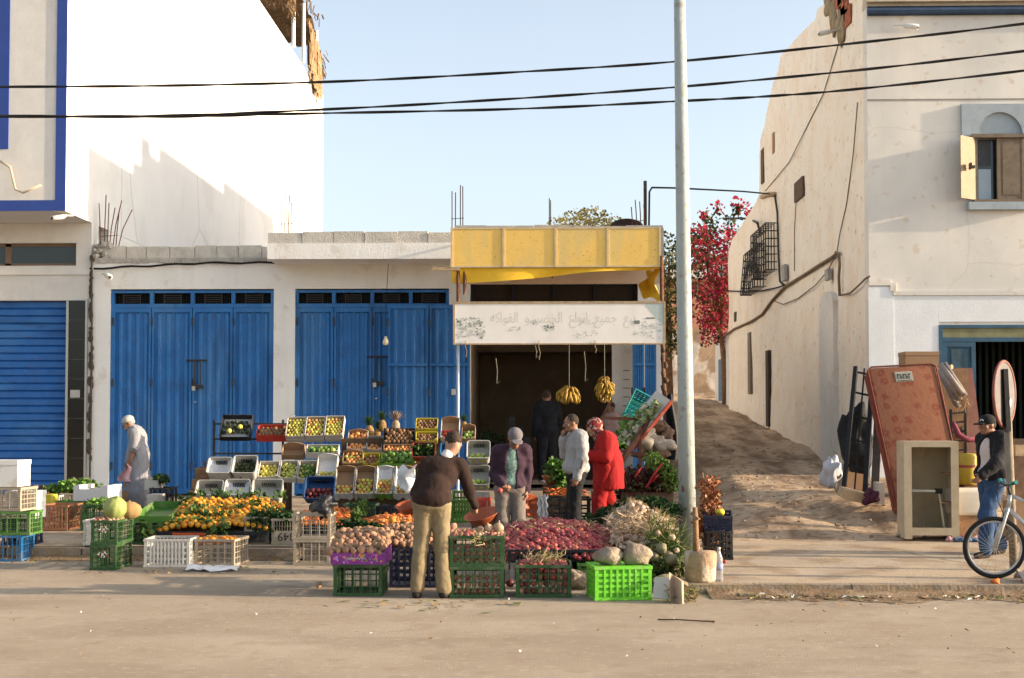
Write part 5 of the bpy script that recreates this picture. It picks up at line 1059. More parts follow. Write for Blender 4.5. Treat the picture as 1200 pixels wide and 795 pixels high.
# bright green tray, red crate behind man
c=crate('lime green vegetable crate tipped behind the bending man',529,556,18.0,Z(613,18),.34,.4,'slot',PLG,tilt=R(15)); crate('bright red crate beside the lime green one by the bending man',553,574,18.6,.25,.42,.4,'slot',PR,n=(4,4,2))
# ---- front row on the road
c=crate('dark green crate under the purple box of potatoes',391.5,448,13.05,.004,.32,.5,'grid',PG,n=(4,4,3))
c=crate('purple printed box heaped with potatoes',388,452,13.0,.328,.15,.55,'carton',[CV,CB],cat='box')
b=MB(); random.seed(9)
for i in range(46): a=rnd(0,6); s=rnd(.006,.018); x=rnd(-c[2]/2+.03,c[2]/2-.03); z=rnd(.02,.1); b.add([(x+s*math.cos(a+2*PI*j/5)*rnd(.7,1.2),-.0015-.0002*i/46,z+s*math.sin(a+2*PI*j/5)) for j in range(5)],[tuple(range(5))],i%4)
b.obj('printed_flowers',[mat('pink_ink',(.55,.14,.25),.6),mat('green_ink',(.15,.28,.08),.6),mat('orange_ink',(.6,.22,.05),.6),mat('lilac_ink',(.42,.22,.5),.6)],c[0])
text('Fleurs',.07,(-.02,-.003,.06),(PI/2,0,R(0)),CW,c[0],'box_lettering',.001) if 0 else None
b=MB(); 
for k in range(6): b.tube([(-.1+.03*k,-.004,.05),(-.095+.03*k,-.004,.075),(-.08+.03*k,-.004,.06),(-.07+.03*k,-.004,.052)],.004,4)
b.obj('box_lettering',CW,c[0])
crate('black crate of potatoes behind the bending man, right of the purple box',457,522,13.75,.004,.43,.5,'slot',PN,n=(7,5,4))
crate('black crate carrying the potato heap behind the purple box',392,455,13.6,.2,.26,.5,'slot',PK)
random.seed(43)
heap(X(389,13.1),X(451,13.1),13.02,13.75,lambda u,v:.46+.16*min(1,v*1.4)-.1*(u-.5)**2,[potato],.042,'potato in the heap above the purple printed box','potatoes above the purple box',sp=1.95,cap=130)
heap(X(447,13.8),X(527,13.8),13.78,14.45,lambda u,v:.46+.14*min(1,v*1.4),[potato],.042,'potato in the heap behind the legs of the bending man','potatoes behind the bending man',sp=1.95,cap=130)
o=potato.put((X(374.5,13.7),13.7,.035),.038,'single potato lying on the road left of the purple box','x'); del o['group']
c0=crate('green lattice crate at the bottom of the pair right of the bending man',528,590,12.95,.004,.31,.5,'grid',PG,n=(4,4,3)); c=crate('green lattice crate of small onions, upper of the pair right of the bending man',527.5,590,12.95,.318,.31,.5,'grid',PG,n=(4,4,3))
fill(c,[ronion2,wonion,ronion2,potato],.032,'small onion on top of the upper green lattice crate','onions on the upper green crate',z=.3,maxn=110,mound=.03,layers=1)
for cc in (c0,c):
    for zz in (.06,.13,.2): 
        for j in range(8): (ronion2 if random.random()<.4 else potato).put(cc[1]@Vector((-cc[2]/2+.05+j*cc[2]/8.5,.05,zz)),.032,'onion seen through the lattice of the pair right of the bending man','onions inside the green lattice pair')
for i,(px,py) in enumerate(((563,620),(573,617),(584,617),(556,622))): wonion.put(at(px,py,13.15)+Vector((0,0,-.02)),.055,'large pale onion on top of the upper green lattice crate','pale onions on the green pair')
def husks(boxes,n,label,cat='husks',l=(.04,.12),ms=None,up=.2):
    b=MB()
    for c,r in boxes:
        for i in range(n):
            p=Vector((c[0]+rnd(-1,1)*r[0],c[1]+rnd(-1,1)*r[1],c[2]+rnd(-1,1)*r[2])); L=rnd(*l); d=Vector((rnd(-1,1),rnd(-1,1),rnd(-.6,1)*up*2)).normalized()*L; m=Vector((rnd(-1,1),rnd(-1,1),rnd(-1,1)))*L*.25; w=rnd(.002,.006)
            b.tube([p,p+d*.5+m,p+d],[w,w,w*.3],3,random.randrange(len(ms or hm)),cap=False)
    return tag(b.obj('dry_husks',ms or hm),label,cat,kind='stuff')
hm=[mat('straw_husk',(.46,.31,.17),.8,.3),mat('pale_husk',(.52,.39,.26),.8,.3),mat('green_stalk',(.20,.24,.06),.8,.3)]
husks([((X(565,13.0),13.05,.63),(.2,.12,.02)),((X(560,12.9),12.93,.58),(.07,.01,.04))],30,'dry husks and stems on the upper green lattice crate')
c=crate('dark green crate of onions with dry husks, between the lattice pair and the lime crate',604.5,669,13.0,.004,.325,.45,'grid',PG,n=(4,4,3))
fill(c,[ronion,ronion2],.036,'red onion in the dark green crate with husks','onions in the husky green crate',z=.3,maxn=70,mound=.04)
for zz in (.06,.13,.2,.26): 
    for j in range(8): random.choice((ronion,pom,potato)).put(c[1]@Vector((-c[2]/2+.05+j*c[2]/8.5,.05,zz)),.036,'onion seen through the lattice of the husky green crate','onions inside the husky green crate')
husks([((X(637,13.1),13.15,.38),(.2,.13,.03))],110,'straw coloured onion stalks on the dark green crate',l=(.05,.16),up=.6)
c=crate('bright lime green crate with two stones on its lid',696.5,764,12.8,.004,.335,.45,'slot',PBG,rz=R(9),n=(7,5,4)); lid=MB(); lid.box(-c[2]/2+.01,c[2]/2-.01,.012,c[3]-.012,.31,.325); lid.obj('lid',PBG,c[0]); bw=MB(); bw.box(-c[2]/2+.02,c[2]/2-.02,.02,.024,.02,.3); bw.box(c[2]/2-.024,c[2]/2-.02,.024,c[3]-.02,.02,.3); bw.obj('side_panel',PBG,c[0])
st=mat('rough_brown_stone',(.33,.26,.19),.95,.4,6,.9,25)
for px,Y_,sx,lab,sd in ((714,12.95,.155,'flat brown stone on the left of the lime crate lid',3),(746,12.98,.14,'rounder brown stone on the right of the lime crate lid',8)):
    o=MB().sph((0,0,0),(sx,.12,.095 if sd==3 else .115),18,12,jit=.35,sd=sd).obj('stone',st,smooth=True); o.location=(X(px,Y_),Y_+.08,.335+(.08 if sd==3 else .09)); tag(o,lab,'stone')
# ---- red onion rows
random.seed(44); Y=14.1
for a,cc,lab in ((595,634,'left'),(638,678,'middle'),(680,719,'right')):
    crate('black tray at the %s of the red onion heap'%lab,a,cc,Y,Z(658,Y),.13,.55,'slot',PK,n=(5,4,1))
crate('white slotted crate under the left end of the red onion heap',598,627,14.2,.004,.22,.5,'fine',PW,n=(12,5,4)); crate('light green crate under the right end of the red onion heap',677,713,14.0,.004,.235,.5,'fine',PLG,n=(8,5,5)); crate('black crate under the middle of the red onion heap',640,672,14.3,.004,.22,.5,'slot',PK)
for i in range(9): ronion.put((X(674+i*5,14.05),14.06,.31+rnd(-.02,.02)),.034,'red onion at the front of the right black tray','onions in the right black tray')
heap(X(593,14.3),X(722,14.3),14.15,15.3,lambda u,v:.36+.30*min(1,v*1.3)-.28*(abs(u-.42)**1.5)-.05*v,[ronion,ronion,ronion2],.043,'red onion in the big heap in front of the capped man','red onions in the big heap',sp=1.8,cap=290,layers=1)
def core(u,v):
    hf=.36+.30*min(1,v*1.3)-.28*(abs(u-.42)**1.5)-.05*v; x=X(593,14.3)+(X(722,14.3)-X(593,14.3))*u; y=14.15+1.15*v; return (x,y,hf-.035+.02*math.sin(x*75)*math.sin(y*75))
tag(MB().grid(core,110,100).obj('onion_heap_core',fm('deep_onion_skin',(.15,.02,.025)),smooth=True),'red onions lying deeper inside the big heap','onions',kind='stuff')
tag(MB().box(X(596,14.6),X(724,14.6),14.6,15.5,.1,.36).obj('display_bench',SH),'low bench under the red onion heap','bench')
husks([((X(x,14.6),14.7,.6),(.15,.3,.04)) for x in (615,640,665,690)],14,'loose dry skins on the red onion heap')
o=tag(MB().sph((X(672,13.6),13.7,.1),(.16,.14,.1),14,9,jit=.5,sd=6).obj('stone',st,smooth=True),'brown stone on the road between the dark green and lime crates','stone')
pom.put((X(598,13.7),13.7,.06),.06,'dark onion on the road between the two green crates','fallen onions'); 
# ---- garlic and spring onions
random.seed(45)
crate('black tray under the garlic heap',716,786,14.2,Z(660,14.2),.13,.6,'slot',PK,n=(7,4,1)); crate('dark crate under the black garlic tray',722,790,14.3,.05,.18,.6,'slot',PN); MB().box(X(738,14.1),X(748,14.1),14.17,14.18,Z(657,14.1),Z(651,14.1)).obj('blue_label',PBL) .__setitem__('label','small blue label hanging on the garlic tray')
bpy.data.objects['blue_label']['category']='label'
for i in range(150):
    u=rnd(0,1); v=rnd(0,1); x=X(716,14.4)+(X(795,14.4)-X(716,14.4))*u; y=14.25+1.3*v; z=.36+.42*min(1,v*1.3)*(1-abs(u-.45)*1.1)+rnd(-.03,.03)
    garlic.put((x,y,z+.03),.040,'dry garlic bulb in the straw coloured heap by the lamp pole','garlic in the heap',rot=(rnd(1.3,2.6),rnd(-.6,.6),rnd(-.9,.9)))
husks([((X(x,14.6),14.7,z),(.2,.35,.12)) for x,z in ((730,.55),(750,.6),(770,.55),(745,.45),(765,.45))],110,'tangled dry roots and stalks over the garlic heap',l=(.08,.22),ms=hm[:2])
husks([((X(x,14.2),14.3,z),(.12,.12,.16)) for x,z in ((770,.5),(782,.42),(790,.36),(776,.3))],110,'green stalks hanging from the garlic heap beside the pole','stalks',l=(.12,.3),ms=[hm[2],gm[2],gm[1]],up=.9)
for i,(px,py) in enumerate(((788,630),(777,640),(793,645),(771,625),(760,655),(784,650))): wonion.put(at(px,py,14.0),.036,'white bulb at the foot of the green stalks','white bulbs by the pole')
clump('spring_greens','dark green leaf bunches between the red clad woman and the garlic','greens',[((X(x,16.3),16.4,z),(.3,.3,.1)) for x,z in ((712,.52),(728,.62),(745,.7),(762,.72),(780,.66))],[gm[0],gm[1]],260,.1)
crate('dark crates under the leaf bunches behind the garlic',705,790,16.2,.01,.45,.6,'slot',PK)
# greens/roots between lime crate and pole
clump('vegetable_scraps','heap of roots and stems at the foot of the garlic crates','vegetable scraps',[((X(x,13.9),13.9,.18),(.12,.1,.12)) for x in (768,780,792)],[gm[0],gm[2],drym2],120,.08,kind='stuff')
for i,(px,py,s) in enumerate(((776,643,.06),(786,655,.07),(767,652,.05))): 
    o=MB().sph((0,0,0),(s,s,s*.9),12,8,jit=.4,sd=i).obj('celeriac',mat('celeriac_skin',(.26,.23,.14),.9,.3,20,.6),smooth=True); o.location=at(px,py,13.75); tag(o,['pale root ball by the hanging green stalks','largest pale root ball below the garlic','small pale root ball nearest the lime crate'][i],'root vegetable')
o=tag(MB().grid(lambda u,v:(X(764,13.4)+.36*u,13.3+.25*v,.12+.05*math.sin(u*4)+.03*math.sin(v*5)),8,6).obj('burlap_scrap',mat('burlap',(.36,.27,.17),.95,.3,30,.5),smooth=True),'brown sacking scrap between the lime crate and the stone block','sack')
b=MB(); b.cbox((X(777,12.75),12.75,.13),(.2,.02,.22),rot=(R(-25),0,R(-20))); tag(b.obj('carton_scrap',CW),'torn white carton leaning beside the lime crate','carton')
b=MB(); b.grid(lambda u,v:(X(784,12.6)+.14*u,12.6+.05*math.sin(u*6)+.05*v,.02+.28*v-.1*u),6,5); tag(b.obj('crumpled_paper',mat('brown_paper',(.38,.28,.2),.9,.3)),'crumpled brown paper beside the torn white carton','paper')
husks([((X(798,12.7),12.75,.06),(.14,.1,.06))],150,'pile of dry stalks at the end of the kerb',l=(.06,.16),ms=[drym,drym2,hm[2]],up=.3)
# stone block, bottle, crates by the pole
t=thing('post_base','plastered stone block holding a short wooden post before the lamp pole','post base',(X(820.5,13.62),13.62,.093)); b=MB(); b.lathe([(.15,0),(.165,.03),(.17,.16),(.175,.28),(.165,.315),(0,.32)],20,amp=lambda a,z:1+.08*noise.noise(Vector((math.cos(a)*2,math.sin(a)*2,z*6)))); bs=mat('crumbling_block',(.44,.30,.19),.95,.4,4,.9,20); addspeck(bs,5,.56,(.50,.43,.33),.8); b.obj('block',bs,t,True)
b=MB(); b.tube([(-.05,0,.3),(-.055,0,.62),(-.06,0,.78)],[.035,.03,.025],8); b.tube([(-.11,-.02,.62),(-.02,-.03,.66),(-.1,.0,.72)],.018,5); b.obj('post',wood,t,True)
t=thing('water_bottle','clear plastic bottle of water standing beside the stone block','bottle',(X(841.5,13.6),13.6,.095)); pet=mat('clear_plastic',(.75,.80,.85),.08,.05,bump=0,trans=.8,spec=.5)
MB().lathe([(.04,0),(.045,.02),(.042,.1),(.045,.12),(.042,.2),(.043,.24),(.018,.31),(.015,.335)],14).obj('bottle_body',pet,t,True); MB().lathe([(.018,.33),(.018,.36),(0,.361)],10).obj('cap',CW,t,True); MB().lathe([(.0455,.12),(.0455,.19)],14).obj('wrapper',mat('bottle_wrapper',(.30,.34,.55),.4),t,True)
crate('black crate on the pavement right of the stone block',828,858,15.3,.145,.34,.42,'slot',PK,n=(5,4,3)); crate('navy crate lying askew on the black crate by the pole',825,857,15.35,.49,.17,.42,'slot',PN,rz=R(-8),tilt=R(6)); CYo=MB().sph((X(845,15.4),15.5,.695),(.06,.06,.04),10,7,jit=.3).obj('yellow_squash',CY,smooth=True); tag(CYo,'small yellow squash in the navy crate by the pole','squash')
random.seed(46)
t=thing('onion_skin_bundle','rust coloured bundle of dried onion skins hanging beside the lamp pole','bundle',(X(829,15.6),15.6,.16)); b=MB()
rs=[mat('rust_skin',(.42,.15,.06),.8,.4),mat('pale_rust_skin',(.60,.34,.18),.8,.3),mat('dark_rust_skin',(.25,.09,.04),.8,.4)]
for i in range(13): z=.12+i*.065; leaves(b,(rnd(-.03,.05)+.0,0,z),(.12,.1,.06),110,.045,[0,1,2,0])
b.obj('skins',rs,t); MB().tube([(0,0,0),(0,.02,.5),(-.05,.1,1.0)],.012,5).obj('cord',wood,t)
o=tag(MB().sph((X(848,15.0),15.0,.155),(.03,.025,.02),8,6).obj('fallen_onion',MATS['red_onion_skin'],smooth=True),'little red onion fallen by the black crate near the pole','onion')
# ---- carrots, basins, greens in front of entrance
random.seed(47)
c=crate('crate of orange carrots beyond the red onion heap',636,692,18.2,.2,.5,.6,'slot',PK); 
for i in range(90): carrot.put((X(rnd(641,690),18.4),18.25+rnd(0,.55),.76+rnd(-.03,.06)),.03,'orange carrot in the crate beyond the red onions','carrots in the crate',rot=(PI/2+rnd(-.3,.3),rnd(-.3,.3),rnd(0,6)))
o=tag(MB().grid(lambda u,v:(X(630,18.1)+.14*u+.012*math.sin(v*17+u*5),18.1+.03*math.sin(u*17+v*4),.42+.33*v+.02*math.sin(u*13)),14,14).obj('clear_bag',LIN,smooth=True),'clear plastic bag hanging at the left of the carrot crate','bag')
def basin(p,r,h,label,rot=(0,0,0)):
    o=MB().lathe([(r*.55,0),(r*.95,h*.92),(r*1.02,h),(r*.98,h*1.02),(r*.9,h*.95),(r*.5,h*.08),(0,h*.06)],28).obj('plastic_basin',PO,smooth=True); o.location=p; o.rotation_euler=rot; return tag(o,label,'basin')
basin((X(650,19.4),19.4,Z(568,19.4)),.2,.13,'terracotta basin behind the carrots'); 
tag(MB().box(X(636,19.3),X(668,19.3),19.25,19.7,.2,Z(568,19.4)-.001).obj('storage_box',SH),'dark box supporting the terracotta basin','box')
basin((X(568,16.3),16.3,Z(614,16.3)),.24,.14,'terracotta basin tipped against the lime crate by the bending man',rot=(R(14),R(-14),0)); basin((X(620,18.6),18.6,.5),.2,.14,'terracotta basin standing behind the capped man',rot=(R(60),0,R(30)))
tag(MB().box(X(552,16.6),X(590,16.6),16.7,17.1,.15,.55).obj('storage_box',SH),'low dark box under the tipped terracotta basin','box')
clump('leafy_bunch','bright leafy celery bunch beside the shop entrance','celery',[((X(652,19.2),19.25,Z(550,19.2)),(.17,.15,.16)),((X(658,19.2),19.2,Z(560,19.2)),(.05,.08,.15))],[gm[1],gm[2],MATS['lettuce_green']],150,.13)
crate('white slotted crate against the jeans of the capped man',555,575,17.6,.17,.4,.4,'slot',PW) if 0 else None
# ---- right hand display
random.seed(48); Y=20.6
c=tbox('teal crate tilted high on the right hand display',722,758,459,505,21.6,'slot',[PT,black],h=.3,tilt=62,n=(6,6,3)); c[0].rotation_euler.y=R(28)
c=tbox('navy crate propped below the teal crate',737,762,475,506,21.2,'slot',[PN,black],h=.25,tilt=55); c[0].rotation_euler.y=R(28)
t=thing('sloping_board','sloping board edged in red carrying cauliflowers','board',(0,0,0)); a=at(741,517,20.6);b_=at(775,473,20.9)
b=MB(); b.M=Matrix.Translation(a)@Euler((R(35),-math.atan2(b_.z-a.z,b_.x-a.x),0)).to_matrix().to_4x4(); L_=(b_-a).length; b.box(-.1,L_+.05,-.12,.35,-.04,0,0); b.box(-.1,L_+.05,-.145,-.12,-.04,.02,1); bm_=b.M; b.M=None; b.obj('board',[CW,PDR],t)
for i in range(9): caul.put(bm_@Vector((.02+L_*(i//2)/5,.02+.17*(i%2),.07)),.085,'cauliflower on the sloping red edged board','cauliflowers on the sloping board',rot=(R(40),0,rnd(0,6)))
for px,py in ((727,510),(735,505),(743,512),(729,522),(738,520),(748,506),(733,495)): cabbage.put(at(px,py,20.9),.13,'green cabbage below the sloping board','cabbages beside the woman',rot=(R(50)+rnd(-.3,.3),rnd(-.3,.3),rnd(0,6)))
t=thing('prop_frame','rough wooden prop holding up the sloping board','frame',(0,0,0)); b=MB(); b.bar(at(706,490,20.6),at(760,492,20.8),.05); b.bar(at(724,548,20.3),at(773,474,20.7),.07); b.bar(at(700,500,20.9),at(716,470,20.9),.04); b.bar(at(722,528,20.4),at(756,533,20.4),.05); b.bar(at(750,560,20.5),at(750,500,20.5),.05); b.obj('beam',mat('reddish_beam',(.15,.06,.035),.8,.4),t)
sk_=mat('grey_sacking',(.40,.35,.29),.95,.25,12,.5); sk2=mat('brown_sacking',(.16,.10,.07),.95,.3,12,.5)
for i,(px,py,r,m,lab) in enumerate(((757,515,(.20,.15,.17),sk_,'pale sack slumped under the sloping board'),(772,520,(.22,.15,.14),sk_,'grey sack bulging beside the rusty post'),(768,500,(.2,.15,.12),sk2,'dark brown sack on top of the grey one'),(779,508,(.13,.12,.16),sk2,'brown sack hugging the rusty post'),(762,532,(.25,.15,.10),sk2,'flat brown sack lowest of the pile'))):
    o=MB().sph((0,0,0),r,20,14,jit=.9,sd=i+3).obj('sack',m,smooth=True); o.location=at(px,py,21.0+.05*i); tag(o,lab,'sack')
o=MB().grid(lambda u,v:(.22*(u-.5)*(1-.6*v**3)+.03*math.sin(v*5),.06*math.sin(u*7),-.0-1.1*(1-v)),8,10).obj('black_bag',black,smooth=True); o.location=at(787,462,21.5); tag(o,'black bag hanging from the rusty post','bag')
ps_=[mat('dark_pepper_red',(.14,.015,.02),.4,.5),mat('pepper_leaf',(.10,.14,.04),.7,.4),mat('dark_root',(.05,.02,.02),.8,.4)]
clump('beetroot_heap','heap of dark beetroot and red stems under the sacks','beetroots',[((X(x,19.6),19.7,z),(.3,.3,.12)) for x,z in ((737,.95),(752,1.0),(768,.98),(745,.82),(765,.82),(735,.75),(778,.85))],[ps_[0],ps_[2],ps_[0],ps_[1]],300,.085,.6,kind='stuff')
b=MB(); b.box(X(727,19.6),X(788,19.6),19.5,20.3,.2,.72); tag(b.obj('display_table',SH),'dark table under the beetroot heap','table')
clump('leaf_stalks','yellow green stalks spilling over the beetroot heap','stalks',[((X(x,19.5),19.5,Z(y,19.5)),(.12,.1,.12)) for x,y in ((775,545),(782,553),(786,565),(765,538))],[gm[2],hm[2],MATS['lettuce_green']],110,.12,1)
for i,(a_,c_) in enumerate((((757,572),(776,543)),((744,560),(752,548)),((765,565),(772,556)))): p=at(*a_,19.35);q=at(*c_,19.35); tag(MB().tube([p,(p+q)/2+Vector((0,-.02,.02)),q],[.012,.018,.009],7).obj('red_pepper',mat('bright_pepper',(.30,.015,.02),.35)),['long red pepper across the beetroot heap','short red pepper at the left of the beetroot heap','small red pepper under the long one'][i],'pepper')
b=MB(); b.sph((X(747,19.2),19.2,Z(580,19.2)),.02,6,5)
c=crate('lattice crate of yellow fruit between the woman and the garlic',694,714,18.9,.2,.55,.4,'grid',PK); fill(c,peach,.035,'yellow fruit in the crate behind the woman','fruit behind the woman',z=.55,maxn=20)
# ---- shop inside
def bananas(p,r,h,n,label):
    t=thing('banana_bunch',label,'bananas',p); MB().tube([(0,0,h*.5),(0,0,h*.5+1.1)],.008,5).obj('string',mat('pale_rope',(.16,.17,.13),.8),t); MB().tube([(0,0,-h*.5),(0,0,h*.5)],.02,6).obj('stalk',wood,t)
    bn=MB(); bn.tube([(0,0,.0),(.05,0,-.015),(.085,0,-.06),(.09,0,-.11),(.07,0,-.15)],[.008,.017,.02,.018,.006],7); me=bn.mesh('banana',fm('banana_skin',(.42,.27,.045),rand=.2),True)
    for i in range(n):
        o=link('banana',me,t); a=i*2.4; z=h*.5-h*.9*(i/n); q=math.sin(PI*min(1,(i+3)/n))*.6+.5; o.location=(r*.25*math.cos(a)*q,r*.25*math.sin(a)*q,z); o.rotation_euler=(rnd(-.3,.3),rnd(-.9,.1),a); o.scale=(r/.11*q,)*3
bananas(at(667,462,24.6),.145,.27,58,'round banana bunch hanging left of the other one in the greengrocer bay'); bananas(at(708.5,457,24.7),.115,.5,70,'long banana bunch hanging nearer the open door leaves')
for i,(px,y0,y1) in enumerate(((581,420,450),(684.5,412,447),(627,405,420))): 
    p=at(px,y0,24.6);q=at(px+1,y1,24.6); tag(MB().tube([p,(p+q)/2+Vector((.02,0,0)),q,q+Vector((.06,0,.04))],.01,5).obj('hanging_hook',MATS['pale_rope']),['empty rope hook at the left of the greengrocer bay','empty rope hook between the two banana bunches','short frayed rope end under the sign'][i],'hook')
random.seed(49)
clump('dark_plants','dark potted greenery inside the shop beside the left wall','plant',[((X(x,25.6),25.7,z),(.3,.25,.3)) for x,z in ((575,1.3),(585,1.0),(572,.9))],gm[:1],200,.12)
b=MB(); 
for i in range(3): b.box(X(596+i*9,25.3),X(604+i*9,25.3),25.3,25.7,.6,1.9-.2*i)
tag(b.obj('stacked_boxes',black),'black boxes stacked in the gloom behind the capped man','boxes')
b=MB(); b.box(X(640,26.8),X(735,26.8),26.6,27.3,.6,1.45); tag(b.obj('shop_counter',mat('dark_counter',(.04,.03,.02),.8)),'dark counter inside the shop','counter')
b=MB(); b.box(X(733,25.8),X(739,25.8),26.3,26.36,1.2,Z(415,25.8)); 
for i in range(9): b.box(X(732,25.8),X(740,25.8),26.25,26.3,1.4+i*.18,1.42+i*.18)
tag(b.obj('yellow_rack',mat('dull_yellow_rack',(.30,.24,.06),.7)),'narrow yellow rack inside the right jamb of the bay','rack')
# ---------------------------------------------------------------- figures
def surf(prims,res=.011,k=.03,pad=.05):
    """continuous surface through blended tapered limbs"""
    lo=np.full(3,1e9);hi=-lo
    for p in prims:
        if p[0]=='sub' or p[0]=='subp': continue
        if p[0]=='c': A=np.array([p[1],p[2]],float); r=max(p[3],p[4]); lo=np.minimum(lo,A.min(0)-r);hi=np.maximum(hi,A.max(0)+r)
        else: c=np.array(p[1],float); r=max(p[2]); lo=np.minimum(lo,c-r);hi=np.maximum(hi,c+r)
    lo-=pad;hi+=pad; n=np.ceil((hi-lo)/res).astype(int)+1
    ax=[lo[i]+res*np.arange(n[i]) for i in range(3)]; Fv=np.full(n,.2,np.float32)
    def ev(p,G):
        if p[0]=='c':
            a=np.array(p[1],float);b=np.array(p[2],float);ab=b-a; L=max(1e-9,ab@ab); d=[G[i]-a[i] for i in range(3)]
            t=np.clip((d[0]*ab[0]+d[1]*ab[1]+d[2]*ab[2])/L,0,1); return np.sqrt(sum((d[i]-t*ab[i])**2 for i in range(3)))-(p[3]+(p[4]-p[3])*t)
        c=np.array(p[1],float); r=np.array(p[2],float); q=[G[i]-c[i] for i in range(3)]
        if len(p)>3 and p[3] is not None:
            Mx=np.array(p[3]); q=[sum(Mx[j][i]*q[j] for j in range(3)) for i in range(3)]
        k0=np.sqrt(sum((q[i]/r[i])**2 for i in range(3)))+1e-6; k1=np.sqrt(sum((q[i]/r[i]**2)**2 for i in range(3)))+1e-6
        return k0*(k0-1)/k1
    for p in prims:
        if p[0] in('sub',): continue
        if p[0]=='c': A=np.array([p[1],p[2]],float); r=max(p[3],p[4])+.06; l=A.min(0)-r; h=A.max(0)+r
        else: c=np.array(p[1],float); r=max(p[2])+.06; l=c-r;h=c+r
        i0=np.maximum(0,np.floor((l-lo)/res).astype(int)); i1=np.minimum(n,np.ceil((h-lo)/res).astype(int)+1)
        G=np.ix_(*[ax[i][i0[i]:i1[i]] for i in range(3)]); sl=tuple(slice(i0[i],i1[i]) for i in range(3))
        d=ev(p,G); f=Fv[sl]; kk=p[5] if p[0]=='c' and len(p)>5 else (p[4] if p[0]=='e' and len(p)>4 else k)
        hh=np.clip(.5+.5*(f-d)/kk,0,1); Fv[sl]=f*(1-hh)+d*hh-kk*hh*(1-hh)
    for p in prims:
        if p[0]=='sub':
            G=np.ix_(*ax); d=ev(p[1],G); Fv=np.maximum(Fv,-d)
    # nets
    s=Fv<0; cs=tuple(m-1 for m in n); P_=np.zeros(cs+(3,)); C=np.zeros(cs)
    quads=[]
    for a in range(3):
        sa=[slice(None)]*3; sb=[slice(None)]*3; sa[a]=slice(0,-1); sb[a]=slice(1,None)
        fa=Fv[tuple(sa)];fb=Fv[tuple(sb)]; I=np.argwhere((fa<0)!=(fb<0)); va=fa[tuple(I.T)];vb=fb[tuple(I.T)]; t=va/(va-vb)
        pos=I.astype(float); pos[:,a]+=t
        o1,o2=[(1,2),(2,0),(0,1)][a]; ok=(I[:,o1]>0)&(I[:,o2]>0)&(I[:,o1]<cs[o1])&(I[:,o2]<cs[o2])
        I=I[ok];pos=pos[ok]; neg=va[ok]<0; qs=[]
        for (u,v) in ((0,0),(-1,0),(-1,-1),(0,-1)):
            J=I.copy(); J[:,o1]+=u; J[:,o2]+=v; np.add.at(P_,tuple(J.T),pos); np.add.at(C,tuple(J.T),1); qs.append(np.ravel_multi_index(tuple(J.T),cs))
        q=np.stack(qs,1); q[~neg]=q[~neg][:,::-1]; quads.append(q)
    q=np.concatenate(quads); ids=np.nonzero(C.ravel())[0]; mp=np.zeros(C.size,int); mp[ids]=np.arange(len(ids))
    V=(P_.reshape(-1,3)[ids]/C.ravel()[ids][:,None])*res+lo; return V,mp[q]
def surf_obj(name,prims,m,parent,res=.011,k=.03,fold=0,fs=(9,9,3),sm=2):
    V,Q=surf(prims,res,k)
    me=bpy.data.meshes.new(name); me.from_pydata(V.tolist(),[],Q.tolist()); me.update()
    bm=bmesh.new(); bm.from_mesh(me)
    for _ in range(sm): bmesh.ops.smooth_vert(bm,verts=bm.verts,factor=.5,use_axis_x=True,use_axis_y=True,use_axis_z=True)
    bm.normal_update()
    if fold:
        for v in bm.verts:
            c=v.co; n_=noise.noise(Vector((c.x*fs[0],c.y*fs[1],c.z*fs[2])))+.9*(.35-abs(noise.noise(Vector((c.x*fs[0]*1.5+c.z*2,c.y*fs[1]*1.5,c.z*fs[2]*2.2+5)))))+.35*(.3-abs(noise.noise(Vector((c.x*fs[0]*3.4,c.y*fs[1]*3.4,c.z*fs[2]*4+c.x*8+5))))); v.co+=v.normal*fold*(n_-.1)
        bm.normal_update()
    bm.to_mesh(me); bm.free(); me.materials.append(m); me.polygons.foreach_set('use_smooth',[True]*len(me.polygons)); 
    return link(name,me,parent)
BASE=dict(pelvis=(0,0,.95),waist=(0,.0,1.10),chest=(0,.01,1.30),neck=(0,.02,1.46),head=(0,-.01,1.60),
 shL=(.175,.02,1.41),shR=(-.175,.02,1.41),elL=(.215,.03,1.13),elR=(-.215,.03,1.13),haL=(.225,-.04,.89),haR=(-.225,-.04,.89),
 hipL=(.09,0,.92),hipR=(-.09,0,.92),knL=(.10,-.02,.50),knR=(-.10,-.02,.50),anL=(.10,.03,.09),anR=(-.10,.03,.09),yaw=0,pit=0,rol=0)
def V_(a): return np.array(a,float)
def head_prims(J):
    H=Euler((J['pit'],J['rol'],J['yaw'])).to_matrix(); c=Vector(J['head'])
    w=lambda x,y,z:tuple(c+H@Vector((x,y,z))); m=[list(r) for r in H]
    pr=[('e',w(0,.012,.025),(.076,.094,.094),m),('e',w(0,-.02,-.035),(.060,.070,.078),m),('e',w(0,-.062,-.085),(.030,.026,.022),m,.03),
        ('c',w(0,-.088,.012),w(0,-.112,-.028),.008,.014,.015),('e',w(0,-.106,-.034),(.019,.012,.009),m,.01),('e',w(0,-.078,.03),(.055,.016,.012),m,.02),
        ('e',w(.076,.012,-.01),(.010,.022,.034),m,.008),('e',w(-.076,.012,-.01),(.010,.022,.034),m,.008),('e',w(0,-.090,-.062),(.026,.010,.006),m,.008),('e',w(.045,-.062,-.02),(.025,.02,.02),m,.02),('e',w(-.045,-.062,-.02),(.025,.02,.02),m,.02),
        ('c',J['neck'],w(0,.02,-.05),.056,.052)]
    return pr,w,m
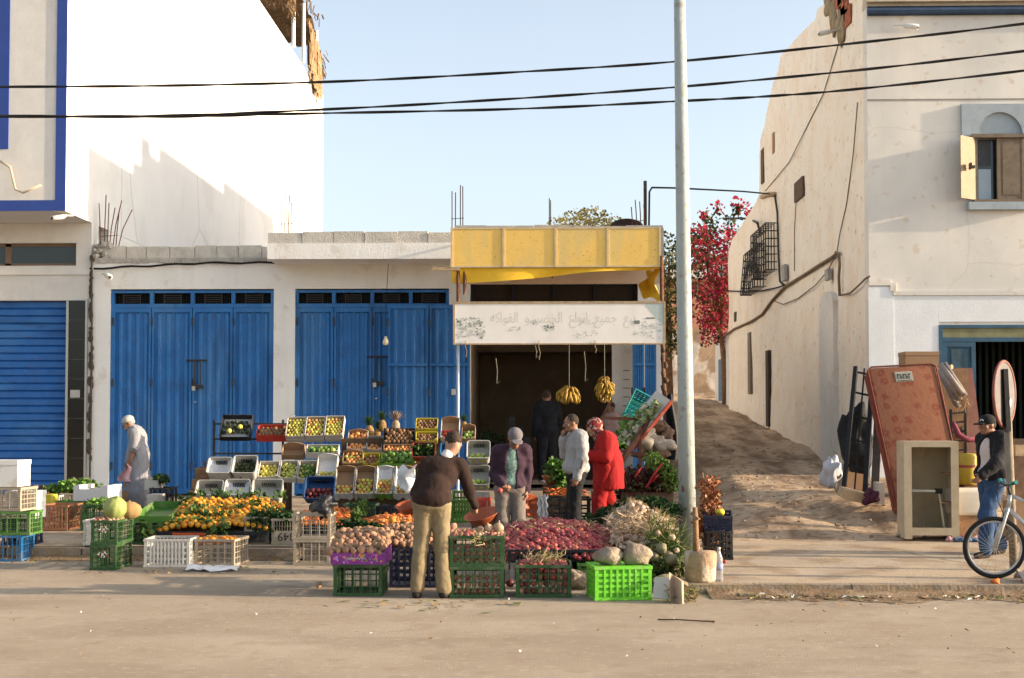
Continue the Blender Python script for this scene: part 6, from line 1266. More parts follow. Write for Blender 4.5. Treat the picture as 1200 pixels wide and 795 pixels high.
def hand_prims(el,ha,side,curl=.6,palm=None,res_k=.008):
    el,ha=V_(el),V_(ha); d=ha-el; d/=np.linalg.norm(d); pn=V_(palm if palm is not None else (-side,0,0)); pn=pn-d*(pn@d); pn/=np.linalg.norm(pn); wv=np.cross(d,pn) # across the palm
    if wv[1]>0: wv=-wv  # thumb side forward
    pr=[('e',tuple(ha+d*.045),(.018,.044,.050),[[pn[i],wv[i],d[i]] for i in range(3)],.02)]
    for j in range(4):
        o=(.030-.020*j); b0=ha+d*(.080-.004*abs(j-1))+wv*o; L=[.040,.045,.042,.033][j]; c1=curl; d1=d*math.cos(c1)+pn*math.sin(c1); d2=d*math.cos(c1*2.1)+pn*math.sin(c1*2.1)
        m1=b0+d1*L; m2=m1+d2*L*.85; pr+=[('c',tuple(b0),tuple(m1),.0098,.009,.006),('c',tuple(m1),tuple(m2),.009,.0075,.004)]
    t0=ha+d*.025+wv*.032; t1=t0+(d*.6+wv*.6+pn*.4)*.038; t2=t1+(d*.8+pn*.5)*.03; pr+=[('c',tuple(t0),tuple(t1),.014,.011,.01),('c',tuple(t1),tuple(t2),.011,.009,.005)]
    return pr
def torso(J,e=0,bl=0):
    return [('e',J['pelvis'],(.165+e,.115+e+bl*.3,.12+e)),('e',J['waist'],(.145+e,.105+e+bl,.15+e)),('e',J['chest'],(.165+e,.115+e,.17+e)),
            ('c',tuple(V_(J['shL'])*.82+V_(J['neck'])*.18),tuple(V_(J['shR'])*.82+V_(J['neck'])*.18),.065+e,.065+e),('c',tuple(V_(J['neck'])*.75+V_(J['chest'])*.25),J['neck'],.075+e,.058+e*.6)]
def arm(J,s,e=0,to=1.0):
    sh,el,ha=V_(J['sh'+s]),V_(J['el'+s]),V_(J['ha'+s]); pr=[]
    if to>=.5: pr.append(('c',tuple(sh),tuple(el),.055+e,.042+e))
    else: q=sh+(el-sh)*to*2; pr.append(('c',tuple(sh),tuple(q),.055+e,.046+e)); return pr
    if to>.5: q=el+(ha-el)*(to-.5)*2; pr.append(('c',tuple(el),tuple(q),.042+e,.032+e*.9))
    return pr
def legs(J,e=0,to=1.0,flare=0,sides='LR'):
    pr=[]
    for s in sides:
        h,kn,an=V_(J['hip'+s]),V_(J['kn'+s]),V_(J['an'+s]); a=kn+(an-kn)*to
        pr+=[('c',tuple(h),tuple(kn),.085+e,.056+e),('c',tuple(kn),tuple(a),.056+e,.040+e+flare)]
    return pr
def foot(J,s,e=0,yaw=0):
    a=V_(J['an'+s]); z=a[2]; f=V_((math.sin(yaw),-math.cos(yaw),0)); return [('c',tuple(a),tuple(a+V_((0,.02,-.035))),.04+e,.036+e),('c',tuple(a+V_((0,0,-.05))+f*-.02),tuple(a+f*.13+V_((0,0,-.062))),.036+e,.028+e)]
skin=mat('tan_skin',(.36,.19,.12),.55,.12,20,.1,90,spec=.35); skin2=mat('brown_skin',(.27,.135,.08),.55,.12,20,.1,90,spec=.35)
hairb=mat('dark_hair',(.045,.028,.018),.8,.4,60,.5); hairg=mat('grey_hair',(.35,.33,.31),.8,.3,60,.5); eyew=mat('eye_white',(.6,.58,.55),.2,.05,bump=0); eyeb=mat('eye_iris',(.02,.012,.01),.2,.05,bump=0)
def cl(n,c,**k): return mat(n,c,k.pop('r',.9),k.pop('var',.2),k.pop('sc',12),k.pop('b',.35),k.pop('bs',140),**k)
def person(label,loc,rz,pose,sk,garments,hair='short',hairm=None,scale=1,curlL=.6,curlR=.6,palmL=None,palmR=None,feet=True,shoe=None):
    J=dict(BASE); J.update(pose); t=thing('person',label,'person',loc,rz); t.scale=(scale,)*3
    hp,w,m=head_prims(J); pr=hp+torso(J)+arm(J,'L')+arm(J,'R')+legs(J)+foot(J,'L')+foot(J,'R')+hand_prims(J['elL'],J['haL'],1,curlL,palmL)+hand_prims(J['elR'],J['haR'],-1,curlR,palmR)
    surf_obj('body',pr,sk,t,.0085,.028,sm=1)
    for sx in(-1,1):
        e=MB().sph((0,0,0),(.0125,.011,.0085),10,7).obj('eye',eyew,t,True); e.location=w(sx*.031,-.079,.008); e.rotation_euler=Euler((J['pit'],J['rol'],J['yaw']))
        MB().sph((0,-.0085,0),(.006,.004,.006),8,6).obj('iris',eyeb,e,True)
        b=MB(); b.tube([w(sx*.018,-.092,.030),w(sx*.032,-.09,.035),w(sx*.048,-.078,.030)],[.004,.005,.003],5); b.obj('eyebrow',hairm or hairb,t)
    b=MB(); b.tube([w(-.022,-.095,-.063),w(0,-.102,-.060),w(.022,-.095,-.063)],[.002,.0045,.002],5); b.obj('lips',mat('lip_skin',(.30,.10,.08),.5),t,True)
    if hair=='short': surf_obj('hair',[('e',w(0,.020,.032),(.080,.092,.095),m),('sub',('e',w(0,-.10,-.02),(.085,.085,.085),m)),('sub',('e',w(0,-.0,-.15),(.13,.13,.10),m))],hairm or hairb,t,.0075,.02,fold=.004,fs=(60,60,60),sm=1)
    if hair=='beard' or hair=='capbeard': surf_obj('beard',[('e',w(0,-.055,-.075),(.056,.052,.040),m),('sub',('e',w(0,-.105,-.045),(.028,.03,.02),m))],hairg,t,.008,.02,sm=1)
    if hair in('beard','cap','capbeard'): surf_obj('hair',[('e',w(0,.030,.0),(.081,.085,.07),m),('sub',('e',w(0,-.09,-.0),(.09,.10,.10),m)),('sub',('e',w(0,-.0,-.12),(.13,.13,.085),m))],hairm or hairb,t,.0085,.02,sm=1)
    for g in garments: g(t,J,w,m)
    if shoe:
        for s in 'LR': surf_obj('shoe',foot(J,s,.012)[1:],shoe,t,.0095,.02,sm=1)
    return t,J,w,m
def trousers(mt,e=.022,fl=.02,fold=.016,belt=None,to=.96): 
    def f(t,J,w,m): 
        surf_obj('trousers',[('e',J['pelvis'],(.165+e,.12+e,.11+e))]+legs(J,e,to,fl),mt,t,.0105,.035,fold=fold,fs=(7,7,4.5))
    return f
def top(mt,e=.022,fold=.012,to=.97,sub=None,name='jacket',long_=0,k=.03,bl=0,extra=None,fs=(8,8,5)):
    def f(t,J,w,m):
        pr=torso(J,e,bl)[1:]+arm(J,'L',e*.9,to)+arm(J,'R',e*.9,to)
        p=V_(J['pelvis']); pr.append(('e',tuple(p+V_((0,-.005,.05-long_/2))),(.188+e,.150+e+bl*.4,.10+e+long_/2)))
        if extra: pr+=extra(J,w,m)
        if sub: pr+=sub(J,w,m)
        return surf_obj(name,pr,mt,t,.0105,k,fold=fold,fs=fs)
    return f
def capf(mt,brim=True,name='cap'):
    def f(t,J,w,m):
        pr=[('e',w(0,.01,.045),(.092,.108,.085),m),('sub',('e',w(0,0,-.085),(.2,.2,.105),m))]
        if brim: pr.append(('e',w(0,-.115,.028),(.075,.075,.011),m,.012))
        o=surf_obj(name,pr,mt,t,.0085,.015,fold=.002,fs=(30,30,30),sm=1); return o
    return f
def sc(a,f=1.0): return tuple(x*f for x in a)
# 1 robed man
Y=21.6; x=X(160,Y); g=gz(x,Y)
def robe(t,J,w,m):
    e=.03; pr=torso(J,e,.02)+arm(J,'L',.034,.52)+arm(J,'R',.034,.52)+[('c',(0,.03,1.0),(0,.02,.62),.19,.205),('c',(0,.02,.62),(0,.01,.16),.205,.235),('c',(.04,-.08,.55),(.04,-.12,.17),.1,.15),('c',(-.04,.1,.55),(-.04,.14,.17),.1,.15),('sub',('e',(0,0,-.42),(1.5,1.5,.55)))]
    surf_obj('robe',pr,cl('grey_striped_robe',(.27,.265,.29),streak=.5,scol=(.17,.165,.19),var=.12),t,.011,.05,fold=.028,fs=(7,7,1.6))
    surf_obj('shirt_collar',[('c',tuple(V_(J['neck'])+V_((0,.01,-.015))),tuple(V_(J['neck'])+V_((0,-.01,.03))),.078,.068)],cl('white_collar',(.62,.60,.57)),t,.01,.02)
person('old man in a grey robe and white skullcap walking left before the blue door',(x,Y,g),-PI/2+R(8),dict(pit=R(24),head=(0,-.135,1.545),neck=(0,-.06,1.43),chest=(0,.02,1.28),waist=(0,.02,1.1),shL=(.19,-.01,1.38),shR=(-.19,-.01,1.38),elL=(.235,.0,1.12),haL=(.21,-.07,.90),elR=(-.22,.0,1.12),haR=(-.18,-.1,.90),anL=(.1,-.15,.09),knL=(.1,-.12,.5),anR=(-.1,.15,.11)),skin2,[robe,capf(cl('white_knit_cap',(.5,.49,.46),b=.6,bs=200),False,'skullcap')],'capbeard',hairg,1.0,shoe=cl('brown_slipper',(.12,.06,.03)))
pk=cl('pink_cloth',(.52,.20,.24),sc=40,col2=(.6,.45,.45)); o=MB().grid(lambda u,v:((u-.5)*.22*(.5+v)+.03*math.sin(v*6),.05*math.sin(u*9)+.02,-.30*v),10,8).obj('pink_bag',pk,smooth=True); o.location=(x-.08,Y-.22,g+.86); tag(o,'crumpled pink cloth bag in the hand of the robed man','bag')
# 2 bending man with back to the camera
Y=12.98; x=X(507,Y)
swe=cl('dark_brown_sweater',(.030,.016,.012),r=1); kh=cl('khaki_trousers',(.25,.195,.11),var=.3,sc=5)
p2=dict(pelvis=(0,.02,.94),waist=(-.02,-.01,1.06),chest=(-.07,-.11,1.20),neck=(-.13,-.17,1.38),head=(-.185,-.235,1.505),pit=R(28),yaw=R(28),
 shL=(.075,-.10,1.295),shR=(-.275,-.15,1.28),elL=(.165,-.04,1.03),haL=(.175,-.19,.865),elR=(-.36,-.18,1.02),haR=(-.40,-.40,.865),knL=(.115,-.01,.49),anL=(.15,.02,.085),knR=(-.09,-.02,.49),anR=(-.115,.02,.085),hipL=(.085,.01,.92),hipR=(-.08,.0,.92))
def colr(t,J,w,m): surf_obj('shirt_collar',[('c',tuple(V_(J['neck'])+V_((0,.02,-.01))),tuple(V_(J['neck'])*.9+V_(J['head'])*.1+V_((0,.012,0))),.072,.062)],cl('white_collar',(.62,.60,.57)),t,.01,.02)
person('man seen from behind in dark brown sweater and khaki trousers bending over the potatoes',(x,Y,0),PI,p2,skin,[trousers(kh,.018,.018,.012),top(swe,.012,.009,name='sweater',long_=.03,bl=.015),colr],'short',hairb,1.03,curlL=1.0,curlR=1.1,palmL=(-1,0,0),palmR=(1,0,0),shoe=cl('black_shoe',(.015,.012,.01),r=.5))
basin((x-.27,Y+.30,.84),.13,.085,'terracotta bowl in the left hand of the bending man',rot=(R(18),R(-8),0))
# 3 capped man facing the camera
Y=16.25; x=X(598,Y)
jp=cl('plum_jacket',(.045,.022,.036)); tl=cl('teal_patterned_sweater',(.025,.13,.11),sc=38,col2=(.30,.38,.34),var=.5); gt_=cl('grey_brown_trousers',(.20,.165,.14))
p3=dict(pelvis=(0,.02,.93),waist=(0,-.0,1.07),chest=(.01,-.04,1.25),neck=(.03,-.09,1.41),head=(.05,-.165,1.53),pit=R(32),yaw=R(10),shL=(.19,-.04,1.37),shR=(-.17,-.05,1.36),elL=(.215,.03,1.10),haL=(.20,-.03,.88),elR=(-.195,.0,1.08),haR=(-.08,-.22,.945))
def opn(J,w,m): c=V_(J['chest']); return [('sub',('e',tuple(c+V_((.0,-.16,-.12))),(.078,.12,.36)))]
person('man in grey cap, plum jacket and teal sweater looking down behind the red onions',(x,Y,0),R(4),p3,skin2,[trousers(gt_,.026,.015,.010),top(tl,.012,.006,.4,name='sweater'),top(jp,.024,.014,sub=opn),capf(cl('grey_cap',(.17,.15,.16)))],'cap',hairb,1.03,curlR=1.1,palmR=(0,0,1),shoe=cl('black_shoe',(.015,.012,.01)))
ronion2.put((x-.12,Y-.36,.93),.035,'onion in the raised hand of the capped man','held onions')
# 4 grey sweater man
Y=17.6; x=X(675,Y); g=gz(x,Y)
gs=cl('light_grey_tracksuit_top',(.33,.32,.315),var=.1); bk=cl('black_trousers',(.012,.012,.013))
p4=dict(head=(-.0,-.07,1.60),neck=(0,.0,1.45),pit=R(8),chest=(0,.02,1.28),elR=(-.20,-.10,1.17),haR=(-.07,-.17,1.40),elL=(.235,.02,1.11),haL=(.21,-.05,.86),knL=(.09,-.05,.5),anL=(.09,-.04,.09),anR=(-.09,.06,.09))
def strp(t,J,w,m):
    b=MB(); sh,el,ha=[Vector(J[q]) for q in('shL','elL','haL')]; n=Vector((.075,0,0))
    b.tube([sh+n*.9+Vector((0,0,.02)),(sh+el)/2+n*.98,el+n*.9,(el+ha)/2+n*.78],.014,6); b.obj('sleeve_stripe',cl('grey_violet_stripe',(.22,.18,.2)),t,True)
person('man in light grey tracksuit top with hand to his mouth, facing left',(x,Y,g),-PI/2+R(14),p4,skin2,[trousers(bk,.025,.015),top(gs,.036,.016,name='tracksuit_top'),strp],'short',hairb,1.0,curlR=.9,palmR=(0,1,0),shoe=cl('black_shoe',(.015,.012,.01)))
# 5 woman in red
Y=18.2; x=X(709,Y); g=gz(x,Y)
red=cl('bright_red_coat',(.30,.008,.009),var=.15); 
def coat(t,J,w,m):
    e=.04; pr=torso(J,e,.02)+arm(J,'L',.045,.95)+arm(J,'R',.045,.95)+[('c',(0,.04,1.02),(0,.05,.60),.20,.215),('c',(0,.1,1.0),(0,.12,.62),.13,.14),('e',tuple(V_(J['neck'])+V_((0,.10,-.03))),(.11,.07,.09)),('sub',('e',(0,.1,.10),(1.2,1.2,.55)))]
    surf_obj('coat',pr,red,t,.0105,.022,fold=.02,fs=(6,6,2.2))
addspeck(cl('patterned_headscarf',(.24,.01,.015),sc=14,col2=(.035,.025,.03),var=.5),26,.6,(.42,.36,.28),.8)
def scarf(t,J,w,m): surf_obj('headscarf',[('e',w(0,.025,.03),(.096,.112,.105),m),('c',w(0,.02,-.06),tuple(V_(J['neck'])+V_((0,-.0,-.02))),.085,.095),('sub',('e',w(0,-.11,-.02),(.058,.06,.078),m))],cl('patterned_headscarf',(.24,.01,.015),sc=14,col2=(.035,.025,.03),var=.5),t,.009,.03,fold=.008,fs=(18,18,18),sm=1)
p5=dict(pit=R(20),head=(0,-.155,1.485),neck=(0,-.07,1.37),chest=(0,.03,1.22),waist=(0,.05,1.07),shL=(.19,-.0,1.33),shR=(-.19,-.0,1.33),elL=(.23,-.03,1.08),haL=(.12,-.24,1.10),elR=(-.2,-.05,1.08),haR=(-.1,-.22,1.08),knL=(.1,-.1,.48),anL=(.1,-.08,.09),anR=(-.1,.16,.11),knR=(-.1,.06,.5))
person('woman in a long red coat and patterned headscarf standing behind the grey tracksuit man',(x,Y,g),-PI/2+R(6),p5,skin,[trousers(red,.035,.03,.014),coat,scarf],None,hairb,1.03,shoe=cl('black_shoe',(.015,.012,.01)))
# 6, 7 people inside
nv=cl('near_black_navy_clothes',(.006,.007,.012)); Y=25.5; x=X(641,Y)
person('dark clothed man with his back turned standing in the shadow of the shop',(x,Y,.6),PI+R(20),dict(pit=R(8),yaw=R(-30),elR=(-.24,-.06,1.13),haR=(-.12,-.24,1.05)),skin2,[trousers(nv,.03,.02),top(nv,.045,.014)],'short',hairb,1.06,shoe=cl('white_trainers',(.4,.4,.4)))
Y=26.1; x=X(716,Y)
person('person in a pale pink top half hidden behind the bananas inside the shop',(x,Y,.6),R(-60),dict(elR=(-.22,-.16,1.15),haR=(-.10,-.36,1.22),pit=R(10)),skin2,[trousers(nv,.03,.02),top(cl('pale_pink_top',(.50,.34,.31)),.03,.012,.5,name='shirt')],'short',hairb,.93,shoe=nv)
# 8 man by the bicycle
Y=15.7; x=X(1162,Y); g=gz(x,Y)
jb=cl('black_open_jacket',(.012,.012,.014)); ws=cl('white_spotted_shirt',(.55,.48,.46),sc=70,col2=(.52,.44,.42)); dn=cl('blue_denim',(.035,.075,.16),var=.4)
p8=dict(pit=R(6),head=(0,-.07,1.59),chest=(0,-.0,1.28),elL=(.26,-.16,1.15),haL=(.24,-.36,.99),elR=(-.26,.12,1.14),haR=(-.25,.18,.88),knL=(.1,-.18,.50),anL=(.1,-.20,.09),knR=(-.1,.02,.5),anR=(-.1,.20,.11),hipL=(.09,-.01,.92))
def opn8(J,w,m): c=V_(J['chest']); return [('sub',('e',tuple(c+V_((.02,-.17,-.12))),(.095,.12,.38)))]
def logo(t,J,w,m):
    o=MB(); o.M=Matrix.Translation(w(.03,-.096,.07))@Euler((R(-20),0,R(25))).to_matrix().to_4x4(); o.cbox((-.012,0,0),(.012,.004,.03),rot=(0,R(35),0)); o.cbox((.012,0,0),(.012,.004,.03),rot=(0,R(-35),0)); o.M=None; o.obj('cap_emblem',MATS['white_collar'],t)
person('man in black cap and open black jacket over a pale shirt walking behind the bicycle',(x,Y,g),-PI/2+R(22),p8,skin2,[trousers(dn,.028,.016,.018),top(ws,.022,.008,.4,name='shirt'),top(jb,.042,.014,sub=opn8),capf(cl('black_cap',(.012,.012,.012)),True),logo],'cap',hairb,1.0,curlL=.5,shoe=cl('brown_sandal',(.06,.035,.02)))
# ---------------------------------------------------------------- bicycle
by=13.85; bx=X(1163.5,by); gr=gz(bx,by); r=.33
bk=thing('bicycle','silver bicycle with teal handlebar grips standing on the pavement edge','bicycle',(bx,by,gr),R(-4))
sil=mat('silver_bicycle_paint',(.48,.46,.44),.35,.2,20,.05,metal=.3,spec=.5)
def wheel(x):
    w=link('wheel',None,bk,(x,0,r)); 
    def tor(R_,rr,n=48,m=8): 
        b=MB(); vs=[];fs=[]
        for i in range(n):
            a=2*PI*i/n
            for j in range(m): c=2*PI*j/m; q=R_+rr*math.cos(c); vs.append((q*math.cos(a),rr*math.sin(c)*1.1,q*math.sin(a)))
        for i in range(n):
            for j in range(m): fs.append((i*m+j,i*m+(j+1)%m,((i+1)%n)*m+(j+1)%m,((i+1)%n)*m+j))
        return b.add(vs,fs)
    tor(r-.022,.024).obj('tyre',rubber,w,True); tor(r-.05,.013).obj('rim',sil,w,True)
    b=MB(); b.tube([(0,-.04,0),(0,.04,0)],.022,8)
    for i in range(28): a=2*PI*i/28; b.tube([(.02*math.cos(a+1),(-1)**i*.03,.02*math.sin(a+1)),((r-.06)*math.cos(a),0,(r-.06)*math.sin(a))],.0018,3,cap=False)
    b.obj('spokes',alu,w)
wheel(0); wheel(1.05)
b=MB()
for s in(-1,1): b.tube([(0,s*.05,r),(.06,s*.05,r+.18),(.13,s*.045,r+.40),(.15,0,r+.43)],.017,8)
b.obj('fork',sil,bk,True)
hd=(.17,0,r+.56); ht=(.15,0,r+.42); bbp=(.60,0,r-.04); st_=(.48,0,r+.42); rr_=(1.05,0,r)
b=MB(); b.tube([ht,hd],.025,8); b.tube([hd,st_],.02,8); b.tube([ht,bbp],.024,8); b.tube([bbp,(.46,0,r+.50)],.02,8)
for s in(-1,1): b.tube([bbp,(1.05,s*.05,r)],.012,6); b.tube([st_,(1.05,s*.05,r)],.011,6)
b.obj('frame',sil,bk,True)
b=MB(); b.tube([hd,(.15,0,r+.66)],.014,8); b.tube([(.13,-.28,r+.70),(.13,-.1,r+.67),(.14,0,r+.66),(.13,.1,r+.67),(.13,.28,r+.70)],.013,8); b.obj('handlebar',steel,bk,True)
tg=mat('teal_grip',(.02,.28,.24),.5)
for s in(-1,1): MB().tube([(.13,s*.17,r+.685),(.15,s*.30,r+.71)],.02,8).obj('grip',tg,bk); MB().tube([(.10,s*.16,r+.67),(.07,s*.24,r+.65)],.008,5).obj('brake_lever',steel,bk)
b=MB(); b.tube([(.11,-.1,r+.67),(.0,-.12,r+.63),(.03,-.05,r+.5),(.1,0,r+.35),(.13,.0,r+.2)],.005,5); b.obj('brake_cable',rubber,bk)
MB().sph((.44,0,r+.53),(.13,.06,.03),12,6).obj('saddle',rubber,bk,True)
b=MB(); b.lathe([(.09,-.003),(.09,.003)],20); o=b.obj('chainring',steel,bk,loc=(.60,-.05,r-.04),rot=(PI/2,0,0)); b=MB(); b.tube([(.60,-.07,r-.04),(.68,-.08,r-.17)],.01,5); b.tube([(.60,.07,r-.04),(.52,.08,r+.09)],.01,5); b.cbox((.69,-.12,r-.18),(.09,.08,.02)); b.cbox((.51,.12,r+.10),(.09,.08,.02)); b.obj('crank',steel,bk)
o=MB().sph((bx+.02,by-.15,gr+.02),(.05,.03,.025),10,7,jit=.6).obj('orange_peel',orange.me.materials[0],smooth=True) if 0 else tag(MB().sph((X(1165,13.5),13.5,.115),(.05,.03,.03),10,7,jit=.8).obj('orange_peel',mat('peel',(.6,.16,.03),.7),smooth=True),'scrap of orange peel on the kerb under the front bicycle wheel','peel')
tag(MB().grid(lambda u,v:(X(1183,13.8)+.55*u,13.45+.3*v,.10+.14*abs(math.sin(u*5+v*3))*(.5+.5*v)+.05*noise.noise(Vector((u*9,v*9,0)))),16,8).obj('plastic_sheet',mat('dusty_plastic',(.48,.38,.30),.6,.2,6),smooth=True),'crumpled dusty plastic sheet on the kerb right of the wheel','plastic sheet')
# ---------------------------------------------------------------- road sign seen from behind
Y=14.5; t=thing('road_sign','round road sign seen from behind on a grey post beside the bicycle','road sign',(X(1186,Y),Y,.115))
q=at(1181,462,Y); ox=t.location; b=MB(); b.tube([(0,0,0),(q.x-ox.x-.005,0,q.z-ox.z-.25)],.045,10); b.obj('post',mat('dirty_post_paint',(.26,.21,.15),.8,.4,6,streak=.6),t,True)
b=MB(); b.bar((q.x-ox.x-.02,-.03,q.z-ox.z-.42),(q.x-ox.x-.045,-.03,q.z-ox.z+.28),.095,.05); b.obj('bracket',steel,t)
dsk=link('disc',None,t,(q.x-ox.x-.02,.05,q.z-ox.z),(0,R(4),R(53))); b=MB(); n=40
b.add([(.365*math.cos(2*PI*i/n),-.006,.365*math.sin(2*PI*i/n)) for i in range(n)]+[(.365*math.cos(2*PI*i/n),.006,.365*math.sin(2*PI*i/n)) for i in range(n)],[tuple(range(n)),tuple(range(2*n-1,n-1,-1))]+[(i,n+i,n+(i+1)%n,(i+1)%n) for i in range(n)]); b.obj('back_plate',mat('grey_sign_back',(.15,.135,.13),.7,.3,5),dsk)
b=MB(); P2=[(.37*math.cos(2*PI*i/n),0,.37*math.sin(2*PI*i/n)) for i in range(n+1)]; b.tube(P2,.018,6,cap=False); b.obj('rim',mat('faded_red_rim',(.24,.085,.06),.6,.3),dsk,True)
b=MB(); b.cbox((.18,-.011,-.08),(.07,.004,.09),rot=(0,R(35),0)); b.obj('sticker',CW,dsk)
# ---------------------------------------------------------------- second-hand goods on the right
def frame3(bl,br,tl):
    x=(br-bl).normalized(); z=(tl-bl); z=(z-x*z.dot(x)); h=z.length; z.normalize(); y=z.cross(x); M=Matrix((x,y,z)).transposed().to_4x4(); M.translation=bl; return M,(br-bl).length,h
M,w,h=frame3(at(1050,598,18.4),at(1126,594,18.4),at(1030,430,19.5)); w=at(1110,430,19.5).x-at(1030,430,19.5).x
def rbox(w,d,h,r,n=4):
    bm=bmesh.new(); bmesh.ops.create_cube(bm,size=1); bmesh.ops.scale(bm,vec=(w,d,h),verts=bm.verts); bmesh.ops.translate(bm,vec=(w/2,d/2,h/2),verts=bm.verts); bmesh.ops.bevel(bm,geom=bm.edges[:],offset=r,segments=n,affect='EDGES',profile=.5); me=bpy.data.meshes.new('m'); bm.to_mesh(me); bm.free(); me.polygons.foreach_set('use_smooth',[True]*len(me.polygons)); return me
mt=mat('salmon_floral_ticking',(.23,.09,.046),.85,.12,6,.3,18)
nt=mt.node_tree;N=nt.nodes;L=nt.links;bs_=N['Principled BSDF'];src=bs_.inputs['Base Color'].links[0].from_socket; tc=[q for q in N if q.type=='TEX_COORD'][0]
vo=N.new('ShaderNodeTexVoronoi'); vo.inputs['Scale'].default_value=5.2; vo.inputs['Randomness'].default_value=.55; nz=N.new('ShaderNodeTexNoise'); nz.inputs['Scale'].default_value=22; mx0=N.new('ShaderNodeMixRGB'); mx0.inputs[0].default_value=.07; L.new(tc.outputs['Object'],mx0.inputs[1]); L.new(nz.outputs['Color'],mx0.inputs[2]); L.new(tc.outputs['Object'],nz.inputs['Vector']); L.new(mx0.outputs[0],vo.inputs['Vector'])
rr=N.new('ShaderNodeValToRGB'); e=rr.color_ramp.elements; e[0].position=.27; e[0].color=(.6,.6,.6,1); e[1].position=.34; e[1].color=(0,0,0,1); e2=e.new(.1); e2.color=(.2,.2,.2,1); e3=e.new(.14); e3.color=(.9,.9,.9,1); L.new(vo.outputs['Distance'],rr.inputs[0]); mx=N.new('ShaderNodeMixRGB'); L.new(rr.outputs[0],mx.inputs[0]); L.new(src,mx.inputs[1]); mx.inputs[2].default_value=(.17,.035,.02,1); L.new(mx.outputs[0],bs_.inputs['Base Color'])
t=thing('mattress','salmon floral mattress leaning upright among the second hand goods','mattress'); t.matrix_world=M; me=rbox(w,.2,h,.05); me.materials.append(mt); link('cover',me,t)
b=MB()
for yy in(.0,.2): b.tube([(.03,yy,.04),(w-.03,yy,.04),(w-.0,yy,h-.05),(w-.06,yy,h),(.06,yy,h),(.0,yy,h-.05),(.03,yy,.04)],.014,6)
b.obj('piping',mat('dark_red_piping',(.17,.04,.025),.8),t,True); MB().box(-.006,.002,.03,.17,.06,h-.07).obj('side_band',mat('red_side_band',(.22,.05,.03),.85,.3,9),t)
b=MB(); lx=w*.38; b.box(lx,lx+.26,-.008,.002,h-.28,h-.11,0); 
b.obj('maker_label',mat('dirty_label',(.36,.34,.27),.7,.2),t); b=MB(); random.seed(77)
for i in range(5): x_=lx+.03+.042*i; b.box(x_,x_+.012,-.012,-.0085,h-.24,h-.15); b.box(x_+.012,x_+.03,-.012,-.0085,h-.17-.05*(i%2),h-.15-.05*(i%2))
b.box(lx+.02,lx+.24,-.012,-.0085,h-.27,h-.26); b.obj('label_lettering',mat('dark_ink',(.05,.05,.04),.7),t)
# wall of stuff behind
t=thing('wardrobe_carcass','dark wardrobe carcass standing hidden behind the mattress','wardrobe',(X(1062,20.6),20.5,gz(X(1062,20.6),20.6))); b=MB(); b.box(0,.95,0,.5,0,Z(433,20.5)-t.location.z-.0); b.obj('carcass',wood,t)
c=crate('closed brown cardboard box on top of the goods behind the mattress',1062,1101,20.45,Z(433,20.5)+.004,.27,.4,'box',CB,cat='box',name='cardboard_box')
# iron ladder-like grille
t=thing('iron_grille','black iron grille leaning like a ladder left of the mattress','grille'); a0,a1=at(988,582,19.3),at(1003,430,19.9); b0,b1=at(1013,590,19.2),at(1023,434,19.9)
b=MB(); b.bar(a0,a1,.06); b.bar(b0,b1,.07); m0=a0.lerp(b0,.5);m1=a1.lerp(b1,.5); b.bar(m0,m1,.022)
for f_ in (.03,.24,.44,.62,.8,.96): b.bar(a0.lerp(a1,f_),b0.lerp(b1,f_),.03)
b.obj('bars',black,t)
b=MB(); b.bar(at(1025,590,19.6),at(1031,440,20.1),.12,.05); tag(b.obj('plank',mat('grey_board',(.14,.12,.11),.8,.4)),'grey board standing between the iron grille and the mattress','board')
sk3=mat('black_tarpaulin',(.012,.014,.016),.7,.3,6,.3)
for i,(px,py,Y_,r_,m_,lab) in enumerate(((1003,515,20.0,(.24,.2,.5),sk3,'large black sack slumped behind the iron grille'),(974,553,19.6,(.14,.12,.24),mat('white_sack',(.50,.50,.53),.7,.1),'pale white sack at the foot of the alley wall'),(985,562,19.9,(.12,.12,.2),sk_,'grey sack between the white one and the grille'),(1020,583,18.9,(.12,.1,.1),mat('maroon_cloth',(.10,.03,.05),.9),'maroon bundle at the foot of the grille'))):
    o=MB().sph((0,0,0),r_,20,14,jit=.7,sd=i+11).obj('sack',m_,smooth=True); o.location=at(px,py,Y_); tag(o,lab,'sack')
b=MB(); b.cbox(at(1003,570,19.5),(.3,.05,.4),rot=(R(-15),R(10),0)); tag(b.obj('cardboard_sheet',CB),'brown cardboard sheet behind the bars of the grille','cardboard'); b=MB(); b.cbox(at(1000,582,19.0)+Vector((0,0,.02)),(.36,.3,.14),rot=(R(10),R(12),R(12))); tag(b.obj('flattened_box',woodp),'flattened pale box at the foot of the grille','box')
b=MB(); b.cbox(at(1030,578,19.2),(.09,.3,.32)); tag(b.obj('white_casing',CW),'white appliance casing at the foot of the mattress','casing')
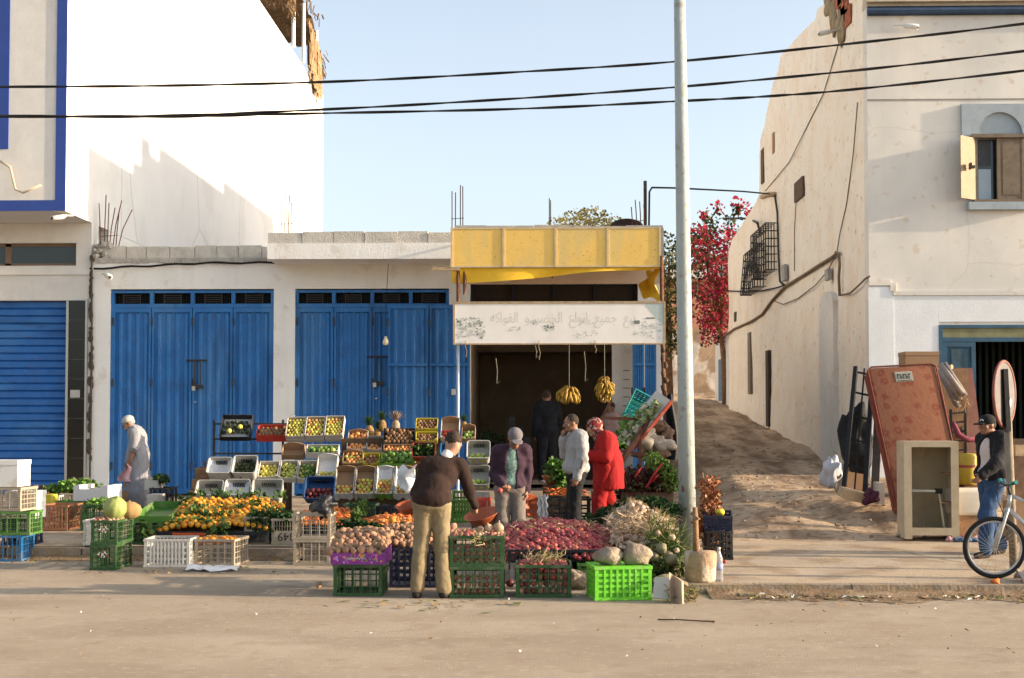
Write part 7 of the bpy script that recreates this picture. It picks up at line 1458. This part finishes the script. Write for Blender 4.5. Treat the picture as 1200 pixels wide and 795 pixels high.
# cabinet
yc=17.25; xa,xb=X(1058.5,yc),X(1121.5,yc); zb=gz(xa,yc)+.03; zt=Z(517,yc); H=zt-zb; W=xb-xa
t=thing('open_cabinet','cream open fronted cabinet standing on end in front of the mattress','cabinet',(xa,yc,zb),R(-3)); cm=mat('cream_chipped_board',(.50,.41,.28),.8,.2,5,.2,streak=.4,scol=(.36,.27,.16))
b=MB(); b.box(0,.035,.0,.42,0,H); b.box(W-.035,W,.0,.42,0,H); b.box(.035,W-.035,0,.42,H-.035,H); b.box(.035,W-.035,0,.42,.06,.095); b.obj('carcass',cm,t); b=MB(); b.box(0.0,.10,-.02,-.001,0.001,H); b.box(W-.10,W,-.02,-.001,.001,H); b.box(.10,W-.1,-.02,-.001,H-.08,H); b.box(.10,W-.1,-.02,-.001,.05,.15); b.obj('face_frame',cm,t)
MB().box(.035,W/2-.002,.40,.41,.095,H-.035).obj('back_panel',mat('cream_back_board',(.36,.30,.19),.85,.2,4),t); MB().box(W/2+.002,W-.035,.40,.41,.095,H-.035).obj('back_panel',MATS['cream_back_board'],t)
b=MB(); b.box(W-.2,W-.035,.05,.3,H*.36,H*.375); b.box(W-.16,W-.035,.05,.3,H*.66,H*.675); b.obj('shelf_bracket',wood,t); b=MB(); 
for xx in(.03,W-.08): b.box(xx,xx+.05,.02,.08,-.028,-.001); b.box(xx,xx+.05,.32,.38,-.028,-.001)
b.obj('foot',wood,t)
t=thing('metal_bracket','silver right angled metal rail resting inside the cream cabinet','rail',(xa,yc,zb)); MB().bar((.13,.1,H*.49),(W-.22,.12,H*.485),.05,.03).obj('rail',alu,t); MB().bar((W-.2,.12,H*.48),(W-.15,.06,.12),.05,.03).obj('rail',alu,t); b=MB(); b.cbox((W-.22,.11,H*.485),(.09,.05,.07)); b.obj('corner_joint',black,t)
# right of the mattress
def bar(a,c,w_,h_,m_,label,cat,name): b=MB(); b.bar(a,c,w_,h_); return tag(b.obj(name,m_),label,cat)
rb_=mat('reddish_brown_plank',(.15,.06,.045),.7,.3,5,.2)
bar(at(1147,575,20.4),at(1129,432,20.9),.28,.05,rb_,'wide reddish brown plank leaning on the blue door','plank','plank'); bar(at(1136,570,20.2),at(1124,440,20.8),.07,.05,wood,'narrow brown plank beside the wide reddish one','plank','plank')
bar(at(1134,560,20.6),at(1114,428,20.9),.05,.05,woodp,'thin pale lath behind the rolled blinds','lath','lath')
t=thing('rolled_blinds','pale rolled blinds tied together poking out behind the mattress','blinds'); 
for i,(a_,c_) in enumerate((((1128,462),(1102,427)),((1131,464),(1106,426)),((1126,468),(1101,434)),((1123,478),(1104,440)))): MB().tube([at(*a_,19.9+.03*i),at(*c_,20.1)],.05,8).obj('roll',[mat('dull_roll',(.30,.26,.22),.9),mat('grey_cloth_roll',(.20,.18,.17),.9),MATS['dull_roll'] if 'dull_roll' in MATS else papm,MATS['grey_cloth_roll']][i],t,True)
husks([(tuple(at(1130,472,19.8)),(.06,.05,.08))],40,'frayed straw ends hanging from the rolled blinds','straw',l=(.08,.22),ms=[woodp,drym],up=1)
t=thing('wire_shelf','dark wire shelf wedged between the mattress and the brown planks','shelf'); b=MB()
for i in range(7): b.bar(at(1114,485+i*11,20.3),at(1131,483+i*11,20.3),.03)
b.bar(at(1114,480,20.3),at(1116,575,20.2),.04); b.bar(at(1131,478,20.3),at(1132,575,20.2),.04); b.obj('wires',steel,t)
b=MB(); b.tube([at(1117,495,19.7),at(1123,510,19.6),at(1135,516,19.6),at(1150,514,19.7),at(1160,517,19.8)],[.03,.05,.04,.045,.04],7); tag(b.obj('twisted_cloth',cl('dark_pink_cloth',(.22,.05,.08)),smooth=True),'twisted dark pink cloth strung across the planks','cloth')
t=thing('yellow_canister','yellow canister with a red band beside the cream cabinet','canister',at(1134,568,18.5)); MB().lathe([(.11,0),(.125,.02),(.125,.40),(.11,.44),(0,.45)],18).obj('body',mat('yellow_canister_paint',(.42,.29,.03),.5,.2,8),t,True); MB().lathe([(.1265,.24),(.1265,.28)],18).obj('band',PDR,t)
tag(MB().box(X(1123,18.7),X(1146,18.7),18.45,18.9,.3,Z(568,18.5)).obj('storage_box',wood),'brown box under the yellow canister','box')
t=thing('white_basin','white shallow tub on a low stand between the cabinet and the man','tub',(X(1140,17.3),17.3,Z(604,17.3))); b=rbox(.56,.45,.36,.06); b.materials.append(mat('cream_enamel',(.60,.55,.46),.5,.1,5)); o=link('tub_body',b,t,(-.28,0,0)); b=MB(); b.box(-.22,.22,.05,.4,-.35,-.002); b.obj('stand',wood,t)
for i in range(16):
    p=at(rnd(1112,1150),rnd(616,632),17.2); p.z=gz(p.x,p.y)+.03; o=MB().sph((0,0,0),(rnd(.03,.08),rnd(.03,.06),rnd(.02,.05)),8,6,jit=.9,sd=i).obj('rubbish_scrap',random.choice([papm,PBL,CB,pk,PR,MATS['white_sack']]),smooth=True); o.location=p; tag(o,'crumpled scrap of rubbish in the pile under the white tub','rubbish','rubbish scraps under the white tub')
b=MB(); b.cbox(at(1197,610,15.9),(.35,.3,.5)); tag(b.obj('tan_carton',CB),'tan carton at the edge behind the bicycle frame','box'); b=MB(); b.bar(at(1193,640,17.5),at(1196,515,18.2),.3,.04); tag(b.obj('plank',wood),'brown board standing at the edge beyond the jacketed man','board')
tag((lambda b:(b.cbox(at(1196,528,18.2),(.25,.3,.16)),b)[1].obj('storage_box',woodp))(MB()),'pale box on the goods beyond the road sign','box')
# ---------------------------------------------------------------- camera, light
cam=bpy.data.cameras.new('camera'); cam.sensor_width=36; cam.lens=F/1200*36; cam.clip_end=2000; cam.shift_y=(PPY-397.5)/1200
co=bpy.data.objects.new('camera',cam); COL.objects.link(co); co.location=(0,0,CH); co.rotation_euler=(PI/2+PITCH,0,YAW); S.camera=co
EL=R(13.0); AZ=R(4.5)   # sun towards +X, slightly towards -Y
w=bpy.data.worlds.new('World'); S.world=w; w.use_nodes=True; nt=w.node_tree; bg=nt.nodes['Background']
sk=nt.nodes.new('ShaderNodeTexSky'); sk.sky_type='NISHITA'; sk.sun_disc=False; sk.sun_elevation=EL; sk.sun_rotation=PI/2+AZ; sk.air_density=1.0; sk.dust_density=2.4; sk.ozone_density=1.6
hs=nt.nodes.new('ShaderNodeHueSaturation'); hs.inputs['Saturation'].default_value=.56; nt.links.new(sk.outputs[0],hs.inputs['Color']); nt.links.new(hs.outputs[0],bg.inputs[0]); bg.inputs[1].default_value=.12
sd=bpy.data.lights.new('sun','SUN'); sd.energy=3.3; sd.angle=R(.6); sd.color=(1,.79,.56)
so=bpy.data.objects.new('sun',sd); COL.objects.link(so)
dv=Vector((math.cos(EL)*math.cos(AZ),-math.cos(EL)*math.sin(AZ),math.sin(EL))); so.rotation_euler=dv.to_track_quat('Z','Y').to_euler()
S.view_settings.view_transform='Standard'; S.view_settings.look='None'; S.view_settings.exposure=1.62; S.view_settings.gamma=1
S.cycles.use_denoising=True; S.cycles.max_bounces=6; S.cycles.diffuse_bounces=4
